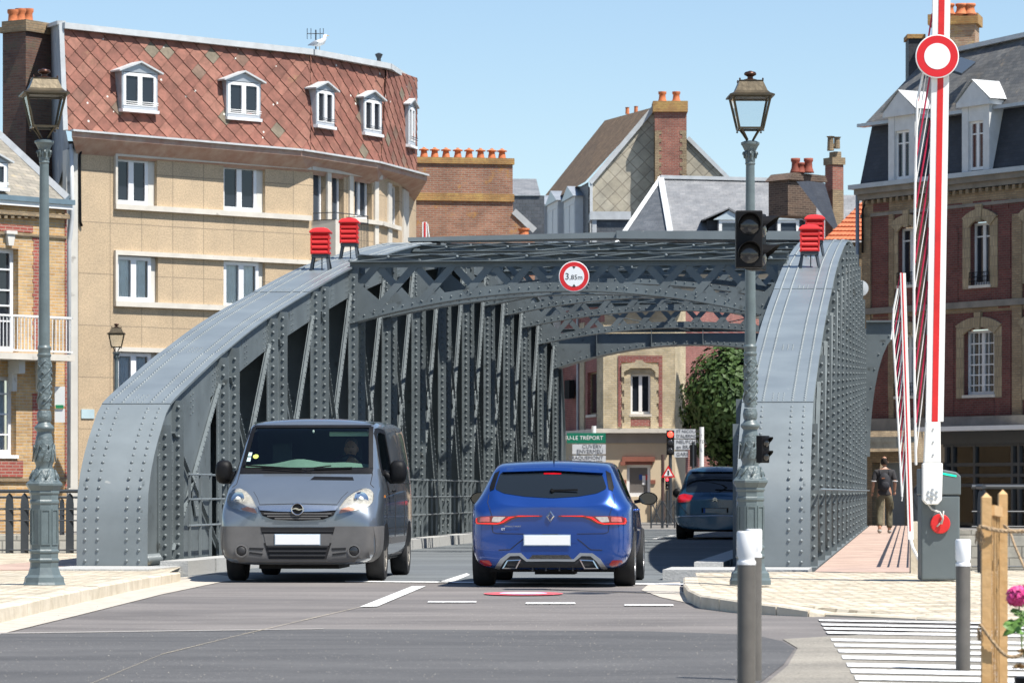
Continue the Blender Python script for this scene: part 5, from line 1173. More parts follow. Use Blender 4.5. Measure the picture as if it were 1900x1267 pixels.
# ---------------------------------------------------------------- traffic lights on the right lamp
L2 = G(1392,1084,.10); lensm = glassmat('dark_lens', (.03,.03,.032), .12)
def head(M, par_label, n=2, s=1.0, lit=None, name='traffic_light', group=None, visor=True):
    """signal head facing local -Y, origin at its centre"""
    e = empty(name, M.translation, par_label, 'traffic light', group, mat=M); h = .29*s; w = .27*s; d = .16*s
    b = MB(M); b.box(-w/2, w/2, 0, d, -h*n/2, h*n/2); o = b.build('housing', BLACKP, e)
    bv = o.modifiers.new('bevel', 'BEVEL'); bv.width = .012*s; bv.segments = 2
    for k in range(n):
        c = h*(n-1)/2-h*k; R = Matrix.Rotation(pi/2, 3, 'X')
        b = MB(M); b.lathe([(.105*s, 0), (.10*s, .006), (.085*s,.016), (.05*s, .024), (.001, .028)], 24, (0, .0, c), R=R)
        m_ = lensm
        if lit and lit[0] == k: m_ = mat('lit_signal_'+lit[2], lit[1], .3, var=0, emit=(*lit[1], 2.6))
        b.build('lens', m_, e, smooth=True)
        if visor:
            b = MB(M); pts = []; nn = 18
            for j in range(nn+1):
                a = -.35+(pi+.7)*j/nn; ln = (.02+.15*max(0, sin(a))**.8)*s
                x_, z_ = .112*s*cos(a), .112*s*sin(a)+c; pts += [(x_, 0, z_), (x_*.97, -ln, z_ if True else 0), (x_*1.06, 0, (z_-c)*1.06+c), (x_*1.03, -ln, (z_-c)*1.03+c)]
            b.add(pts, [f for j in range(nn) for f in ((4*j,4*j+1,4*j+5,4*j+4),(4*j+2,4*j+6,4*j+7,4*j+3),(4*j+1,4*j+3,4*j+7,4*j+5))]); b.build('visor', BLACKP, e)
    return e
zh = EYE+(HY-447)/182
h1 = head(Matrix.Translation((P(1391,447,36.5).x, 36.55, zh)), 'black two-lens traffic light facing the road, fixed to the right lamp post', 2, 1.0)
h2 = head(Matrix.Translation((P(1418,447,36.8).x, 36.95, zh)) @ Matrix.Rotation(radians(72), 4, 'Z'), 'black two-lens traffic light turned to the right on the lamp post', 2, 1.0)
h3 = head(Matrix.Translation((P(1421,833,36.9).x, 36.9, EYE+(HY-833)/182)) @ Matrix.Rotation(radians(50), 4, 'Z'), 'small low black repeater light on the right lamp post', 2, .48)
b = MB(Matrix.Translation(L2)); b.tube([(.06,0,1.38),(.14,0,1.36)], .012, 6); b.tube([(.05,0,4.0),(.12,0,4.0)], .015, 6); b.tube([(.0,-.05,3.3),(0,-.1,3.3)], .015, 6)
o = b.build('lamp_bracket', BLACKP, None); bpy.data.objects.remove(o)
# ---------------------------------------------------------------- road bollards
def bollard(x, ytop, wpx, dia, lab):
    D = dia*FP/wpx; z = EYE+(HY-ytop)/FP*D; loc = Vector(((x-CXP)/FP*D, D, 0)); e = empty('bollard', loc, lab, 'bollard', 'grey bollards with white caps'); M = WM[e]; r = dia/2
    b = MB(M); b.lathe([(r*.97,.0),(r*.97,z-r*3.55)], 28); b.build('post', mat('bollard_grey', (.11,.10,.088), .5, var=.15, vscale=10, dirt=((.3,.28,.25), 28, .7)), e, smooth=True, angle=40)
    b = MB(M); b.lathe([(r*1.0,z-r*3.55),(r*1.0,z-r*3.2),(r*.86,z-r*3.1),(r*.86,z-r*2.9),(r*1.02,z-r*2.6),(r*1.03,z-r*.22),(r*.97,z-r*.06),(r*.86,z)], 28); b.build('cap', mat('bollard_cap', (.80,.80,.80), .35, var=.03), e, smooth=True, angle=35)
    return e
bollard(1385, 985, 35, .09, 'nearest dark grey bollard with a white cap, before the right lamp post')
bollard(1399, 981, 29.5, .09, 'dark grey bollard half hidden behind the nearest one')
bollard(1787, 1000, 28, .09, 'dark grey bollard with white cap standing left of the wooden trellis')
# ---------------------------------------------------------------- round height-limit sign on the first cross beam
def roundel(name, c, r, lab, rot=0, cat='sign', parent=None, ring=.63, inner=(.78,.79,.80), border=True, tilt=0):
    M = Matrix.Translation(c) @ Matrix.Rotation(rot, 4, 'Z') @ FACE; e = empty(name, c, lab, cat, mat=M)
    b = MB(M); b.lathe([(r,-.02),(r,0),(r*.98,.004)], 48); b.build('backing', mat('sign_white', (.78,.78,.77), .4, var=.02), e)
    b = MB(M); b.lathe([(r*.945,.004),(r*.945,.0065)], 48); b.build('red_ring', mat('sign_red', (.62,.015,.02), .35, var=.05), e)
    b = MB(M); b.lathe([(r*ring,.0065),(r*ring,.009)], 48); b.build('centre', mat('sign_face', inner, .4, var=.02), e)
    return e, M
Ds = 61.85; c = P(1065, 513, Ds)
sg, SM = roundel('height_limit_sign', c, .262, 'round red and white 3,85m height limit sign on the first cross beam', rot=0, ring=.67)
BLK = mat('sign_black', (.015,.015,.018), .5, var=0)
text('3', .16, SM @ Matrix.Translation((-.117,-.005,.011)), 'numeral', BLK, sg, .001)
text(',85m', .115, SM @ Matrix.Translation((.035,-.018,.011)), 'numeral', BLK, sg, .001)
for s in (1, -1):
    b = MB(SM); b.add([(-.03, s*.172, .0095), (.03, s*.172, .0095), (0, s*.128, .0095), (-.03, s*.172, .012), (.03, s*.172, .012), (0, s*.128, .012)], [(0,1,2),(5,4,3),(0,3,4,1),(1,4,5,2),(2,5,3,0)]); b.build('arrow_mark', BLK, sg)
# ---------------------------------------------------------------- red louvred lamp boxes on the arches
def beacon(v, u, lab, k=1.0):
    z = zt(u)+.0; e = empty('beacon_box', bw(v, u, z), lab, 'beacon', 'red beacon boxes on the arches', -BTH+radians(4)); M = WM[e]; h0 = .24
    for i, (sx, sy) in enumerate(((-1,-1),(1,-1),(-1,1),(1,1))):
        b = MB(M); b.bar((sx*.12, sy*.12, h0), (sx*.165, sy*.17, -.02-.10*(-sy)*.4), .05, .012); b.build('leg', DKMET, e)
    b = MB(M); b.box(-.15,.15,-.15,.15,h0-.02,h0+.03); b.tube([(0.02,0,h0),(.02,0,-.02)], .01, 6); b.build('base', DKMET, e)
    b = MB(M); b.box(-.13,.13,-.13,.13,h0+.03,h0+.40)
    for q in range(4):
        zz = h0+.04+.088*q
        for a in range(4):
            R = Matrix.Rotation(a*pi/2, 4, 'Z'); b.add([R @ Vector(p) for p in ((-.155,-.165,zz),(.155,-.165,zz),(.155,-.165,zz+.03),(-.155,-.165,zz+.03),(-.14,-.128,zz+.085),(.14,-.128,zz+.085))], [(0,1,2,3),(3,2,5,4),(1,0,4,5),(0,3,4),(1,5,2)])
    b.box(-.165,-.14,-.165,-.14,h0+.03,h0+.40); b.box(.14,.165,-.165,-.14,h0+.03,h0+.40); b.build('louvres', RED, e)
    b = MB(M); b.lathe([(.255,h0+.395),(.262,h0+.41),(.255,h0+.43),(.18,h0+.475),(.08,h0+.495),(.01,h0+.5)], 4, rot=.5); b.build('cap', RED, e)
beacon(.43, 16.4, 'red louvred beacon box on the left arch, the nearer and lower of its pair')
beacon(.43, 19.6, 'red louvred beacon box on the left arch, the farther one nearer the crown')
beacon(BW_-.43, 16.2, 'red louvred beacon box on the right arch, in front of its twin')
beacon(BW_-.43, 19.3, 'red louvred beacon box on the right arch, half hidden behind its twin')
# ---------------------------------------------------------------- barrier gates
def barrier(base, sc, label, far=False):
    e = empty('barrier_gate', base, label, 'barrier', 'raised barrier gates at the footway'); M = WM[e]; return e, M
CABM = mat('cabinet_grey', (.105,.128,.135), .5, var=.08, vscale=2)
D1 = 39.4; q0 = P(1742, 1077, D1); q0.z = .11
gate = empty('barrier_gate', q0, 'raised red and white barrier gate with grey cabinet at the footway entrance', 'barrier'); M = WM[gate]
b = MB(M); b.box(-.21,.21,-.16,.2,0,.92); cab = b.build('cabinet', CABM, gate); bv = cab.modifiers.new('bevel','BEVEL'); bv.width = .02; bv.segments = 3
b = MB(M); b.prism([(-.22,.925),(.22,.925),(.22,1.13),(.17,1.175),(0,1.205),(-.22,1.21)], lambda x, z, y: Vector((x, y, z)), -.17, .21); cv = b.build('cover', CABM, cab); bv = cv.modifiers.new('bevel','BEVEL'); bv.width = .012; bv.segments = 2
b = MB(M); b.bar((-.02,-.173,1.165), (.17,-.173,1.13), .004, .018, up=Z); b.build('status_light', mat('green_led', (.0,.5,.22), .4, var=0, emit=(.0,.6,.28,1.2)), cab)
# white arm bracket
b = MB(M); bx = P(1724,0,D1).x-q0.x
b.prism([(bx-.105,.87),(bx-.06,.82),(bx+.06,.82),(bx+.105,.87),(bx+.115,1.27),(bx-.105,1.27)], lambda x, z, y: Vector((x, y, z)), -.30, -.20)
b.prism([(bx-.09,1.27),(bx+.095,1.27),(bx+.09,1.72),(bx-.07,1.72)], lambda x, z, y: Vector((x, y, z)), -.29, -.21)
br = b.build('arm_bracket', WHITE, gate); bv = br.modifiers.new('bevel','BEVEL'); bv.width = .012; bv.segments = 2
b = MB(M)
for a in range(6): b.lathe([(.015,0),(.015,.012)], 6, (bx+.052*cos(a*pi/3+.5), -.30, .93+.052*sin(a*pi/3+.5)), R=Matrix.Rotation(pi/2,3,'X'))
b.lathe([(.022,0),(.02,.02)], 6, (bx,-.30,.93), R=Matrix.Rotation(pi/2,3,'X'))
for zz in (1.36,1.5,1.64): b.lathe([(.01,0),(.01,.01)], 6, (bx+.01,-.29,zz), R=Matrix.Rotation(pi/2,3,'X'))
b.build('bolt', ZINC, br)
AX = lambda t: bx+.0+.075*t/4.6      # the arm leans a little to the right with height
def armbar(name, x0, x1, y0, y1, m, z0=1.72, z1=6.4):
    b = MB(M); b.add([Vector((AX(z-1.2)+x, y, z)) for z in (z0, z1) for x, y in ((x0,y0),(x1,y0),(x1,y1),(x0,y1))], [(0,1,2,3),(7,6,5,4),(0,4,5,1),(1,5,6,2),(2,6,7,3),(3,7,4,0)]); return b.build(name, m, gate)
armbar('arm', -.075, .115, -.285, -.215, WHITE); armbar('arm_stripe', -.012, .052, -.290, -.2845, RED)
# hanging skirt: white outer rod, red and white slanting rods
b = MB(M)
def sk(t): return Vector((AX(t-1.2)-.075, -.25, t))
def so_(t):
    k = (t-1.2)/4.6; return Vector((bx-.165+.02*k-.04*sin(pi*min(1,k)), -.25, t-.25))
b.tube([so_(1.5), so_(2.4), so_(3.6), so_(4.8), so_(5.45), so_(5.6)+Vector((.06,0,.15))], .015, 6); b.build('skirt_rod', WHITE, gate)
bR = MB(M); bWt = MB(M)
for i in range(20):
    t = 1.75+i*.29
    if t+.5 > 6.2: break
    (bR if i % 2 else bWt).tube([so_(min(t-.15, 5.5)), sk(t+.62)], .010 if i % 2 else .006, 5)
bR.build('skirt_red_rods', mat('skirt_red', (.45,.015,.06), .5, var=.1), gate); bWt.build('skirt_white_rods', WHITE, gate)
sgn, SM2 = roundel('no_entry_sign', P(1739, 105, D1-.34), .236, 'round no-vehicles sign, white disc in a red ring, on the raised barrier arm', ring=.60)
b = MB(M); dx = P(1741,971,D1).x-q0.x; dz = EYE+(HY-971)/FP*D1-.11; b.lathe([(.108,0),(.108,.012),(.1,.02),(.02,.024)], 32, (dx,-.175,dz), R=Matrix.Rotation(pi/2,3,'X')); pd = b.build('red_disc', RED, gate, smooth=True, angle=40)
b = MB(M); b.tube([(bx-.04,-.25,.82),(bx+.0,-.26,.77),(bx+.08,-.26,.74),(dx-.02,-.27,dz+.13),(dx+.02,-.26,dz+.06),(dx+.01,-.22,dz)], .011, 8); b.tube([(dx+.02,-.23,dz+.03),(dx+.03,-.23,dz+.14)], .009, 6); b.tube([(dx-.04,-.2,dz-.03),(dx,-.21,dz+.01),(dx+.02,-.2,dz+.04)], .01, 6); b.build('cable', mat('grey_cable', (.5,.49,.46), .5), gate, smooth=True)
# second barrier, smaller, just behind it
D2 = 42.5; q2 = P(1688, 1065, D2); q2.z = .11
g2 = empty('barrier_gate', q2, 'slim second barrier arm standing upright behind the cabinet', 'barrier'); M2 = WM[g2]
b = MB(M2); b.add([Vector((x, y, z)) for z, dx_ in ((.4, .01), (3.53, -.085)) for x, y in ((-.03+dx_,-.03),(.035+dx_,-.03),(.035+dx_,.03),(-.03+dx_,.03))], [(0,1,2,3),(7,6,5,4),(0,4,5,1),(1,5,6,2),(2,6,7,3),(3,7,4,0)]); b.build('arm', WHITE, g2)
b = MB(M2); b.add([Vector((x, y, z)) for z, dx_ in ((.5, .01), (3.53, -.085)) for x, y in ((-.015+dx_,-.034),(.0+dx_,-.034),(.0+dx_,-.028),(-.015+dx_,-.028))], [(0,1,2,3),(7,6,5,4),(0,4,5,1),(1,5,6,2),(2,6,7,3),(3,7,4,0)]); b.build('arm_stripe', RED, g2)
b = MB(M2); b.tube([(-.09,0,.9),(-.15,0,2.0),(-.2,0,2.9),(-.19,0,3.1),(-.14,0,3.35)], .013, 6); b.tube([(-.22,0,2.75),(-.19,0,2.95)], .011, 6); b.tube([(.0,0,.45),(.03,-.05,.3),(.17,-.1,.02)], .02, 6); b.build('skirt_rod', WHITE, g2)
bR = MB(M2); bWt = MB(M2)
for i in range(18):
    t = .95+i*.13; (bR if i % 2 else bWt).tube([(-.09-.05*(t-.9), 0, t-.1), (-.02-.03*t*.9, 0, t+.38)], .006, 5)
bR.build('skirt_red_rods', MT['skirt_red'], g2); bWt.build('skirt_white_rods', WHITE, g2)
b = MB(M2); b.box(-.02,.10,0,.12,-.0,.68); o = b.build('stone_stub', LIMEST, None); bpy.data.objects.remove(o)
st = MB(); c = P(1698,1060,42.7); st.box(c.x-.05,c.x+.05,42.7,42.85,.05,.72); o = st.build('marker_post', LIMEST); tag(o, 'short rough pale stone post between the footway and the grey cabinet', 'post')
# ---------------------------------------------------------------- quay railings
def slat_rail(e, p, q, z0, h, step=.42, rails=(.98,.72,.55,.1), wide=.07, mesh=True):
    p = Vector(p); q = Vector(q); d = (q-p); L = d.length; d.normalize(); n = Vector((-d.y, d.x, 0))
    b = MB(); b.tube([p+Z*(z0+h), q+Z*(z0+h)], .028, 8); b.build('handrail', DKMET, e)
    for r in rails[1:]:
        b = MB(); b.tube([p+Z*(z0+h*r), q+Z*(z0+h*r)], .012, 6); b.build('rail', DKMET, e)
    t = .15
    while t < L:
        c = p+d*t; b = MB(); b.prism([(-.085,0),(.085,0),(.085,h*.8),(.06,h*.93),(0,h*.97),(-.06,h*.93),(-.085,h*.8)], lambda x, z, y: c+Vector((0,0,0))+n*0+Vector((d.x*0+n.x*x*.35+d.x*x*.6, n.y*x*.35+d.y*x*.6, z0+z))+d*y, -.008, .008)
        b.build('post', DKMET, e); t += step*2.2
rl = empty('quay_railing', Vector((-5.3,56.3,.11)), 'dark blue-grey railing along the quay behind the left lamp post', 'railing')
slat_rail(rl, (-12, 56.4, 0), (-5.35, 56.4, 0), .06, 1.02, .107)
rl2 = empty('quay_railing', Vector((5.8,43.8,.11)), 'blue-grey quay railing to the right of the barrier cabinet', 'railing')
pA = P(1805, HY, 43.6); pA.z = 0
slat_rail(rl2, (pA.x, 43.7, 0), (11.5, 43.9, 0), .06, 1.07, .95)
slat_rail(rl2, (pA.x, 42.6, 0), (pA.x+.06, 43.6, 0), .06, 1.07, .2)
# far quay railing and low wall
rl3 = empty('quay_railing', Vector((-14,90,0)), 'thin distant railing on the far quay at the foot of the houses', 'railing')
slat_rail(rl3, (-14, 89.95, 0), (-9.2, 89.95, 0), -.02, .95, .4)
FAT = mat('far_wall_stone', (.50,.47,.41), .9, var=.2, vscale=1)
b = MB(); b.box(-17, -9.8, 94.0, 94.25, -.1, .0); o = b.build('low_wall', FAT, None); bpy.data.objects.remove(o)
# ---------------------------------------------------------------- floodlight disc on the outside of the right truss
c = bw(BW_+.0, 46, 0); b = MB(); b.lathe([(.02,-.1),(.12,-.05),(.2,0),(.2,.03),(.01,.05)], 20, (c.x, c.y-.2, EYE+(HY-545)/72), R=Matrix.Rotation(pi/2, 3, 'X')); o = b.build('floodlight', ZINCW); tag(o, 'small round white floodlight on the outside of the right arch', 'floodlight')
# white-red post end seen above the left truss
b = MB(); c = P(788,412,104); b.box(c.x-.06,c.x+.06,104,104.1,5.5,c.z); o = b.build('post_part', WHITE, None); bpy.data.objects.remove(o)
e = empty('barrier_gate', P(788,980,104), 'distant raised white and red barrier arm behind the left arch', 'barrier')
b = MB(); b.box(c.x-.07,c.x+.07,104,104.1,0,c.z); b.build('arm', WHITE, e); b = MB(); b.box(c.x-.02,c.x+.03,103.985,103.998,.8,c.z-.01); b.build('arm_stripe', RED, e)
b = MB(); b.tube([(c.x+.18,104,c.z-.9),(c.x+.08,104,c.z-.05)], .02, 6); b.build('skirt_rod', WHITE, e)
# ---------------------------------------------------------------- direction signs and signals beyond the bridge
SW = mat('sign_white', (.78,.78,.77), .4, var=.02); SWD = mat('shaded_sign_white', (.52,.53,.54), .5, var=.05); LTD = mat('grey_lettering', (.10,.10,.11), .6, var=0)  # panel white greyed for shade; lettering lightened to lower the contrast
def dirsign(x0, y0, x1, y1, D, lines, m, tm, name, par, size=.17, align='RIGHT'):
    b = MB(); a = P(x0, y1, D); c_ = P(x1, y0, D); b.box(a.x, c_.x, D, D+.04, a.z, c_.z); pn = b.build(name, m, par)
    n = len(lines)
    for i, l in enumerate(lines):
        zz = c_.z-(c_.z-a.z)*(i+.5)/n; xx = c_.x-.08 if align == 'RIGHT' else (a.x+.06 if align == 'LEFT' else (a.x+c_.x)/2)
        text(l, size, Matrix.Translation((xx, D-.006, zz)) @ FACE, 'lettering', tm, pn, .002, align)
D = 108
s1 = empty('direction_sign', P(1100,975,D), 'green and white stacked direction signs on a post, left of the far traffic light', 'road sign')
b = MB(); c = P(1102,790,D+.1); b.lathe([(.07,0),(.07,c.z)], 12, (c.x,D+.12,0)); b.build('post', SW, s1)
GRN = mat('sign_green', (.005,.15,.085), .45, var=.05)
dirsign(1052,803,1124,822,D,['EU-LE TRÉPORT'],GRN,WHITE,'panel',s1,.165)
dirsign(1062,824,1124,842,D,['CUVERV.','ENVERMEU'],SWD,LTD,'panel',s1,.16)
dirsign(1062,845,1124,862,D,['BRAQUEMONT','B.-SUR-MER'],SWD,LTD,'panel',s1,.15)
dirsign(1062,864,1124,880,D,['DIEPPE'],SWD,LTD,'panel',s1,.17)
s2 = empty('direction_sign', P(1290,975,D+1), 'white stacked direction signs partly hidden by the tree', 'road sign')
b = MB(); c = P(1302,792,D+1.1); b.lathe([(.07,0),(.07,c.z)], 12, (c.x,D+1.15,0)); b.build('post', SW, s2)
dirsign(1251,796,1291,813,D+1,['ST NICOLAS','D\'ALIERMONT'],SWD,LTD,'panel',s2,.125,'LEFT')
dirsign(1251,815,1291,834,D+1,['NEUFCHATEL','en BRAY'],SWD,LTD,'panel',s2,.15,'LEFT')
dirsign(1251,837,1276,848,D+1,['GARE'],SWD,LTD,'panel',s2,.15,'LEFT')
h4 = head(Matrix.Translation(P(1244,821,D-.5)), 'far traffic light showing red beyond the bridge', 3, .84, lit=(0, (1.0,.05,.03), 'red'), visor=False)
b = MB(WM[h4]); b.tube([(0,.08,-.36),(0,.08,-2.4)], .05, 8); b.build('pole', DKMET, h4)
h5 = head(Matrix.Translation(P(1238,897,D-1.2)), 'small pedestrian signal with a red light below the warning triangle', 3, .4, lit=(0, (.9,.03,.05), 'pink'), visor=False)
b = MB(WM[h5]); b.tube([(0,.05,-.2),(0,.05,-1.3)], .035, 8); b.build('pole', DKMET, h5)
h6 = head(Matrix.Translation(P(1286,845,D-.2)) @ Matrix.Rotation(radians(180),4,'Z'), 'dark back of a traffic light under the tree', 3, .75, visor=False); b = MB(WM[h6]); b.tube([(0,.08,.4),(0,.08,-2.2)], .05, 8); b.build('pole', DKMET, h6)
# warning triangle
c = P(1240,878,D-1.4); e = empty('warning_sign', c, 'triangular red-bordered warning sign by the far traffic light', 'road sign'); M = Matrix.Translation(c)
def tri(r, y0, y1):
    b = MB(M); pts = [(r*cos(a), r*sin(a)) for a in (pi/2, pi/2+2*pi/3, pi/2+4*pi/3)]; b.prism(pts, lambda x, z, y: Vector((x, y, z)), y0, y1); return b
tri(.24, .01, 0).build('border', mat('sign_red', (.62,.015,.02), .35), e); tri(.15, 0, -.006).build('face', SW, e); b = MB(M); b.box(-.025,.025,-.012,-.006,-.05,.08); b.build('symbol', BLK, e)
b = MB(M); b.tube([(-.16,.1,.55),(-.16,.1,-1.5)], .05, 8); b.build('pole', mat('rusty_pole', (.07,.04,.035), .7), e)
c = P(1236,870,D-1.6)
# crowd barriers on the far pavement
for i, (x0, x1, lab) in enumerate(((1208,1228,'black crossed pedestrian barrier left of the far red signal'),(1230,1252,'black crossed pedestrian barrier at the foot of the far red signal'))):
    a = P(x0, 978, 106); c_ = P(x1, 930, 106); e = empty('pedestrian_barrier', Vector((a.x,106,0)), lab, 'barrier', 'pedestrian barriers beyond the bridge'); a.z = .0
    b = MB()
    b.tube([(a.x,106,0),(a.x,106,.80),(c_.x,106,.80),(c_.x,106,0)], .025, 6); b.tube([(a.x,106,.12),(c_.x,106,.12)], .02, 6); b.build('frame', DKMET, e); b = MB(); b.tube([(a.x,106,.12),(c_.x,106,.8)], .018, 6); b.tube([(a.x,106,.8),(c_.x,106,.12)], .018, 6); b.tube([((a.x+c_.x)/2,106,.12),((a.x+c_.x)/2,106,.8)], .014, 6); b.build('cross_bars', DKMET, e)
# white street sign far right
s3 = empty('direction_sign', P(1357,975,118), 'small low white direction sign above the roof of the dark blue car', 'road sign'); dirsign(1336,846,1368,857,118,['Salle Dumont'],SWD,LTD,'panel',s3,.17,'CENTER'); b = MB(); c = P(1354,850,118.1); b.lathe([(.05,0),(.05,c.z)], 8, (c.x,118.1,0)); b.build('post', DKMET, s3)
# ---------------------------------------------------------------- wooden trellis, ropes, pot and pink flowers (near, right edge)
WOOD = mat('larch_wood', (.50,.29,.11), .65, var=.22, vscale=9, bump=.25, bscale=22, col2=(.62,.40,.19))
D = 17.5; s_ = FP/D; tl = P(1830,0,D); gz = .0
SLATW = mat('slat_wood', (.36,.20,.07), .7, var=.3, vscale=14)
e = empty('trellis', Vector((tl.x, D, 0)), 'slatted larch wood trellis panel on two posts at the right edge', 'trellis')
for x, dy, yt in ((1830, 0, 918), (1860.5, .75, 912)):
    c = P(x, yt, D+dy); b = MB(); w = .0235 if dy == 0 else .022; b.box(c.x-w, c.x+w, D+dy-w, D+dy+w, 0, c.z-.012); b.add([(c.x-w,D+dy-w,c.z-.012),(c.x+w,D+dy-w,c.z-.012),(c.x+w,D+dy+w,c.z-.012),(c.x-w,D+dy+w,c.z-.012),(c.x,D+dy,c.z+.012)], [(0,1,4),(1,2,4),(2,3,4),(3,0,4)]); b.build('post', WOOD, e)
a0 = P(1838, 946, D+.03); a1 = P(1853, 944, D+.72); b = MB(); b.bar(a0+Z*-.0, a1+Z*-.015, .04, .05); b.build('top_rail', WOOD, e)
for i in range(6):
    f = i/5; x = 1841.5+f*12.5; dd = D+.05+f*.66; b = MB(); pts = []
    for j in range(14): zz = .0+j*.075; p_ = P(x, 0, dd); pts.append((p_.x+.0012*sin(j*1.7+i), dd, zz))
    b.tube([(px_, py_, pz_) for px_, py_, pz_ in pts], .0036, 6)
    b.build('slat', SLATW if i % 2 else WOOD, e)
ROPE = mat('hemp_rope', (.42,.30,.18), .9, var=.3, vscale=60, bump=.9, bscale=90)
def rope(pts, r, lab, tw=True):
    full = []
    P_ = [Vector(p) for p in pts]
    for i in range(len(P_)-1):
        p0, p1, p2, p3 = P_[max(i-1,0)], P_[i], P_[i+1], P_[min(i+2,len(P_)-1)]
        for k in range(10):
            t = k/10; full.append(.5*((2*p1)+(p2-p0)*t+(2*p0-5*p1+4*p2-p3)*t*t+(3*p1-p0-3*p2+p3)*t**3))
    full.append(P_[-1]); b = MB()
    L = 0
    for s in range(3):
        st_ = []; L = 0
        for i, p in enumerate(full):
            if i: L += (p-full[i-1]).length
            a = L*90+s*2*pi/3; st_.append(p+Vector((0, cos(a)*r*.5, sin(a)*r*.5)))
        b.tube(st_, r*.58, 6)
    o = b.build('rope', ROPE, None, smooth=True); tag(o, lab, 'rope'); return o
rope([P(1813,981,D-.04), P(1822,977,D-.05), P(1838,981,D-.05), P(1865,985,D-.02), P(1905,985,D)], .0105, 'thick hemp rope running right from the top of the trellis post')
rope([P(1818,1158,D-.04), P(1826,1168,D-.05), P(1842,1190,D-.05), P(1862,1212,D-.03), P(1882,1218,D), P(1905,1208,D)], .010, 'sagging hemp rope low on the trellis post')
rope([P(1863,975,D+.7), P(1873,985,D+.6), P(1884,1015,D+.4), P(1905,1062,D+.2)], .0095, 'hemp rope slanting down from the rear trellis post')
def tassel(c, lab, n=40, r=.018, l=.07):
    b = MB()
    for i in range(n):
        a = random.random()*6.28; q = c+Vector((random.gauss(0,r*.5), random.gauss(0,r*.4), random.gauss(0,r*.7))); d = Vector((cos(a)*.4*r, .3*r*sin(a), -l*random.uniform(.4,1))); b.tube([q, q+d*.5, q+d], .0016, 4, cap=False)
    o = b.build('rope_end', ROPE, None); tag(o, lab, 'rope end')
tassel(P(1817,985,D-.03), 'frayed upper rope knot left of the trellis post'); tassel(P(1818,1172,D-.03), 'frayed lower rope knot left of the trellis post', l=.04)
LEAF = mat('geranium_leaf', (.09,.20,.03), .55, var=.4, vscale=20); STEM = mat('stem_green', (.16,.22,.08), .7)
Dp = 17.2; pc = P(1893,1262,Dp); fl = empty('flower_pot', Vector((pc.x+.03, Dp, .0)), 'potted plant with pink flower head in a dark pot at the right edge', 'potted plant')
b = MB(); zt_p = P(1890,1256,Dp).z; b.lathe([(.055,0),(.07,zt_p-.03),(.078,zt_p-.03),(.078,zt_p)], 24, (pc.x+.05, Dp, 0)); b.build('pot', BLACKP, fl, smooth=True, angle=30)
fc = P(1889,1105,Dp); b = MB()
for i in range(420):
    u1, v1 = random.random()*2*pi, math.acos(random.uniform(-1,1)); r = .056*(.75+.3*random.random()); n = Vector((sin(v1)*cos(u1), sin(v1)*sin(u1), cos(v1)*.92)); c = fc+n*r; x = n.cross(Vector((random.random(), random.random(), random.random()))).normalized(); y = n.cross(x); s = random.uniform(.007,.0135)
    b.add([c-x*s-y*s*.3, c+y*s*1.1+n*s*.35, c+x*s-y*s*.3+n*s*.5, c-y*s*.8+n*s*.1], [(0,1,2),(0,2,3)])
b.build('flower_head', mat('magenta_petals', (.50,.012,.14), .6, var=.5, vscale=45, col2=(.78,.09,.32)), fl, normals=False)
b = MB(); b.tube([fc, P(1893,1150,Dp), P(1896,1200,Dp), (pc.x+.05,Dp,zt_p)], .004, 6); b.tube([P(1896,1190,Dp), P(1903,1150,Dp)], .003, 5); b.build('stem', STEM, fl)
def leaf(b, c, d, w, n=Vector((0,-.6,.8))):
    d = Vector(d); L = d.length; s = d.cross(n).normalized()*w; k = 9; pts = []
    for i in range(k): t = i/(k-1); ww = sin(pi*min(1,t*.95+.05))**.7*(1+.14*(i % 2)); q = c+d*t+n*.01*sin(t*3); pts += [q-s*ww, q+n*-.004, q+s*ww]
    b.add(pts, [f for i in range(k-1) for f in ((3*i,3*i+1,3*i+4,3*i+3),(3*i+1,3*i+2,3*i+5,3*i+4))])
b = MB(); leaf(b, P(1903,1148,Dp-.02), P(1860,1180,Dp-.02)-P(1903,1148,Dp-.02), .022, Vector((.3,-.8,.5)))
for i in range(26):
    c = P(1895+random.gauss(0,10), 1150+random.gauss(0,16), Dp+random.gauss(0,.03)); a = random.random()*6.28; leaf(b, c, Vector((cos(a)*.05, sin(a)*.03, random.uniform(-.02,.03))), .014, Vector((random.gauss(0,.4), -.7, .6)).normalized())
b.build('leaves', LEAF, fl, smooth=True, normals=False)
b = MB()
for cx, cy, rr in ((1892,1238,.04),(1898,1208,.028)):
    cc = P(cx, cy, Dp)
    for i in range(150):
        u1, v1 = random.random()*2*pi, math.acos(random.uniform(-.3,1)); n = Vector((sin(v1)*cos(u1), sin(v1)*sin(u1), cos(v1)*.6)); b.tube([cc, cc+n*rr*random.uniform(.6,1)], [.0012,.002], 4, cap=False)
b.build('dried_heads', mat('dry_flower', (.34,.22,.10), .9, var=.4, vscale=60), fl)
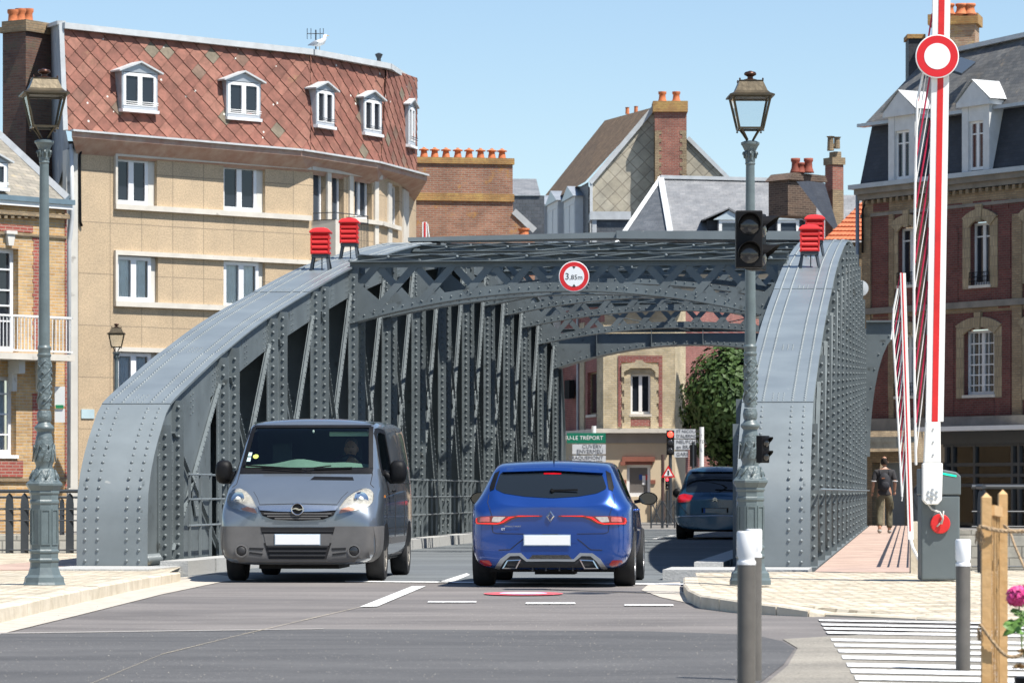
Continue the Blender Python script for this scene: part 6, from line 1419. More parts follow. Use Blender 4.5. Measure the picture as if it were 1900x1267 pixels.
# ---------------------------------------------------------------- clipped tree beyond the bridge
def crown(c, rx, ry, rz, n, size, parent, m, name='crown'):
    b = MB(); lob = [(Vector((random.gauss(0,.45)*rx, random.gauss(0,.45)*ry, random.gauss(0,.42)*rz)), random.uniform(.42,.64)) for _ in range(36)]
    for i in range(n):
        o_, r = random.choice(lob); u1, v1 = random.random()*2*pi, math.acos(random.uniform(-1,1)); d = Vector((sin(v1)*cos(u1)*rx, sin(v1)*sin(u1)*ry, cos(v1)*rz))*r*random.uniform(.7,1.05)
        p = o_+d; k = sqrt((p.x/rx)**2+(p.y/ry)**2+(p.z/rz)**2)
        if k > 1.12: continue
        q = c+p; nn = (p+Vector((random.gauss(0,.5), random.gauss(0,.5), random.gauss(0,.5)))).normalized(); x = nn.cross(Vector((random.random()-.5, random.random()-.5, random.random()-.5))).normalized(); y = nn.cross(x); s = size*random.uniform(.6,1.3)
        b.add([q-x*s*.5, q-y*s+nn*s*.15, q+x*s*.5, q+y*s+nn*s*.1], [(0,1,2,3)])
    o = b.build(name, m, parent, normals=False); return o
LEAFT = mat('tree_leaf', (.014,.038,.008), .65, var=.5, vscale=.9, col2=(.06,.115,.018))
D = 116; tr = empty('tree', P(1322,975,D), 'dense dark green clipped tree seen through the bridge portal', 'tree')
crown(P(1378,758,D), 1.85, 1.6, 2.15, 40000, .12, tr, LEAFT)
b = MB(); base = P(1328,976,D); base.z = 0; b.tube([base, base+Vector((.05,0,1.2)), P(1345,800,D), P(1362,740,D)], [.13,.1,.09,.03], 8); b.tube([P(1338,830,D), P(1316,760,D)], [.06,.02], 6); b.tube([P(1345,800,D), P(1390,740,D)], [.06,.02], 6); b.build('trunk', mat('bark', (.06,.045,.035), .9, var=.3), tr)
# ---------------------------------------------------------------- vehicle tools
def dg(): return bpy.context.evaluated_depsgraph_get()
def paint(name, col, flake=.3, rough=.28, metal=.45):
    m = mat(name, col, rough, metal=metal, var=.04, vscale=2, coat=1.0); return m
def subsurf_mesh(vs, fs, lv=2, crease=None):
    me = bpy.data.meshes.new('tmp'); me.from_pydata([tuple(v) for v in vs], [], fs); bm = bmesh.new(); bm.from_mesh(me); bmesh.ops.recalc_face_normals(bm, faces=bm.faces)
    if crease:
        cl = bm.edges.layers.float.new('crease_edge'); bm.verts.ensure_lookup_table()
        for e in bm.edges:
            k = tuple(sorted((e.verts[0].index, e.verts[1].index)))
            if k in crease: e[cl] = crease[k]
    bm.to_mesh(me); bm.free()
    o = bpy.data.objects.new('tmp', me); C.objects.link(o); md = o.modifiers.new('s', 'SUBSURF'); md.levels = lv; md.render_levels = lv
    bpy.context.view_layer.update(); r = bpy.data.meshes.new_from_object(o.evaluated_get(dg())); bpy.data.objects.remove(o); return r
def loft_body(st, lv=2, creases=()):
    """st: list of (y, [(x,z) ...]) half sections from the bottom centre round to the top centre; mirrored in x"""
    n = len(st[0][1]); ring = []; vs = []
    for y, sec in st:
        row = [(x, (y if len(q_) < 1 else y+q_[0]), z) for x, z, *q_ in sec]; mirr = [(-x, yy, z) for x, yy, z in row[::-1] if abs(x) > 1e-6]
        row = row+mirr; ring.append(len(row)); vs += row
    m = ring[0]; fs = []
    for i in range(len(st)-1):
        for k in range(m): a = i*m+k; b_ = i*m+(k+1) % m; fs.append((a, b_, b_+m, a+m))
    # caps as strips between left and right halves
    h = n-1
    for base in (0, (len(st)-1)*m):
        for k in range(n-1):
            a, b_ = base+k, base+k+1; a2, b2 = base+(m-k) % m, base+(m-k-1) % m
            q = []
            for t in (a, b_, b2, a2):
                if t not in q: q.append(t)
            if len(q) >= 3: fs.append(tuple(q))
    cr_ = {}
    for k, w in creases:
        for i in range(len(st)-1):
            for kk in (k, (m-k) % m): cr_[tuple(sorted((i*m+kk, (i+1)*m+kk)))] = w
    return subsurf_mesh(vs, fs, lv, cr_)
class Car:
    def __init__(s, name, loc, rz, label, cat='car'):
        s.e = empty(name, loc, label, cat, None, rz); s.M = WM[s.e]; s.bv = None
    def body(s, me, m, name='body'):
        me.materials.clear(); me.materials.append(m); me.polygons.foreach_set('use_smooth', [True]*len(me.polygons)); auto_uv(me)
        o = bpy.data.objects.new(name, me); C.objects.link(o); o.parent = s.e; WM[o] = s.M.copy()
        bm = bmesh.new(); bm.from_mesh(me); s.bv = BVHTree.FromBMesh(bm); bm.free(); s.bo = o; return o
    def hit(s, p, d):
        """p: 2-D coordinates on the view plane, d: 'R' rear (looking +y), 'F' front (looking -y), 'S' right side (looking -x), 'L' left side, 'T' top"""
        a, b_ = p
        o, r = {'R': ((a, -9, b_), (0, 1, 0)), 'F': ((a, 9, b_), (0, -1, 0)), 'S': ((9, a, b_), (-1, 0, 0)), 'L': ((-9, a, b_), (1, 0, 0)), 'T': ((a, b_, 9), (0, 0, -1))}[d]
        h = s.bv.ray_cast(Vector(o), Vector(r)); return h
    def patch(s, poly, d, name, m, off=.006, depth=.02, par=None, res=.03, smooth=True, mir=False, label=None, round_=0):
        if mir: poly = [(-x, z) for x, z in poly]
        if round_:
            P_ = [Vector(q) for q in poly]; out = []; N = len(P_)
            for i in range(N):
                a, b_, c = P_[i-1], P_[i], P_[(i+1) % N]; r1 = min(round_, (a-b_).length*.45); r2 = min(round_, (c-b_).length*.45); p1 = b_+(a-b_).normalized()*r1; p2 = b_+(c-b_).normalized()*r2
                for k in range(5): t = k/4; out.append(tuple((1-t)**2*p1+2*t*(1-t)*b_+t*t*p2))
            poly = out
        bd = []
        for i in range(len(poly)):
            p, q = Vector(poly[i]), Vector(poly[(i+1) % len(poly)]); k = max(1, int((q-p).length/res))
            for j in range(k): bd.append(p.lerp(q, j/k))
        nb = len(bd); x0 = min(p.x for p in bd); x1 = max(p.x for p in bd); y0 = min(p.y for p in bd); y1 = max(p.y for p in bd); inner = []
        def inside(x, y):
            c = False; j = nb-1
            for i in range(nb):
                if ((bd[i].y > y) != (bd[j].y > y)) and x < (bd[j].x-bd[i].x)*(y-bd[i].y)/(bd[j].y-bd[i].y)+bd[i].x: c = not c
                j = i
            return c
        x = x0+res*.7
        while x < x1:
            y = y0+res*.7
            while y < y1:
                if inside(x, y) and min((Vector((x, y))-p).length for p in bd) > res*.5: inner.append(Vector((x, y)))
                y += res
            x += res
        vs, es, fs, *_ = delaunay_2d_cdt(bd+inner, [(i, (i+1) % nb) for i in range(nb)], [list(range(nb))], 1, 1e-5)
        dv = {'R': Vector((0,1,0)), 'F': Vector((0,-1,0)), 'S': Vector((-1,0,0)), 'L': Vector((1,0,0)), 'T': Vector((0,0,-1))}[d]
        pts = []; last = None
        for v in vs:
            h = s.hit((v.x, v.y), d)
            if h[0] is None:
                pts.append(None)
            else: pts.append((h[0]-dv*off, h[0]+dv*depth))
        good = [p for p in pts if p is not None]
        if not good: return None
        for i, p in enumerate(pts):
            if p is None:
                v = vs[i]; j = min((k for k in range(len(pts)) if pts[k] is not None), key=lambda k: (vs[k]-v).length); pts[i] = pts[j]
        n = len(pts); V = [p[0] for p in pts]+[p[1] for p in pts]; F = [tuple(f) for f in fs]
        edge = {}
        for f in fs:
            for a, b_ in zip(f, f[1:]+f[:1]): edge[(a, b_)] = edge.get((a, b_), 0)+1
        for (a, b_) in list(edge):
            if (b_, a) not in edge: F.append((a, n+a, n+b_, b_))
        mb = MB(s.M); mb.add(V, F); return mb.build(name, m, par or s.e, smooth=smooth, angle=40, label=label)
def wheel(car, x, y, r, w, out, rimm, name='wheel', spokes=5):
    """out: +1 when the rim faces +x"""
    M = car.M; R = Matrix.Rotation(pi/2*out, 3, 'Y'); b = MB(M)
    b.lathe([(r*.66,-w*.5),(r*.93,-w*.5),(r*.985,-w*.38),(r,-w*.2),(r,w*.2),(r*.985,w*.38),(r*.93,w*.5),(r*.66,w*.5),(r*.63,w*.42)], 40, (x,y,r), R=R)
    wh = b.build('wheel', RUBBER, car.e, smooth=True, angle=35)
    b = MB(M); b.lathe([(r*.66,w*.40),(r*.64,w*.49),(r*.60,w*.48),(r*.58,w*.30)], 36, (x,y,r), R=R); b.lathe([(r*.16,w*.2),(r*.15,w*.42),(r*.05,w*.45)], 20, (x,y,r), R=R)
    for k in range(spokes):
        a = 2*pi*k/spokes; p = R @ Vector((r*.12*cos(a), r*.12*sin(a), w*.38)); q = R @ Vector((r*.61*cos(a), r*.61*sin(a), w*.42)); c = Vector((x,y,r)); b.bar(c+p, c+q, r*.20, w*.1, up=Vector((out,0,0)))
    b.build('rim', rimm, wh, smooth=False); b = MB(M); b.lathe([(r*.6,w*.1),(r*.6,w*.12)], 24, (x,y,r), R=R); b.build('brake', BLACKP, wh); return wh
ALLOY = mat('alloy', (.35,.35,.36), .35, metal=.8, var=.15); STEELRIM = mat('steel_rim', (.28,.26,.23), .5, metal=.5, var=.3)
PLATE = mat('blank_plate', (.82,.82,.81), .45, var=.01); PLATEB = mat('plate_edge', (.35,.45,.55), .45, var=.02)
TINT = glassmat('tinted_glass', (.012,.016,.02), .02); REDL = mat('tail_red', (.42,.006,.012), .12, var=.2, vscale=25, coat=1, spec=.6); REDD = mat('tail_red_deep', (.16,.004,.01), .15, var=.15, coat=1); CLRL = mat('lamp_clear', (.55,.5,.5), .12, var=.25, vscale=30, coat=1, metal=.3); CHROME = mat('chrome', (.62,.62,.62), .12, metal=1, var=.05)
GAP = mat('panel_gap', (.008,.008,.01), .8, var=0); SATIN = mat('satin_silver', (.33,.34,.35), .4, metal=.6, var=.06); BUMPB = mat('bumper_black', (.022,.022,.024), .6, var=.1)
# ================================================================= blue hatchback (rear view)
S_ = 167.0; XC = 1024.0; YG = 1090.0
def rx(px): return (px-XC)/S_
def rz_(py): return (YG-py)/S_
def R(*pts): return [(rx(x), rz_(y)) for x, y in pts]
carD = 40.05; th1 = -atan2((1440-950)/FP, 1)
base = Vector(((1022-950)/FP*carD, carD+.3, 0))
BLUE = paint('blue_metallic', (.008,.055,.27), rough=.25, metal=.5)
hb = Car('hatchback_car', base, th1, 'shiny blue hatchback driving away over the bridge, seen from behind')
W2 = .905
# section points: bottom centre, bottom, sill, low side, mid side, shoulder, belt, window foot, roof edge, roof inner, roof centre
def sec(zb, xs, zs, xm, zm, xh, zh, xw, zw, xr, zr, zc):
    return [(0,zb),(xs*.8,zb),(xs,zb+.05),(xm,zs),(xm+.0,zm),(xh,zh),(xw,zw),(xr,zr),(xr*.55,zc-.012),(0,zc)]
st = [
 (-.02, sec(.24,.66,.36,.72,.60,.70,.80,.62,.86,.50,.90,.905)),
 (.01, sec(.22,.74,.38,.80,.62,.78,.84,.70,.90,.58,.945,.95)),
 (.09, sec(.20,.81,.40,.875,.64,.865,.88,.79,.95,.66,1.03,1.05)),
 (.22, sec(.19,.83,.42,.902,.66,.895,.90,.83,.98,.665,1.17,1.20)),
 (.40, sec(.18,.83,.42,.907,.68,.905,.92,.84,.99,.655,1.32,1.355)),
 (.56, sec(.18,.83,.42,.907,.68,.905,.93,.84,.99,.65,1.375,1.405)),
 (.90, sec(.18,.83,.42,.905,.68,.900,.93,.83,.985,.655,1.40,1.430)),
 (1.7, sec(.18,.83,.42,.895,.68,.885,.92,.82,.97,.665,1.415,1.445)),
 (2.5, sec(.18,.83,.42,.895,.68,.880,.90,.82,.95,.655,1.38,1.42)),
 (3.1, sec(.18,.83,.42,.895,.68,.875,.88,.80,.93,.66,1.10,1.15)),
 (3.45, sec(.19,.83,.42,.895,.66,.87,.84,.78,.89,.62,.94,.96)),
 (4.0, sec(.20,.80,.40,.86,.60,.82,.76,.70,.80,.5,.83,.84)),
 (4.34, sec(.24,.68,.36,.72,.52,.66,.62,.5,.66,.4,.68,.69)),
]
hb.body(loft_body(st, 3, ((5,.35),(6,.3),(7,.4))), BLUE)
# glass
hb.patch(R((926,875),(1040,873),(1118,879),(1128,905),(1110,914),(1075,920),(1026,923),(975,920),(935,914),(918,906)), 'R', 'rear_window', TINT, .006, .01, round_=.03)
hb.patch(R((939,866),(1025,863),(1110,868),(1120,876),(1025,871),(929,874)), 'R', 'rear_spoiler', BLUE, .055, .02)
hb.patch(R((1008,875.5),(1041,875.5),(1041,878.5),(1008,878.5)), 'R', 'brake_light', REDL, .012, .01)
for mir in (False, True):
    hb.patch([(.60,1.31),(.655,1.28),(.70,1.12),(.69,1.08),(.645,1.10)], 'R', 'window_fin', BLACKP, .012, .015, mir=mir)
    # tail light: thin bar flaring outwards
    tp = [(.085,.805),(.36,.808),(.46,.798),(.655,.80),(.80,.795),(.848,.775),(.856,.735),(.845,.705),(.70,.70),(.57,.698),(.50,.72),(.44,.755),(.36,.782),(.22,.792),(.10,.79)]
    t = hb.patch(tp, 'R', 'tail_light', REDD, .012, .03, mir=mir)
    hb.patch([(.12,.801),(.36,.803),(.45,.775),(.53,.725),(.60,.708),(.83,.712),(.845,.74),(.838,.775),(.828,.775),(.832,.742),(.82,.722),(.60,.718),(.545,.735),(.465,.788),(.37,.795),(.13,.797)], 'R', 'light_strip', mat('tail_bright', (.9,.02,.02), .2, var=.1, emit=(.9,.02,.02,.35)), .02, .01, par=t, mir=mir, res=.015)
    hb.patch([(.50,.79),(.64,.793),(.66,.735),(.57,.73)], 'R', 'reversing_lamp', CLRL, .018, .01, par=t, mir=mir, round_=.012)
    hb.patch([(.68,.79),(.79,.785),(.80,.735),(.68,.735)], 'R', 'indicator', mat('lamp_pink', (.55,.12,.12), .15, var=.3, vscale=30, coat=1), .018, .01, par=t, mir=mir, round_=.012)
    hb.patch([(.655,.255),(.69,.305),(.80,.305),(.805,.275),(.77,.24),(.68,.235)], 'R', 'reflector', REDL, .01, .01, mir=mir, round_=.012)
# lower valance, silver trim, exhaust tips
hb.patch([(-.62,.21),(-.47,.375),(-.32,.38),(-.26,.30),(.26,.30),(.32,.38),(.47,.375),(.62,.21),(.50,.175),(-.50,.175)], 'R', 'valance', BUMPB, .012, .02)
hb.patch([(-.20,.365),(-.24,.32),(.24,.32),(.20,.365)], 'R', 'mesh_grille', mat('mesh', (.02,.02,.02), .5, var=.9, vscale=60, bump=1, bscale=120), .014, .01)
for mir in (False, True):
    hb.patch([(.64,.195),(.56,.32),(.47,.385),(.33,.388),(.26,.318),(.0,.318),(.0,.295),(.27,.292),(.35,.355),(.45,.352),(.52,.29),(.58,.195)], 'R', 'silver_trim', SATIN, .024, .02, mir=mir, res=.02)
    c = .43*(-1 if mir else 1); sx = -1 if mir else 1
    b = MB(hb.M); yy = (hb.hit((c, .26), 'R')[0] or Vector((0,.05,0))).y
    def quad(s, y): return [Vector((c+sx*(x)*s, y, .262+z*s)) for x, z in ((-.105,.052),(.055,.045),(.11,-.05),(-.05,-.052))]
    o1, i1, i2 = quad(1, yy-.035), quad(.80, yy-.037), quad(.78, yy+.08); o0 = quad(1, yy+.05)
    b.add(o0+o1+i1+i2, [(k, (k+1) % 4, 4+(k+1) % 4, 4+k) for k in range(4)]+[(4+k, 4+(k+1) % 4, 8+(k+1) % 4, 8+k) for k in range(4)]+[(8+k, 8+(k+1) % 4, 12+(k+1) % 4, 12+k) for k in range(4)]); b.build('exhaust_tip', CHROME, hb.e)
    b = MB(hb.M); b.add(quad(.79, yy-.0), [(0,1,2,3)]); b.build('exhaust_hole', GAP, hb.e)
for x in (-.2, -.05, .1, .25): 
    b = MB(hb.M); yy = hb.hit((x,.22),'R')[0].y; b.box(x-.008,x+.008,yy-.03,yy,.185,.285); b.build('diffuser_fin', BUMPB, hb.e)
# number plate in its recess
pl = hb.patch([(-.30,.50),(-.30,.60),(-.22,.62),(.22,.62),(.30,.60),(.30,.50)], 'R', 'plate_recess', BLUE, .004, .01)
def flat_plate(car, x0, x1, z0, z1, d, name, m, off=.02, par=None, th=.006):
    ys = [car.hit((x, z), d)[0].y for x in (x0, x1) for z in (z0, z1)]; y = (min(ys)-off) if d == 'R' else (max(ys)+off); b = MB(car.M)
    b.box(x0, x1, min(y, y+(th if d == 'R' else -th)), max(y, y+(th if d == 'R' else -th)), z0, z1); o = b.build(name, m, par or car.e); return o, y
np_, yp = flat_plate(hb, rx(974), rx(1062), rz_(1012), rz_(991), 'R', 'number_plate', PLATEB, .022)
b = MB(hb.M); b.box(rx(975.5), rx(1060.5), yp-.004, yp, rz_(1010.5), rz_(992.5)); b.build('plate_cover', PLATE, np_)
# tailgate seams
def seam(car, pts, d, r=.005, par=None, m=None, off=.0):
    res = []
    for i in range(len(pts)-1):
        p, q = Vector(pts[i]), Vector(pts[i+1]); k = max(2, int((q-p).length/.04))
        for j in range(k): res.append(p.lerp(q, j/k))
    res.append(Vector(pts[-1])); P3 = []
    for v in res:
        h = car.hit((v.x, v.y), d)[0]
        if h is not None: P3.append(h)
    if len(P3) > 2: b = MB(car.M); b.tube(P3, r, 5); return b.build('panel_seam', m or GAP, par or car.e)
for s in (1, -1):
    seam(hb, [(s*.70,1.04),(s*.71,.95),(s*.665,.83),(s*.655,.70),(s*.645,.62),(s*.60,.605),(s*.3,.60),(s*.10,.60)], 'R', .004)
    seam(hb, [(s*.58,.42),(s*.45,.425),(s*.36,.50),(s*.30,.545)], 'R', .005)
hb.patch([(-.09,.60),(.09,.60),(.07,.575),(-.07,.575)], 'R', 'tailgate_handle', GAP, .006, .01)
# diamond badge
b = MB(hb.M); y0 = hb.hit((0,.79),'R')[0].y-.012
def rh(a, h, y, cz=.797): return [Vector((0,y,cz+h)), Vector((a,y,cz)), Vector((0,y,cz-h)), Vector((-a,y,cz))]
A_, B_, C_ = rh(.048,.066,y0), rh(.030,.046,y0-.014), rh(.018,.032,y0)
b.add(A_+B_+C_, [(k,(k+1)%4,4+(k+1)%4,4+k) for k in range(4)]+[(4+k,4+(k+1)%4,8+(k+1)%4,8+k) for k in range(4)]); b.build('badge', CHROME, hb.e)
text('RENAULT SPORT', .024, hb.M @ Matrix.Translation((-.42, hb.hit((-.42,.685),'R')[0].y-.012, .683)) @ FACE, 'lettering', CHROME, hb.e, .002)
text('GT', .035, hb.M @ Matrix.Translation((-.53, hb.hit((-.53,.655),'R')[0].y-.012, .652)) @ FACE, 'lettering', SW, hb.e, .002)
# wiper, aerial, mirrors
b = MB(hb.M); p0 = hb.hit((0.0,1.085),'R')[0]; p1 = hb.hit((.30,1.075),'R')[0]; b.bar(p0+Vector((0,-.02,0)), p1+Vector((0,-.025,.015)), .012, .022); b.bar(p0+Vector((0,-.03,.01)), p0+Vector((.02,-.02,-.01)), .04, .03); b.build('rear_wiper', BLACKP, hb.e)
h = hb.hit((0,.62),'T')[0]; b = MB(hb.M); b.tube([h, h+Vector((0,-.02,.13))], [.008,.004], 6); b.build('aerial', BLACKP, hb.e)
for s, in ((1,),(-1,)):
    b = MB(hb.M); c = Vector((s*1.0,2.55,.99)); n = 14; pts = []
    for dy, k in ((.10,.55),(.04,.95),(0,1.0),(-.02,.98)):
        for i in range(n): a = 2*pi*i/n; pts.append(c+Vector((s*(.115*k*cos(a)*(1 if cos(a)*1 < 0 else 1)), dy, .078*k*sin(a))))
    b.add(pts, [(r*n+i, r*n+(i+1)%n, (r+1)*n+(i+1)%n, (r+1)*n+i) for r in range(3) for i in range(n)]+[tuple(range(n))]); b.bar((s*.84,2.58,.95), (s*.92,2.56,.965), .05, .04); mr = b.build('door_mirror', BLACKP, hb.e, smooth=True)
    b = MB(hb.M); b.add([c+Vector((s*.102*cos(2*pi*i/n), -.021, .068*sin(2*pi*i/n))) for i in range(n)], [tuple(range(n))]); b.build('mirror_glass', glassmat('mirror', (.02,.023,.027), .03), mr)
# side windows and door seams on the visible right side
hb.patch([(.75,1.03),(1.0,1.23),(1.35,1.33),(2.2,1.33),(2.75,1.12),(2.95,1.0),(1.6,.99)], 'S', 'side_window', TINT, .004, .01, round_=.04, res=.06)
hb.patch([(.75,1.03),(1.0,1.23),(1.35,1.33),(2.2,1.33),(2.75,1.12),(2.95,1.0),(1.6,.99)], 'L', 'side_window', TINT, .004, .01, round_=.04, res=.06)
seam(hb, [(1.75,1.0),(1.76,.6),(1.7,.3)], 'S'); seam(hb, [(.95,1.0),(1.0,.7),(1.1,.55)], 'S')
for y in (1.05, 2.05):
    h = hb.hit((y,.86),'S')[0]; b = MB(hb.M); b.tube([h+Vector((.0,-.09,0)), h+Vector((.025,-.05,0)), h+Vector((.025,.05,0)), h+Vector((0,.09,0))], .014, 6); b.build('door_handle', BLUE, hb.e, smooth=True)
# wheel arches and wheels
for y in (.78, 3.45):
    for s, d in ((1,'S'),(-1,'L')):
        pts = [(y+.375*cos(a*pi/12), .315+.36*sin(a*pi/12)) for a in range(-1, 14)]; hb.patch(pts+[(y-.36,.16),(y+.36,.16)], d, 'wheel_arch', BLACKP, .004, .03, res=.05)
        wheel(hb, s*.80, y, .322, .235, s, ALLOY)
b = MB(hb.M); b.box(-.70,.70,.25,4.0,.17,.26); b.box(-.2,.25,.35,.9,.14,.2); b.build('underbody', BLACKP, hb.e)
# ================================================================= dark blue family car farther ahead
sc = 83.0; D3 = 80.2; b3 = Vector(((1328-950)/FP*D3, D3+.3, 0))
DBL = paint('dark_blue_metallic', (.02,.085,.16), rough=.28, metal=.5)
c3_ = Car('family_car', b3, -BTH, 'dark blue rounded family car ahead on the bridge, in the shade by the lamp post')
def sec3(k, zc, zb=.22, w=.91, rw=.66): return [(0,zb),(w*.72*k,zb),(w*.93*k,zb+.08),(w*k,.48),(w*.995*k,.72),(w*.97*k,.92),(w*.90*k,1.02 if zc > 1.1 else zc-.06),(rw*k if zc < 1.3 else rw,zc-.08),(rw*.6*k,zc-.015),(0,zc)]
st3 = [(-.02,sec3(.80,.92)),(.0,sec3(.9,.96)),(.08,sec3(.97,1.08)),(.2,sec3(1,1.35)),(.36,sec3(1,1.56)),(.6,sec3(1,1.64)),(1.4,sec3(1,1.67)),(2.4,sec3(1,1.62)),(3.1,sec3(1,1.30)),(3.7,sec3(.97,1.05)),(4.2,sec3(.88,.88)),(4.45,sec3(.72,.7))]
c3_.body(loft_body(st3, 3, ((5,.3),(7,.3))), DBL)
c3_.patch([(-.66,1.06),(.66,1.06),(.62,1.42),(.52,1.50),(-.52,1.50),(-.62,1.42)], 'R', 'rear_window', TINT, .005, .01, round_=.05, res=.06)
c3_.patch([(-.55,1.52),(.55,1.52),(.5,1.58),(-.5,1.58)], 'R', 'rear_spoiler', DBL, .06, .02, res=.06)
for mir in (False, True): c3_.patch([(.48,.99),(.70,1.03),(.865,.98),(.86,.86),(.80,.83),(.55,.85)], 'R', 'tail_light', REDL, .012, .02, mir=mir, round_=.04)
c3_.patch([(-.30,.60),(.30,.60),(.30,.71),(-.30,.71)], 'R', 'plate_recess', BLACKP, .004, .01)
n3, yp = flat_plate(c3_, -.26, .26, .60, .70, 'R', 'number_plate', mat('plate_pale', (.45,.46,.42), .45), .02)
b = MB(c3_.M); b.box(-.26,-.21,yp-.003,yp,.60,.70); b.build('plate_band', mat('plate_blue', (.02,.09,.35), .5), n3)
seam(c3_, [(-.86,.52),(0,.535),(.86,.52)], 'R', .012, m=CHROME); seam(c3_, [(-.8,.80),(-.6,.56),(.6,.56),(.8,.80)], 'R', .006)
b = MB(c3_.M); y0 = c3_.hit((0,.9),'R')[0].y-.01
for z in (.86,.90): b.bar((-.05,y0,z), (0,y0,z+.04), .01, .014, up=Z); b.bar((0,y0,z+.04), (.05,y0,z), .01, .014, up=Z)
b.build('badge', CHROME, c3_.e)
b = MB(c3_.M); p0 = c3_.hit((0,1.12),'R')[0]; p1 = c3_.hit((.4,1.1),'R')[0]; b.bar(p0+Vector((0,-.02,0)), p1+Vector((0,-.02,0)), .015, .02); b.build('rear_wiper', BLACKP, c3_.e)
h = c3_.hit((0,.8),'T')[0]; b = MB(c3_.M); b.tube([h, h+Vector((0,-.05,.16))], .007, 5); b.build('aerial', BLACKP, c3_.e)
for s in (1,-1):
    b = MB(c3_.M); c = Vector((s*1.01,2.7,1.04)); b.lathe([(.03,-.02),(.11,.0),(.115,.06),(.07,.14)], 14, c, R=Matrix.Rotation(-pi/2,3,'X')); b.bar((s*.84,2.75,1.0), (s*.95,2.72,1.02), .05, .05); b.build('door_mirror', BLACKP, c3_.e, smooth=True)
    c3_.patch([(.75,1.1),(1.0,1.38),(1.35,1.5),(2.2,1.48),(2.75,1.25),(2.95,1.08)], 'S' if s > 0 else 'L', 'side_window', TINT, .004, .01, res=.08)
    for y in (.75,3.4):
        c3_.patch([(y+.38*cos(a*pi/12), .32+.37*sin(a*pi/12)) for a in range(0, 13)]+[(y-.36,.2),(y+.36,.2)], 'S' if s > 0 else 'L', 'wheel_arch', BLACKP, .004, .03, res=.06); wheel(c3_, s*.79, y, .325, .215, s, ALLOY)
b = MB(c3_.M); b.box(-.7,.7,.2,4,.18,.3); b.build('underbody', BLACKP, c3_.e)
# ================================================================= people
SKIN = mat('skin', (.42,.22,.14), .6, var=.08); HAIR = mat('dark_hair', (.03,.02,.015), .8, var=.3); TSH = mat('charcoal_tshirt', (.035,.033,.035), .9, var=.2, bump=.3, bscale=20)
def skinned(chains, lv=2, root=0):
    """chains: list of [(point, radius), ...]; points that coincide are shared"""
    vs, es, rs, idx = [], [], [], {}
    for ch in chains:
        prev = None
        for p, r in ch:
            k = tuple(round(c, 4) for c in p)
            if k not in idx: idx[k] = len(vs); vs.append(Vector(p)); rs.append(r if isinstance(r, tuple) else (r, r))
            i = idx[k]
            if prev is not None and prev != i: es.append((prev, i))
            prev = i
    me = bpy.data.meshes.new('tmp'); me.from_pydata([tuple(v) for v in vs], es, []); o = bpy.data.objects.new('tmp', me); C.objects.link(o)
    o.modifiers.new('sk', 'SKIN'); sk_ = me.skin_vertices[0].data if me.skin_vertices else None
    if sk_ is None:
        bm = bmesh.new(); bm.from_mesh(me); bm.verts.layers.skin.verify(); bm.to_mesh(me); bm.free(); sk_ = me.skin_vertices[0].data
    for i, r in enumerate(rs): sk_[i].radius = r; sk_[i].use_root = (i == root)
    ss = o.modifiers.new('ss', 'SUBSURF'); ss.levels = lv; ss.render_levels = lv; bpy.context.view_layer.update()
    m = bpy.data.meshes.new_from_object(o.evaluated_get(dg())); bpy.data.objects.remove(o); m.polygons.foreach_set('use_smooth', [True]*len(m.polygons)); return m
def part(me, name, m, par): 
    me.materials.clear(); me.materials.append(m); o = bpy.data.objects.new(name, me); C.objects.link(o); o.parent = par; WM[o] = WM[par].copy(); return o
def ellip(b, c, r, n=14, R=None):
    c = Vector(c); pr = [(sin(pi*i/n), -cos(pi*i/n)) for i in range(n+1)]; vs = []
    for a, z in pr:
        for k in range(16):
            t = 2*pi*k/16; p = Vector((a*cos(t)*r[0], a*sin(t)*r[1], z*r[2])); vs.append(c+(R @ p if R else p))
    b.add(vs, [(i*16+k, i*16+(k+1) % 16, (i+1)*16+(k+1) % 16, (i+1)*16+k) for i in range(n) for k in range(16)])
def hand(w, d, side, curl=.5, r=.009):
    """finger chains from the wrist w along direction d; side: towards the thumb"""
    w = Vector(w); d = Vector(d).normalized(); s = Vector(side).normalized(); n = d.cross(s); out = []
    palm = w+d*.085
    out.append([(tuple(w), .024), (tuple(w+d*.045), (.036,.016)), (tuple(palm), (.038,.014))])
    for k, (o_, L) in enumerate(((.030,.070),(.010,.080),(-.010,.074),(-.030,.058))):
        b0 = palm+s*o_; q1 = b0+(d*cos(curl*.6)+n*sin(curl*.6))*L*.45; q2 = q1+(d*cos(curl*1.4)+n*sin(curl*1.4))*L*.33; q3 = q2+(d*cos(curl*2)+n*sin(curl*2))*L*.25
        out.append([(tuple(b0), r*1.1), (tuple(q1), r), (tuple(q2), r*.92), (tuple(q3), r*.75)])
    t0 = w+d*.03+s*.025; out.append([(tuple(t0), r*1.3), (tuple(t0+s*.025+d*.03), r*1.1), (tuple(t0+s*.03+d*.062), r*.85)])
    return out
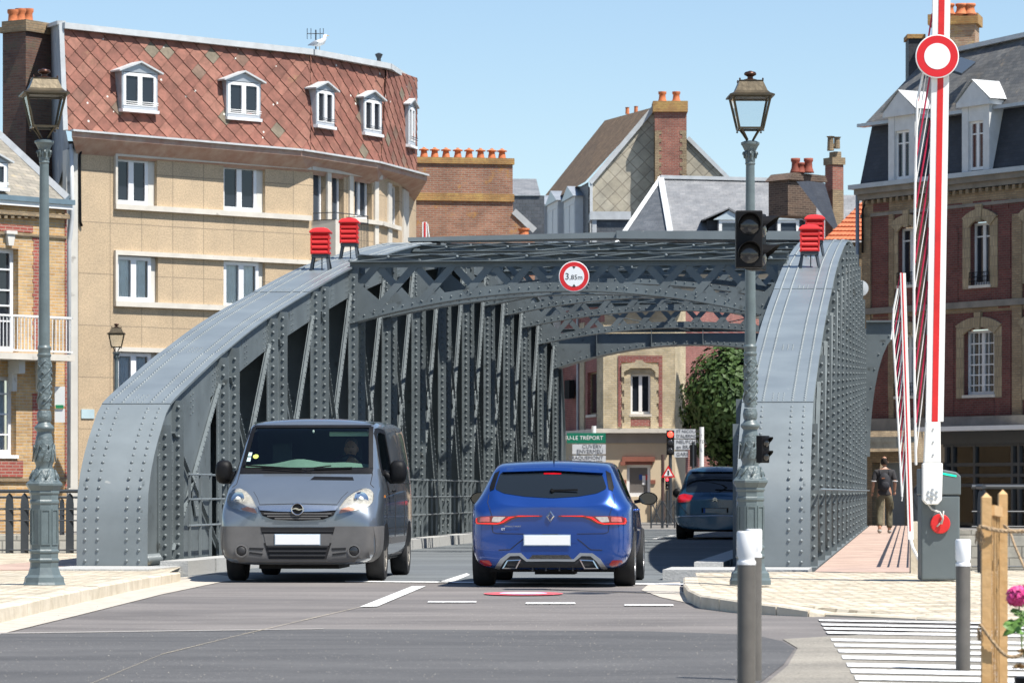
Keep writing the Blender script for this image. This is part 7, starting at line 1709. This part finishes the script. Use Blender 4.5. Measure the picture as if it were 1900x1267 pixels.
# ---- the walking man on the footway, seen from behind
fz = .115; D = (EYE-fz)*FP/(989-HY); px_ = (1641-950)/FP*D
man = empty('person', Vector((px_, D, fz)), 'man in charcoal T-shirt and olive trousers with backpack, walking away on the bridge footway', 'person', None, -BTH*.6)
Mx = WM[man]
hip, sh = .93, 1.44
LH, RH = (-.095, 0, .90), (.095, 0, .90)
Lk, Rk = (-.10, -.02, .50), (.115, .16, .52); La, Ra = (-.115, -.20, .12), (.12, .12, .075)
body = skinned([[((0,0,.96), (.15,.10)), ((0,.0,1.14), (.145,.095)), ((0,.0,1.32), (.17,.10)), ((0,0,1.43), (.11,.08)), ((0,.01,1.50), .055), ((0,.015,1.545), .056)],
  [((0,0,.96), (.15,.10)), (LH, .098), (Lk, .06), (La, .042), ((-.115,-.14,.05), .04), ((-.115,-.06,.03), .033)], [((0,0,.96), (.15,.10)), (RH, .098), (Rk, .06), (Ra, .042), ((.125,.22,.035), .036), ((.125,.28,.03), .03)],
  [((0,0,1.43), (.11,.08)), ((-.19,0,1.41), .058), ((-.245,-.03,1.16), .042), ((-.275,.03,.93), .03)], [((0,0,1.43), (.11,.08)), ((.19,0,1.41), .058), ((.24,-.06,1.17), .042), ((.235,.03,.96), .03)]])
bo = part(body, 'body', SKIN, man)
for w, d, s in (((-.275,.03,.93), (-.1,.25,-1), (.2,1,0)), ((.235,.03,.96), (.0,.2,-1), (-.2,1,0))):
    part(skinned(hand(w, d, s, .5, .011), 1), 'hand', SKIN, man)
b = MB(Mx); ellip(b, (0,.02,1.645), (.077,.098,.118)); ellip(b, (-.078,.03,1.635), (.012,.025,.034)); ellip(b, (.078,.03,1.635), (.012,.025,.034)); ellip(b, (0,.118,1.63), (.014,.025,.03)); b.build('head', SKIN, man, smooth=True)
b = MB(Mx)
n = 22
for i in range(2600):
    a = random.random()*2*pi; t = math.acos(random.uniform(-.45,1)); nrm = Vector((sin(t)*cos(a), sin(t)*sin(a), cos(t)))
    if nrm.z > .72 and abs(nrm.y+.1) < .6: continue
    if nrm.y > .45 and nrm.z < .5: continue
    q = Vector((0,.02,1.645))+Vector((nrm.x*.079, nrm.y*.100, nrm.z*.120)); b.add([q+nrm.orthogonal()*.007, q-nrm.orthogonal()*.007+nrm*.004, q+Vector((0,0,-.018))+nrm*.002], [(0,1,2)])
b.build('hair', HAIR, man, normals=False)
part(skinned([[((0,0,.84), (.178,.128)), ((0,0,.92), (.182,.13)), ((0,0,1.0), (.172,.12)), ((0,.0,1.14), (.168,.115)), ((0,.0,1.30), (.192,.12)), ((0,0,1.42), (.135,.10)), ((0,.005,1.475), (.075,.068))],
  [((0,0,1.42), (.135,.10)), ((-.185,0,1.405), .078), ((-.232,-.02,1.25), .068), ((-.238,-.025,1.20), .068)], [((0,0,1.42), (.135,.10)), ((.185,0,1.405), .078), ((.228,-.035,1.26), .068), ((.232,-.045,1.21), .068)]]), 'tshirt', TSH, man)
b = MB(Mx)
for x, y in ((-.24,-.028),(.236,-.05)): b.lathe([(.066,-.012),(.068,.0),(.066,.012)], 14, (x,y,1.197))
b.lathe([(.060,-.01),(.062,.01)], 16, (0,.01,1.50)); b.build('shirt_trim', mat('white_trim', (.6,.6,.6), .8), man, smooth=True)
olive = mat('olive_trousers', (.115,.10,.062), .9, var=.35, vscale=7, bump=.8, bscale=11)
part(skinned([[((0,0,.97), (.165,.115)), ((0,0,.90), (.165,.12)), (LH, .112), ((-.10,-.01,.70), .095), (Lk, .083), ((-.11,-.1,.30), .078), ((-.115,-.19,.15), .074)], [((0,0,.90), (.165,.12)), (RH, .112), ((.108,.08,.70), .095), (Rk, .083), ((.12,.145,.30), .080), ((.12,.12,.11), .076)]]), 'trousers', olive, man)
b = MB(Mx); b.box(-.20,-.17,-.05,.09,.56,.74); b.box(.185,.215,.03,.16,.56,.74); b.build('cargo_pocket', olive, man)
b = MB(Mx)
for c, r_ in (((-.115,-.13,.055), (.05,.14,.052)), ((.125,.2,.045), (.05,.14,.048))): ellip(b, c, r_)
b.build('shoe', mat('pale_trainers', (.35,.33,.30), .8, var=.3), man, smooth=True)
b = MB(Mx); b.box(-.07,.08,-.125,-.115,1.30,1.32); ellip(b, (.0,-.17,1.18), (.135,.095,.21)); ellip(b, (.01,-.235,1.10), (.10,.05,.11)); 
bp = b.build('backpack', mat('backpack_black', (.02,.02,.025), .8, var=.3, bump=.4, bscale=25), man, smooth=True)
b = MB(Mx)
for s in (-1, 1): b.tube([(s*.09,-.13,1.33),(s*.115,-.08,1.45),(s*.12,.03,1.475),(s*.125,.11,1.38),(s*.13,.12,1.2),(s*.13,.0,1.08)], .018, 6)
b.build('strap', MT['backpack_black'], bp, smooth=True); b = MB(Mx); b.box(-.07,.0,-.268,-.255,1.25,1.28); b.build('badge_patch', mat('brown_patch', (.25,.10,.05), .8), bp)
# ================================================================= grey panel van (front view)
VD = 42.45; vb = Vector(((553-950)/FP*VD, VD, 0)); GREYV = paint('grey_metallic', (.175,.205,.24), rough=.3, metal=.5)
PLG = mat('bumper_grey', (.115,.112,.11), .6, var=.12, vscale=5, bump=.05)
van = Car('panel_van', vb, -atan2(1360-950, FP), 'blue-grey panel van facing the camera, coming off the bridge in the left lane', 'van')
st = [
 (-.03, sec(.27,.72,.34,.79,.55,.77,.68,.62,.76,.45,.83,.855)),
 (.00, sec(.23,.80,.35,.87,.57,.86,.73,.74,.82,.56,.885,.91)),
 (.08, sec(.21,.86,.36,.925,.60,.915,.80,.82,.91,.64,.965,.99)),
 (.25, sec(.20,.88,.38,.945,.63,.94,.88,.875,1.01,.70,1.06,1.085)),
 (.50, sec(.20,.88,.38,.95,.68,.95,.95,.90,1.10,.76,1.17,1.20)),
 (.74, sec(.20,.88,.40,.95,.70,.95,1.0,.91,1.17,.79,1.26,1.29)),
 (.84, sec(.20,.88,.40,.95,.70,.95,1.02,.90,1.20,.80,1.33,1.35)),
 (1.15, sec(.20,.88,.40,.95,.70,.95,1.04,.885,1.30,.785,1.60,1.63)),
 (1.46, sec(.20,.88,.40,.95,.70,.95,1.05,.875,1.40,.765,1.86,1.895)),
 (1.60, sec(.20,.88,.40,.95,.70,.95,1.05,.875,1.42,.77,1.905,1.955)),
 (2.0, sec(.20,.88,.40,.95,.70,.95,1.05,.885,1.45,.80,1.92,1.98)),
 (3.2, sec(.20,.88,.40,.95,.70,.95,1.05,.90,1.48,.82,1.93,1.99)),
 (4.5, sec(.20,.88,.40,.95,.70,.95,1.05,.90,1.48,.82,1.92,1.98)),
 (4.74, sec(.22,.85,.42,.92,.70,.92,1.05,.87,1.45,.79,1.88,1.93)),
 (4.80, sec(.26,.80,.42,.86,.70,.86,1.05,.80,1.42,.72,1.82,1.86)),
]
me = loft_body(st, 3, ((5,.25),(6,.35),(7,.4)))
van.body(me, GREYV)
scr = [(-.775,1.335),(.775,1.335),(.72,1.86),(-.72,1.86)]
TG = glassmat('screen_glass', alpha=(.72,.82,.78))
van.patch(scr, 'R', 'windscreen', TG, .004, .001, res=.06, round_=.05)
# dark ceramic borders and seals
def strip(pts, w, name, m=BLACKP, off=.010):
    for (a, b_), (c, d_) in zip(pts, pts[1:]):
        p, q = Vector((a, b_)), Vector((c, d_)); n = Vector((-(q-p).y, (q-p).x)).normalized()*w/2; van.patch([tuple(p-n), tuple(q-n), tuple(q+n), tuple(p+n)], 'R', name, m, off, .03, res=.03)
strip([(-.80,1.325),(.80,1.325)], .075, 'screen_seal'); strip([(-.775,1.34),(-.715,1.86)], .05, 'screen_seal'); strip([(.775,1.34),(.715,1.86)], .05, 'screen_seal'); strip([(-.73,1.865),(.73,1.865)], .035, 'screen_seal')
# remove the painted sheet behind the glass
bm = bmesh.new(); bm.from_mesh(me); dl = [f for f in bm.faces if f.calc_center_median().y < 1.62 and f.calc_center_median().y > .7 and f.normal.y < -.2 and abs(f.calc_center_median().x) < .775-(f.calc_center_median().z-1.335)*.11 and 1.345 < f.calc_center_median().z < 1.855]
# side window openings
sw = lambda c: 1.30 < c.z < 1.80 and 1.12+(c.z-1.3)*.62 < c.y < 2.02
dl += [f for f in bm.faces if abs(f.normal.x) > .6 and sw(f.calc_center_median()) and f not in dl]
bmesh.ops.delete(bm, geom=dl, context='FACES'); bm.to_mesh(me); bm.free()
for d in ('S', 'L'):
    sp = [(1.10,1.30),(2.04,1.30),(2.04,1.80),(1.62,1.82),(1.44,1.80)]; van.patch(sp, d, 'side_window', TG, .004, .001, res=.08)
    for (a, b_) in zip(sp, sp[1:]+sp[:1]):
        p, q = Vector(a), Vector(b_); n = Vector((-(q-p).y, (q-p).x)).normalized()*.028; van.patch([tuple(p-n), tuple(q-n), tuple(q+n), tuple(p+n)], d, 'window_seal', BLACKP, .009, .03, res=.05)
# cabin interior
CAB = mat('cabin_dark', (.055,.08,.082), .9, var=.1); DASH = mat('dashboard', (.17,.26,.22), .8, var=.15)
b = MB(van.M); b.box(-.80,.80,2.45,2.47,.5,1.92); b.box(-.84,.84,.9,2.45,.55,.57); b.box(-.74,.74,1.62,2.45,1.905,1.915)
b.build('cabin_lining', CAB, van.e)
b = MB(van.M); n = 20; r0 = []; r1 = []; r2 = []
for i in range(n+1):
    x = -.80+1.6*i/n; zc = 1.395+.07*math.exp(-((x+.12)/.26)**2)+.03*math.exp(-((x-.42)/.22)**2); r0.append((x, .92, 1.30)); r1.append((x, 1.22, zc)); r2.append((x, 1.46, zc-.06))
b.add(r0+r1+r2+[(x, 1.46, .8) for x, _, _ in r0], [(r*(n+1)+i, r*(n+1)+i+1, (r+1)*(n+1)+i+1, (r+1)*(n+1)+i) for r in range(3) for i in range(n)]); b.build('dashboard', DASH, van.e, smooth=True)
b = MB(van.M); b.box(-.28,.10,1.17,1.19,1.372,1.392); b.build('air_vent', CAB, van.e)
vs_ = mat('sun_visor', (.62,.72,.62), .9, var=.05)
b = MB(van.M); b.box(.20,.68,1.52,1.54,1.745,1.80); o = b.build('sun_visor', vs_, van.e); bv = o.modifiers.new('bevel','BEVEL'); bv.width = .025; bv.segments = 3
b = MB(van.M); Rw = Matrix.Rotation(radians(-28), 3, 'X'); cw = Vector((.42, 1.56, 1.35)); pts = [cw+Rw @ Vector((.19*cos(a*pi/16), 0, .19*sin(a*pi/16))) for a in range(33)]; b.tube(pts, .014, 8, cap=False); b.tube([cw, cw+Vector((.17,.0,0))], .014, 6); b.tube([cw, cw-Vector((.17,.0,0))], .014, 6); b.build('steering_wheel', BLACKP, van.e, smooth=True)
b = MB(van.M)
for x in (.42, -.45): b.box(x-.24,x+.24,2.12,2.25,.7,1.42); b.box(x-.12,x+.12,2.13,2.21,1.44,1.66)
o = b.build('seats', CAB, van.e)
# driver
dr = empty('person', van.M @ Vector((.42,2.0,.9)), 'driver at the wheel inside the grey van, one bright hand on the steering wheel', 'person', mat=van.M @ Matrix.Translation((.42,2.02,.62)) @ Matrix.Rotation(pi,4,'Z'))
Md = WM[dr]
part(skinned([[((0,0,.30), (.15,.12)), ((0,-.02,.52), (.15,.11)), ((0,0,.74), (.12,.09)), ((0,.02,.83), .055), ((0,.03,.88), .055)], [((0,0,.74), (.12,.09)), ((-.19,0,.72), .055), ((-.24,.18,.62), .042), ((-.12,.36,.80), .03)], [((0,0,.74), (.12,.09)), ((.19,0,.72), .055), ((.25,.16,.58), .042), ((.15,.38,.70), .03)],
  [((0,0,.30), (.15,.12)), ((.1,.1,.28), .09), ((.12,.46,.26), .07), ((.12,.55,.02), .05)], [((0,0,.30), (.15,.12)), ((-.1,.1,.28), .09), ((-.12,.46,.26), .07), ((-.12,.55,.02), .05)]]), 'body', SKIN, dr)
part(skinned([[((0,0,.28), (.165,.135)), ((0,-.02,.52), (.165,.125)), ((0,0,.73), (.14,.105)), ((0,.01,.79), .075)], [((0,0,.73), (.14,.105)), ((-.19,0,.72), .068), ((-.24,.17,.625), .055), ((-.16,.30,.74), .045)], [((0,0,.73), (.14,.105)), ((.19,0,.72), .068), ((.25,.15,.59), .055), ((.18,.32,.67), .045)]]), 'jacket', TSH, dr)
for w, d, s in (((-.12,.36,.80), (.45,.12,.55), (.3,.2,1)), ((.15,.38,.70), (-.3,.1,.6), (-.6,.2,.7))): part(skinned(hand(w, d, s, -.9, .010), 1), 'hand', mat('lit_hand_skin', (.55,.34,.24), .6), dr)  # hands brighter than the face: light on them put into the skin colour
b = MB(Md); ellip(b, (0,.04,.985), (.077,.098,.118)); ellip(b, (0,.138,.97), (.013,.02,.028)); ellip(b, (-.078,.03,.97), (.012,.022,.032)); ellip(b, (.078,.03,.97), (.012,.022,.032)); b.build('head', SKIN, dr, smooth=True)
b = MB(Md)
for s in (-1,1): ellip(b, (s*.03,.130,1.0), (.009,.006,.005), 6)
ellip(b, (0,.132,.935), (.018,.006,.003), 6); b.build('eyes_and_mouth', HAIR, dr, smooth=True); b = MB(Md); ellip(b, (0,.015,1.03), (.083,.10,.09)); b.build('hair', mat('grey_hair', (.12,.11,.10), .9), dr, smooth=True)
# stickers inside the left bottom corner of the screen
for pts, m_, r_ in (([(-.735,1.50),(-.690,1.50),(-.685,1.545),(-.730,1.545)], mat('sticker_pale', (.45,.62,.62), .6), 0), ([(-.745,1.435),(-.695,1.435),(-.690,1.485),(-.740,1.485)], MT['sticker_pale'], 0), ([(-.635+.034*cos(a*pi/8), 1.495+.026*sin(a*pi/8)) for a in range(16)], mat('sticker_green', (.50,.65,.12), .6), 0)):
    van.patch(pts, 'R', 'windscreen_sticker', m_, .006, .001, res=.05)
# headlights
HLG = glassmat('headlight_glass', alpha=(.96,.97,.97)); HLR = mat('headlight_reflector', (.62,.60,.55), .22, metal=.55, var=.25, vscale=18)
for mir in (False, True):
    q = [(.46,.805),(.50,.90),(.56,1.0),(.64,1.07),(.74,1.115),(.82,1.10),(.865,1.04),(.87,.96),(.83,.90),(.70,.855)]
    hl = van.patch(q, 'R', 'headlight', HLR, .006, .02, mir=mir, round_=.03)
    sx = -1 if mir else 1
    b = MB(van.M); h = van.hit((sx*.73,.985),'R')[0]; Rr = Matrix.Rotation(radians(sx*25),3,'Z') @ Matrix.Rotation(pi/2-.35,3,'X'); b.lathe([(.085,0),(.088,.012),(.07,.006),(.045,-.001),(.02,.004)], 24, h+Vector((0,-.010,0)), R=Rr); b.build('lamp_bowl', CHROME, hl, smooth=True, angle=40)
    b = MB(van.M); ellip(b, h+Vector((0,-.022,0)), (.032,.02,.032), 10); b.build('bulb_lens', mat('bulb_glass', (.75,.75,.68), .08, coat=1), hl, smooth=True)
    van.patch([(.48,.815),(.51,.87),(.60,.895),(.68,.875),(.66,.855)], 'R', 'turn_signal', mat('amber_pink', (.62,.30,.20), .25, var=.2), .010, .01, par=hl, mir=mir, round_=.012)
    van.patch(q, 'R', 'headlight_glass', HLG, .032, .002, par=hl, mir=mir, round_=.03)
    b = MB(van.M); h = van.hit((sx*.665,.375),'R')[0]; b.lathe([(.075,0),(.078,.014),(.062,.016),(.056,.0)], 28, h+Vector((0,-.014,0)), R=Matrix.Rotation(pi/2,3,'X')); b.build('fog_lamp_ring', PLG, van.e, smooth=True, angle=35)
    b = MB(van.M); b.lathe([(.055,0),(.05,.008),(.01,.012)], 24, h+Vector((0,-.018,0)), R=Matrix.Rotation(pi/2,3,'X')); b.build('fog_lamp', BUMPB if mir else mat('fog_dark', (.03,.032,.035), .15), van.e, smooth=True)
    van.patch([(.40,.41),(.57,.415),(.57,.395),(.41,.385)], 'R', 'bumper_slot', GAP, .020, .01, mir=mir, res=.02); van.patch([(.41,.345),(.57,.365),(.57,.345),(.42,.325)], 'R', 'bumper_slot', GAP, .020, .01, mir=mir, res=.02)
# bumper: unpainted grey plastic lower half
van.patch([(-.925,.665),(-.45,.665),(-.30,.655),(.30,.655),(.45,.665),(.925,.665),(.945,.50),(.90,.25),(.60,.215),(-.60,.215),(-.90,.25),(-.945,.50)], 'R', 'front_bumper', PLG, .014, .03, res=.045)
for sgn_, d in ((1,'S'),(-1,'L')): van.patch([(.02,.665),(.58,.665),(.57,.45),(.56,.24),(.1,.24)], d, 'bumper_side', PLG, .012, .02, res=.06)
van.patch([(-.44,.655),(.44,.655),(.42,.575),(-.42,.575)], 'R', 'upper_slot', GAP, .018, .01)
van.patch([(-.40,.47),(.40,.47),(.34,.28),(-.34,.28)], 'R', 'lower_grille', GAP, .018, .01)
for z in (.43,.375,.325):
    w = .36-(.45-z)*.25; b = MB(van.M); y = van.hit((0,z),'R')[0].y-.03; b.box(-w,w,y,y+.02,z-.010,z+.010); b.build('grille_bar', BUMPB, van.e)
van.patch([(-.425,.615),(.425,.615),(.425,.60),(-.425,.60)], 'R', 'grille_bar', BUMPB, .024, .01)
# upper grille and bright bar
van.patch([(-.46,.865),(.46,.865),(.42,.79),(.30,.745),(0,.73),(-.30,.745),(-.42,.79)], 'R', 'radiator_grille', GAP, .008, .01)
for z, w in ((.815,.40),(.785,.36),(.757,.27)): van.patch([(-w,z+.008),(w,z+.008),(w,z-.008),(-w,z-.008)], 'R', 'grille_bar', PLG, .022, .012)
van.patch([(-.475,.905),(0,.915),(.475,.905),(.45,.855),(.25,.84),(0,.835),(-.25,.84),(-.45,.855)], 'R', 'chrome_bar', mat('satin_chrome', (.50,.54,.58), .22, metal=.9, var=.05), .018, .02)
b = MB(van.M); y = van.hit((0,.868),'R')[0].y-.04; b.tube([(.068*cos(a*pi/12), y, .868+.068*sin(a*pi/12)) for a in range(25)], .0085, 8, cap=False)
b.prism([(-.085,.862),(-.02,.884),(.018,.872),(.0,.867),(.085,.872),(.02,.851),(-.018,.862),(.0,.867)], lambda x, z, yy: Vector((x, yy, z)), y-.006, y+.006); b.build('badge', CHROME, van.e)
b = MB(van.M); b.lathe([(.062,0),(.062,.008)], 24, (0,y+.008,.868), R=Matrix.Rotation(pi/2,3,'X')); b.build('badge_disc', BLACKP, van.e)
# bonnet vent, seams, wipers
van.patch([(.08,1.212),(.60,1.206),(.575,1.247),(.115,1.254)], 'R', 'bonnet_vent', BLACKP, .005, .01)
for s in (1,-1): seam(van, [(s*.80,1.29),(s*.80,1.16),(s*.845,1.12)], 'R', .005); seam(van, [(s*.455,.915),(s*.50,1.0),(s*.56,1.07)], 'R', .003)
seam(van, [(-.455,.918),(0,.93),(.455,.918)], 'R', .005)
b = MB(van.M)
def hp(x, z, o=.02): return van.hit((x, z), 'R')[0]+Vector((0,-o,o*.6))
b.bar(hp(-.76,1.375), hp(-.05,1.33), .02, .02); b.bar(hp(-.52,1.345,.035), hp(.08,1.30,.03), .016, .014); b.bar(hp(.10,1.33), hp(.55,1.345), .02, .02); b.bar(hp(.0,1.325,.035), hp(.30,1.36,.035), .016, .014); b.build('wiper', BLACKP, van.e)
npv, y = flat_plate(van, rx(0)*0-.27, .27, .445, .575, 'R', 'number_plate', PLATEB, .03); b = MB(van.M); b.box(-.262,.262,y-.004,y,.452,.568); b.build('plate_cover', PLATE, npv)
van.patch([(-.40,.575),(.40,.575),(.37,.44),(-.37,.44)], 'R', 'plate_panel', PLG, .02, .01)
b = MB(van.M); h = van.hit((.02,1.80),'R')[0]; ellip(b, h+Vector((0,.03,0)), (.014,.01,.02)); b.build('sensor', SW, van.e)
# door mirrors
for s in (1,-1):
    b = MB(van.M); c = Vector((s*1.06, 1.30, 1.31)); n = 16; pts = []
    for dy, k in ((-.10,.45),(-.085,.75),(-.04,.97),(.02,1.0),(.05,.96)):
        for i in range(n):
            a = 2*pi*i/n; ca, sa = cos(a), sin(a); pts.append(c+Vector((.105*k*math.copysign(abs(ca)**.7, ca), dy, .145*k*math.copysign(abs(sa)**.75, sa))))
    b.add(pts, [(r*n+i, r*n+(i+1)%n, (r+1)*n+(i+1)%n, (r+1)*n+i) for r in range(4) for i in range(n)]+[tuple(range(n)), tuple(4*n+i for i in range(n))])
    b.tube([(s*.88,1.28,1.30),(s*.94,1.26,1.26),(s*.98,1.29,1.20),(s*1.03,1.30,1.20)], [.045,.045,.04,.035], 10); b.build('door_mirror', BLACKP, van.e, smooth=True)
# sides: doors, rub strips, handles, repeaters
for d, s in (('S',1),('L',-1)):
    seam(van, [(1.06,1.28),(1.02,.9),(1.10,.45)], d, .005); seam(van, [(2.12,1.85),(2.12,.45)], d, .006); seam(van, [(3.35,1.85),(3.35,.45)], d, .006); seam(van, [(2.2,1.18),(4.6,1.18)], d, .006)
    van.patch([(1.45,.52),(3.5,.52),(3.5,.44),(1.45,.44)], d, 'rub_strip', PLG, .012, .01, res=.1); van.patch([(.80,1.03),(.87,1.03),(.87,1.0),(.80,1.0)], d, 'side_repeater', mat('amber', (.6,.2,.02), .3), .008, .01)
    van.patch([(2.2,.24),(3.6,.24),(3.6,.30),(2.2,.30)], d, 'sill_strip', PLG, .01, .01, res=.1)
    for y in (.95, 4.03):
        van.patch([(y+.39*cos(a*pi/12), .33+.37*sin(a*pi/12)) for a in range(0, 13)]+[(y-.38,.21),(y+.38,.21)], d, 'wheel_arch', BLACKP, .005, .03, res=.05); wheel(van, s*.835, y, .33, .215, s, STEELRIM, spokes=8)
    h = van.hit((1.9,1.08),d)[0]; b = MB(van.M); b.tube([h+Vector((0,-.09,0)), h+Vector((s*.03,-.05,0)), h+Vector((s*.03,.05,0)), h+Vector((0,.09,0))], .016, 6); b.build('door_handle', BLACKP, van.e, smooth=True)
b = MB(van.M); b.box(-.78,.78,.55,4.5,.22,.36); b.box(-.5,.45,.3,1.5,.16,.24); b.build('underbody', BLACKP, van.e)
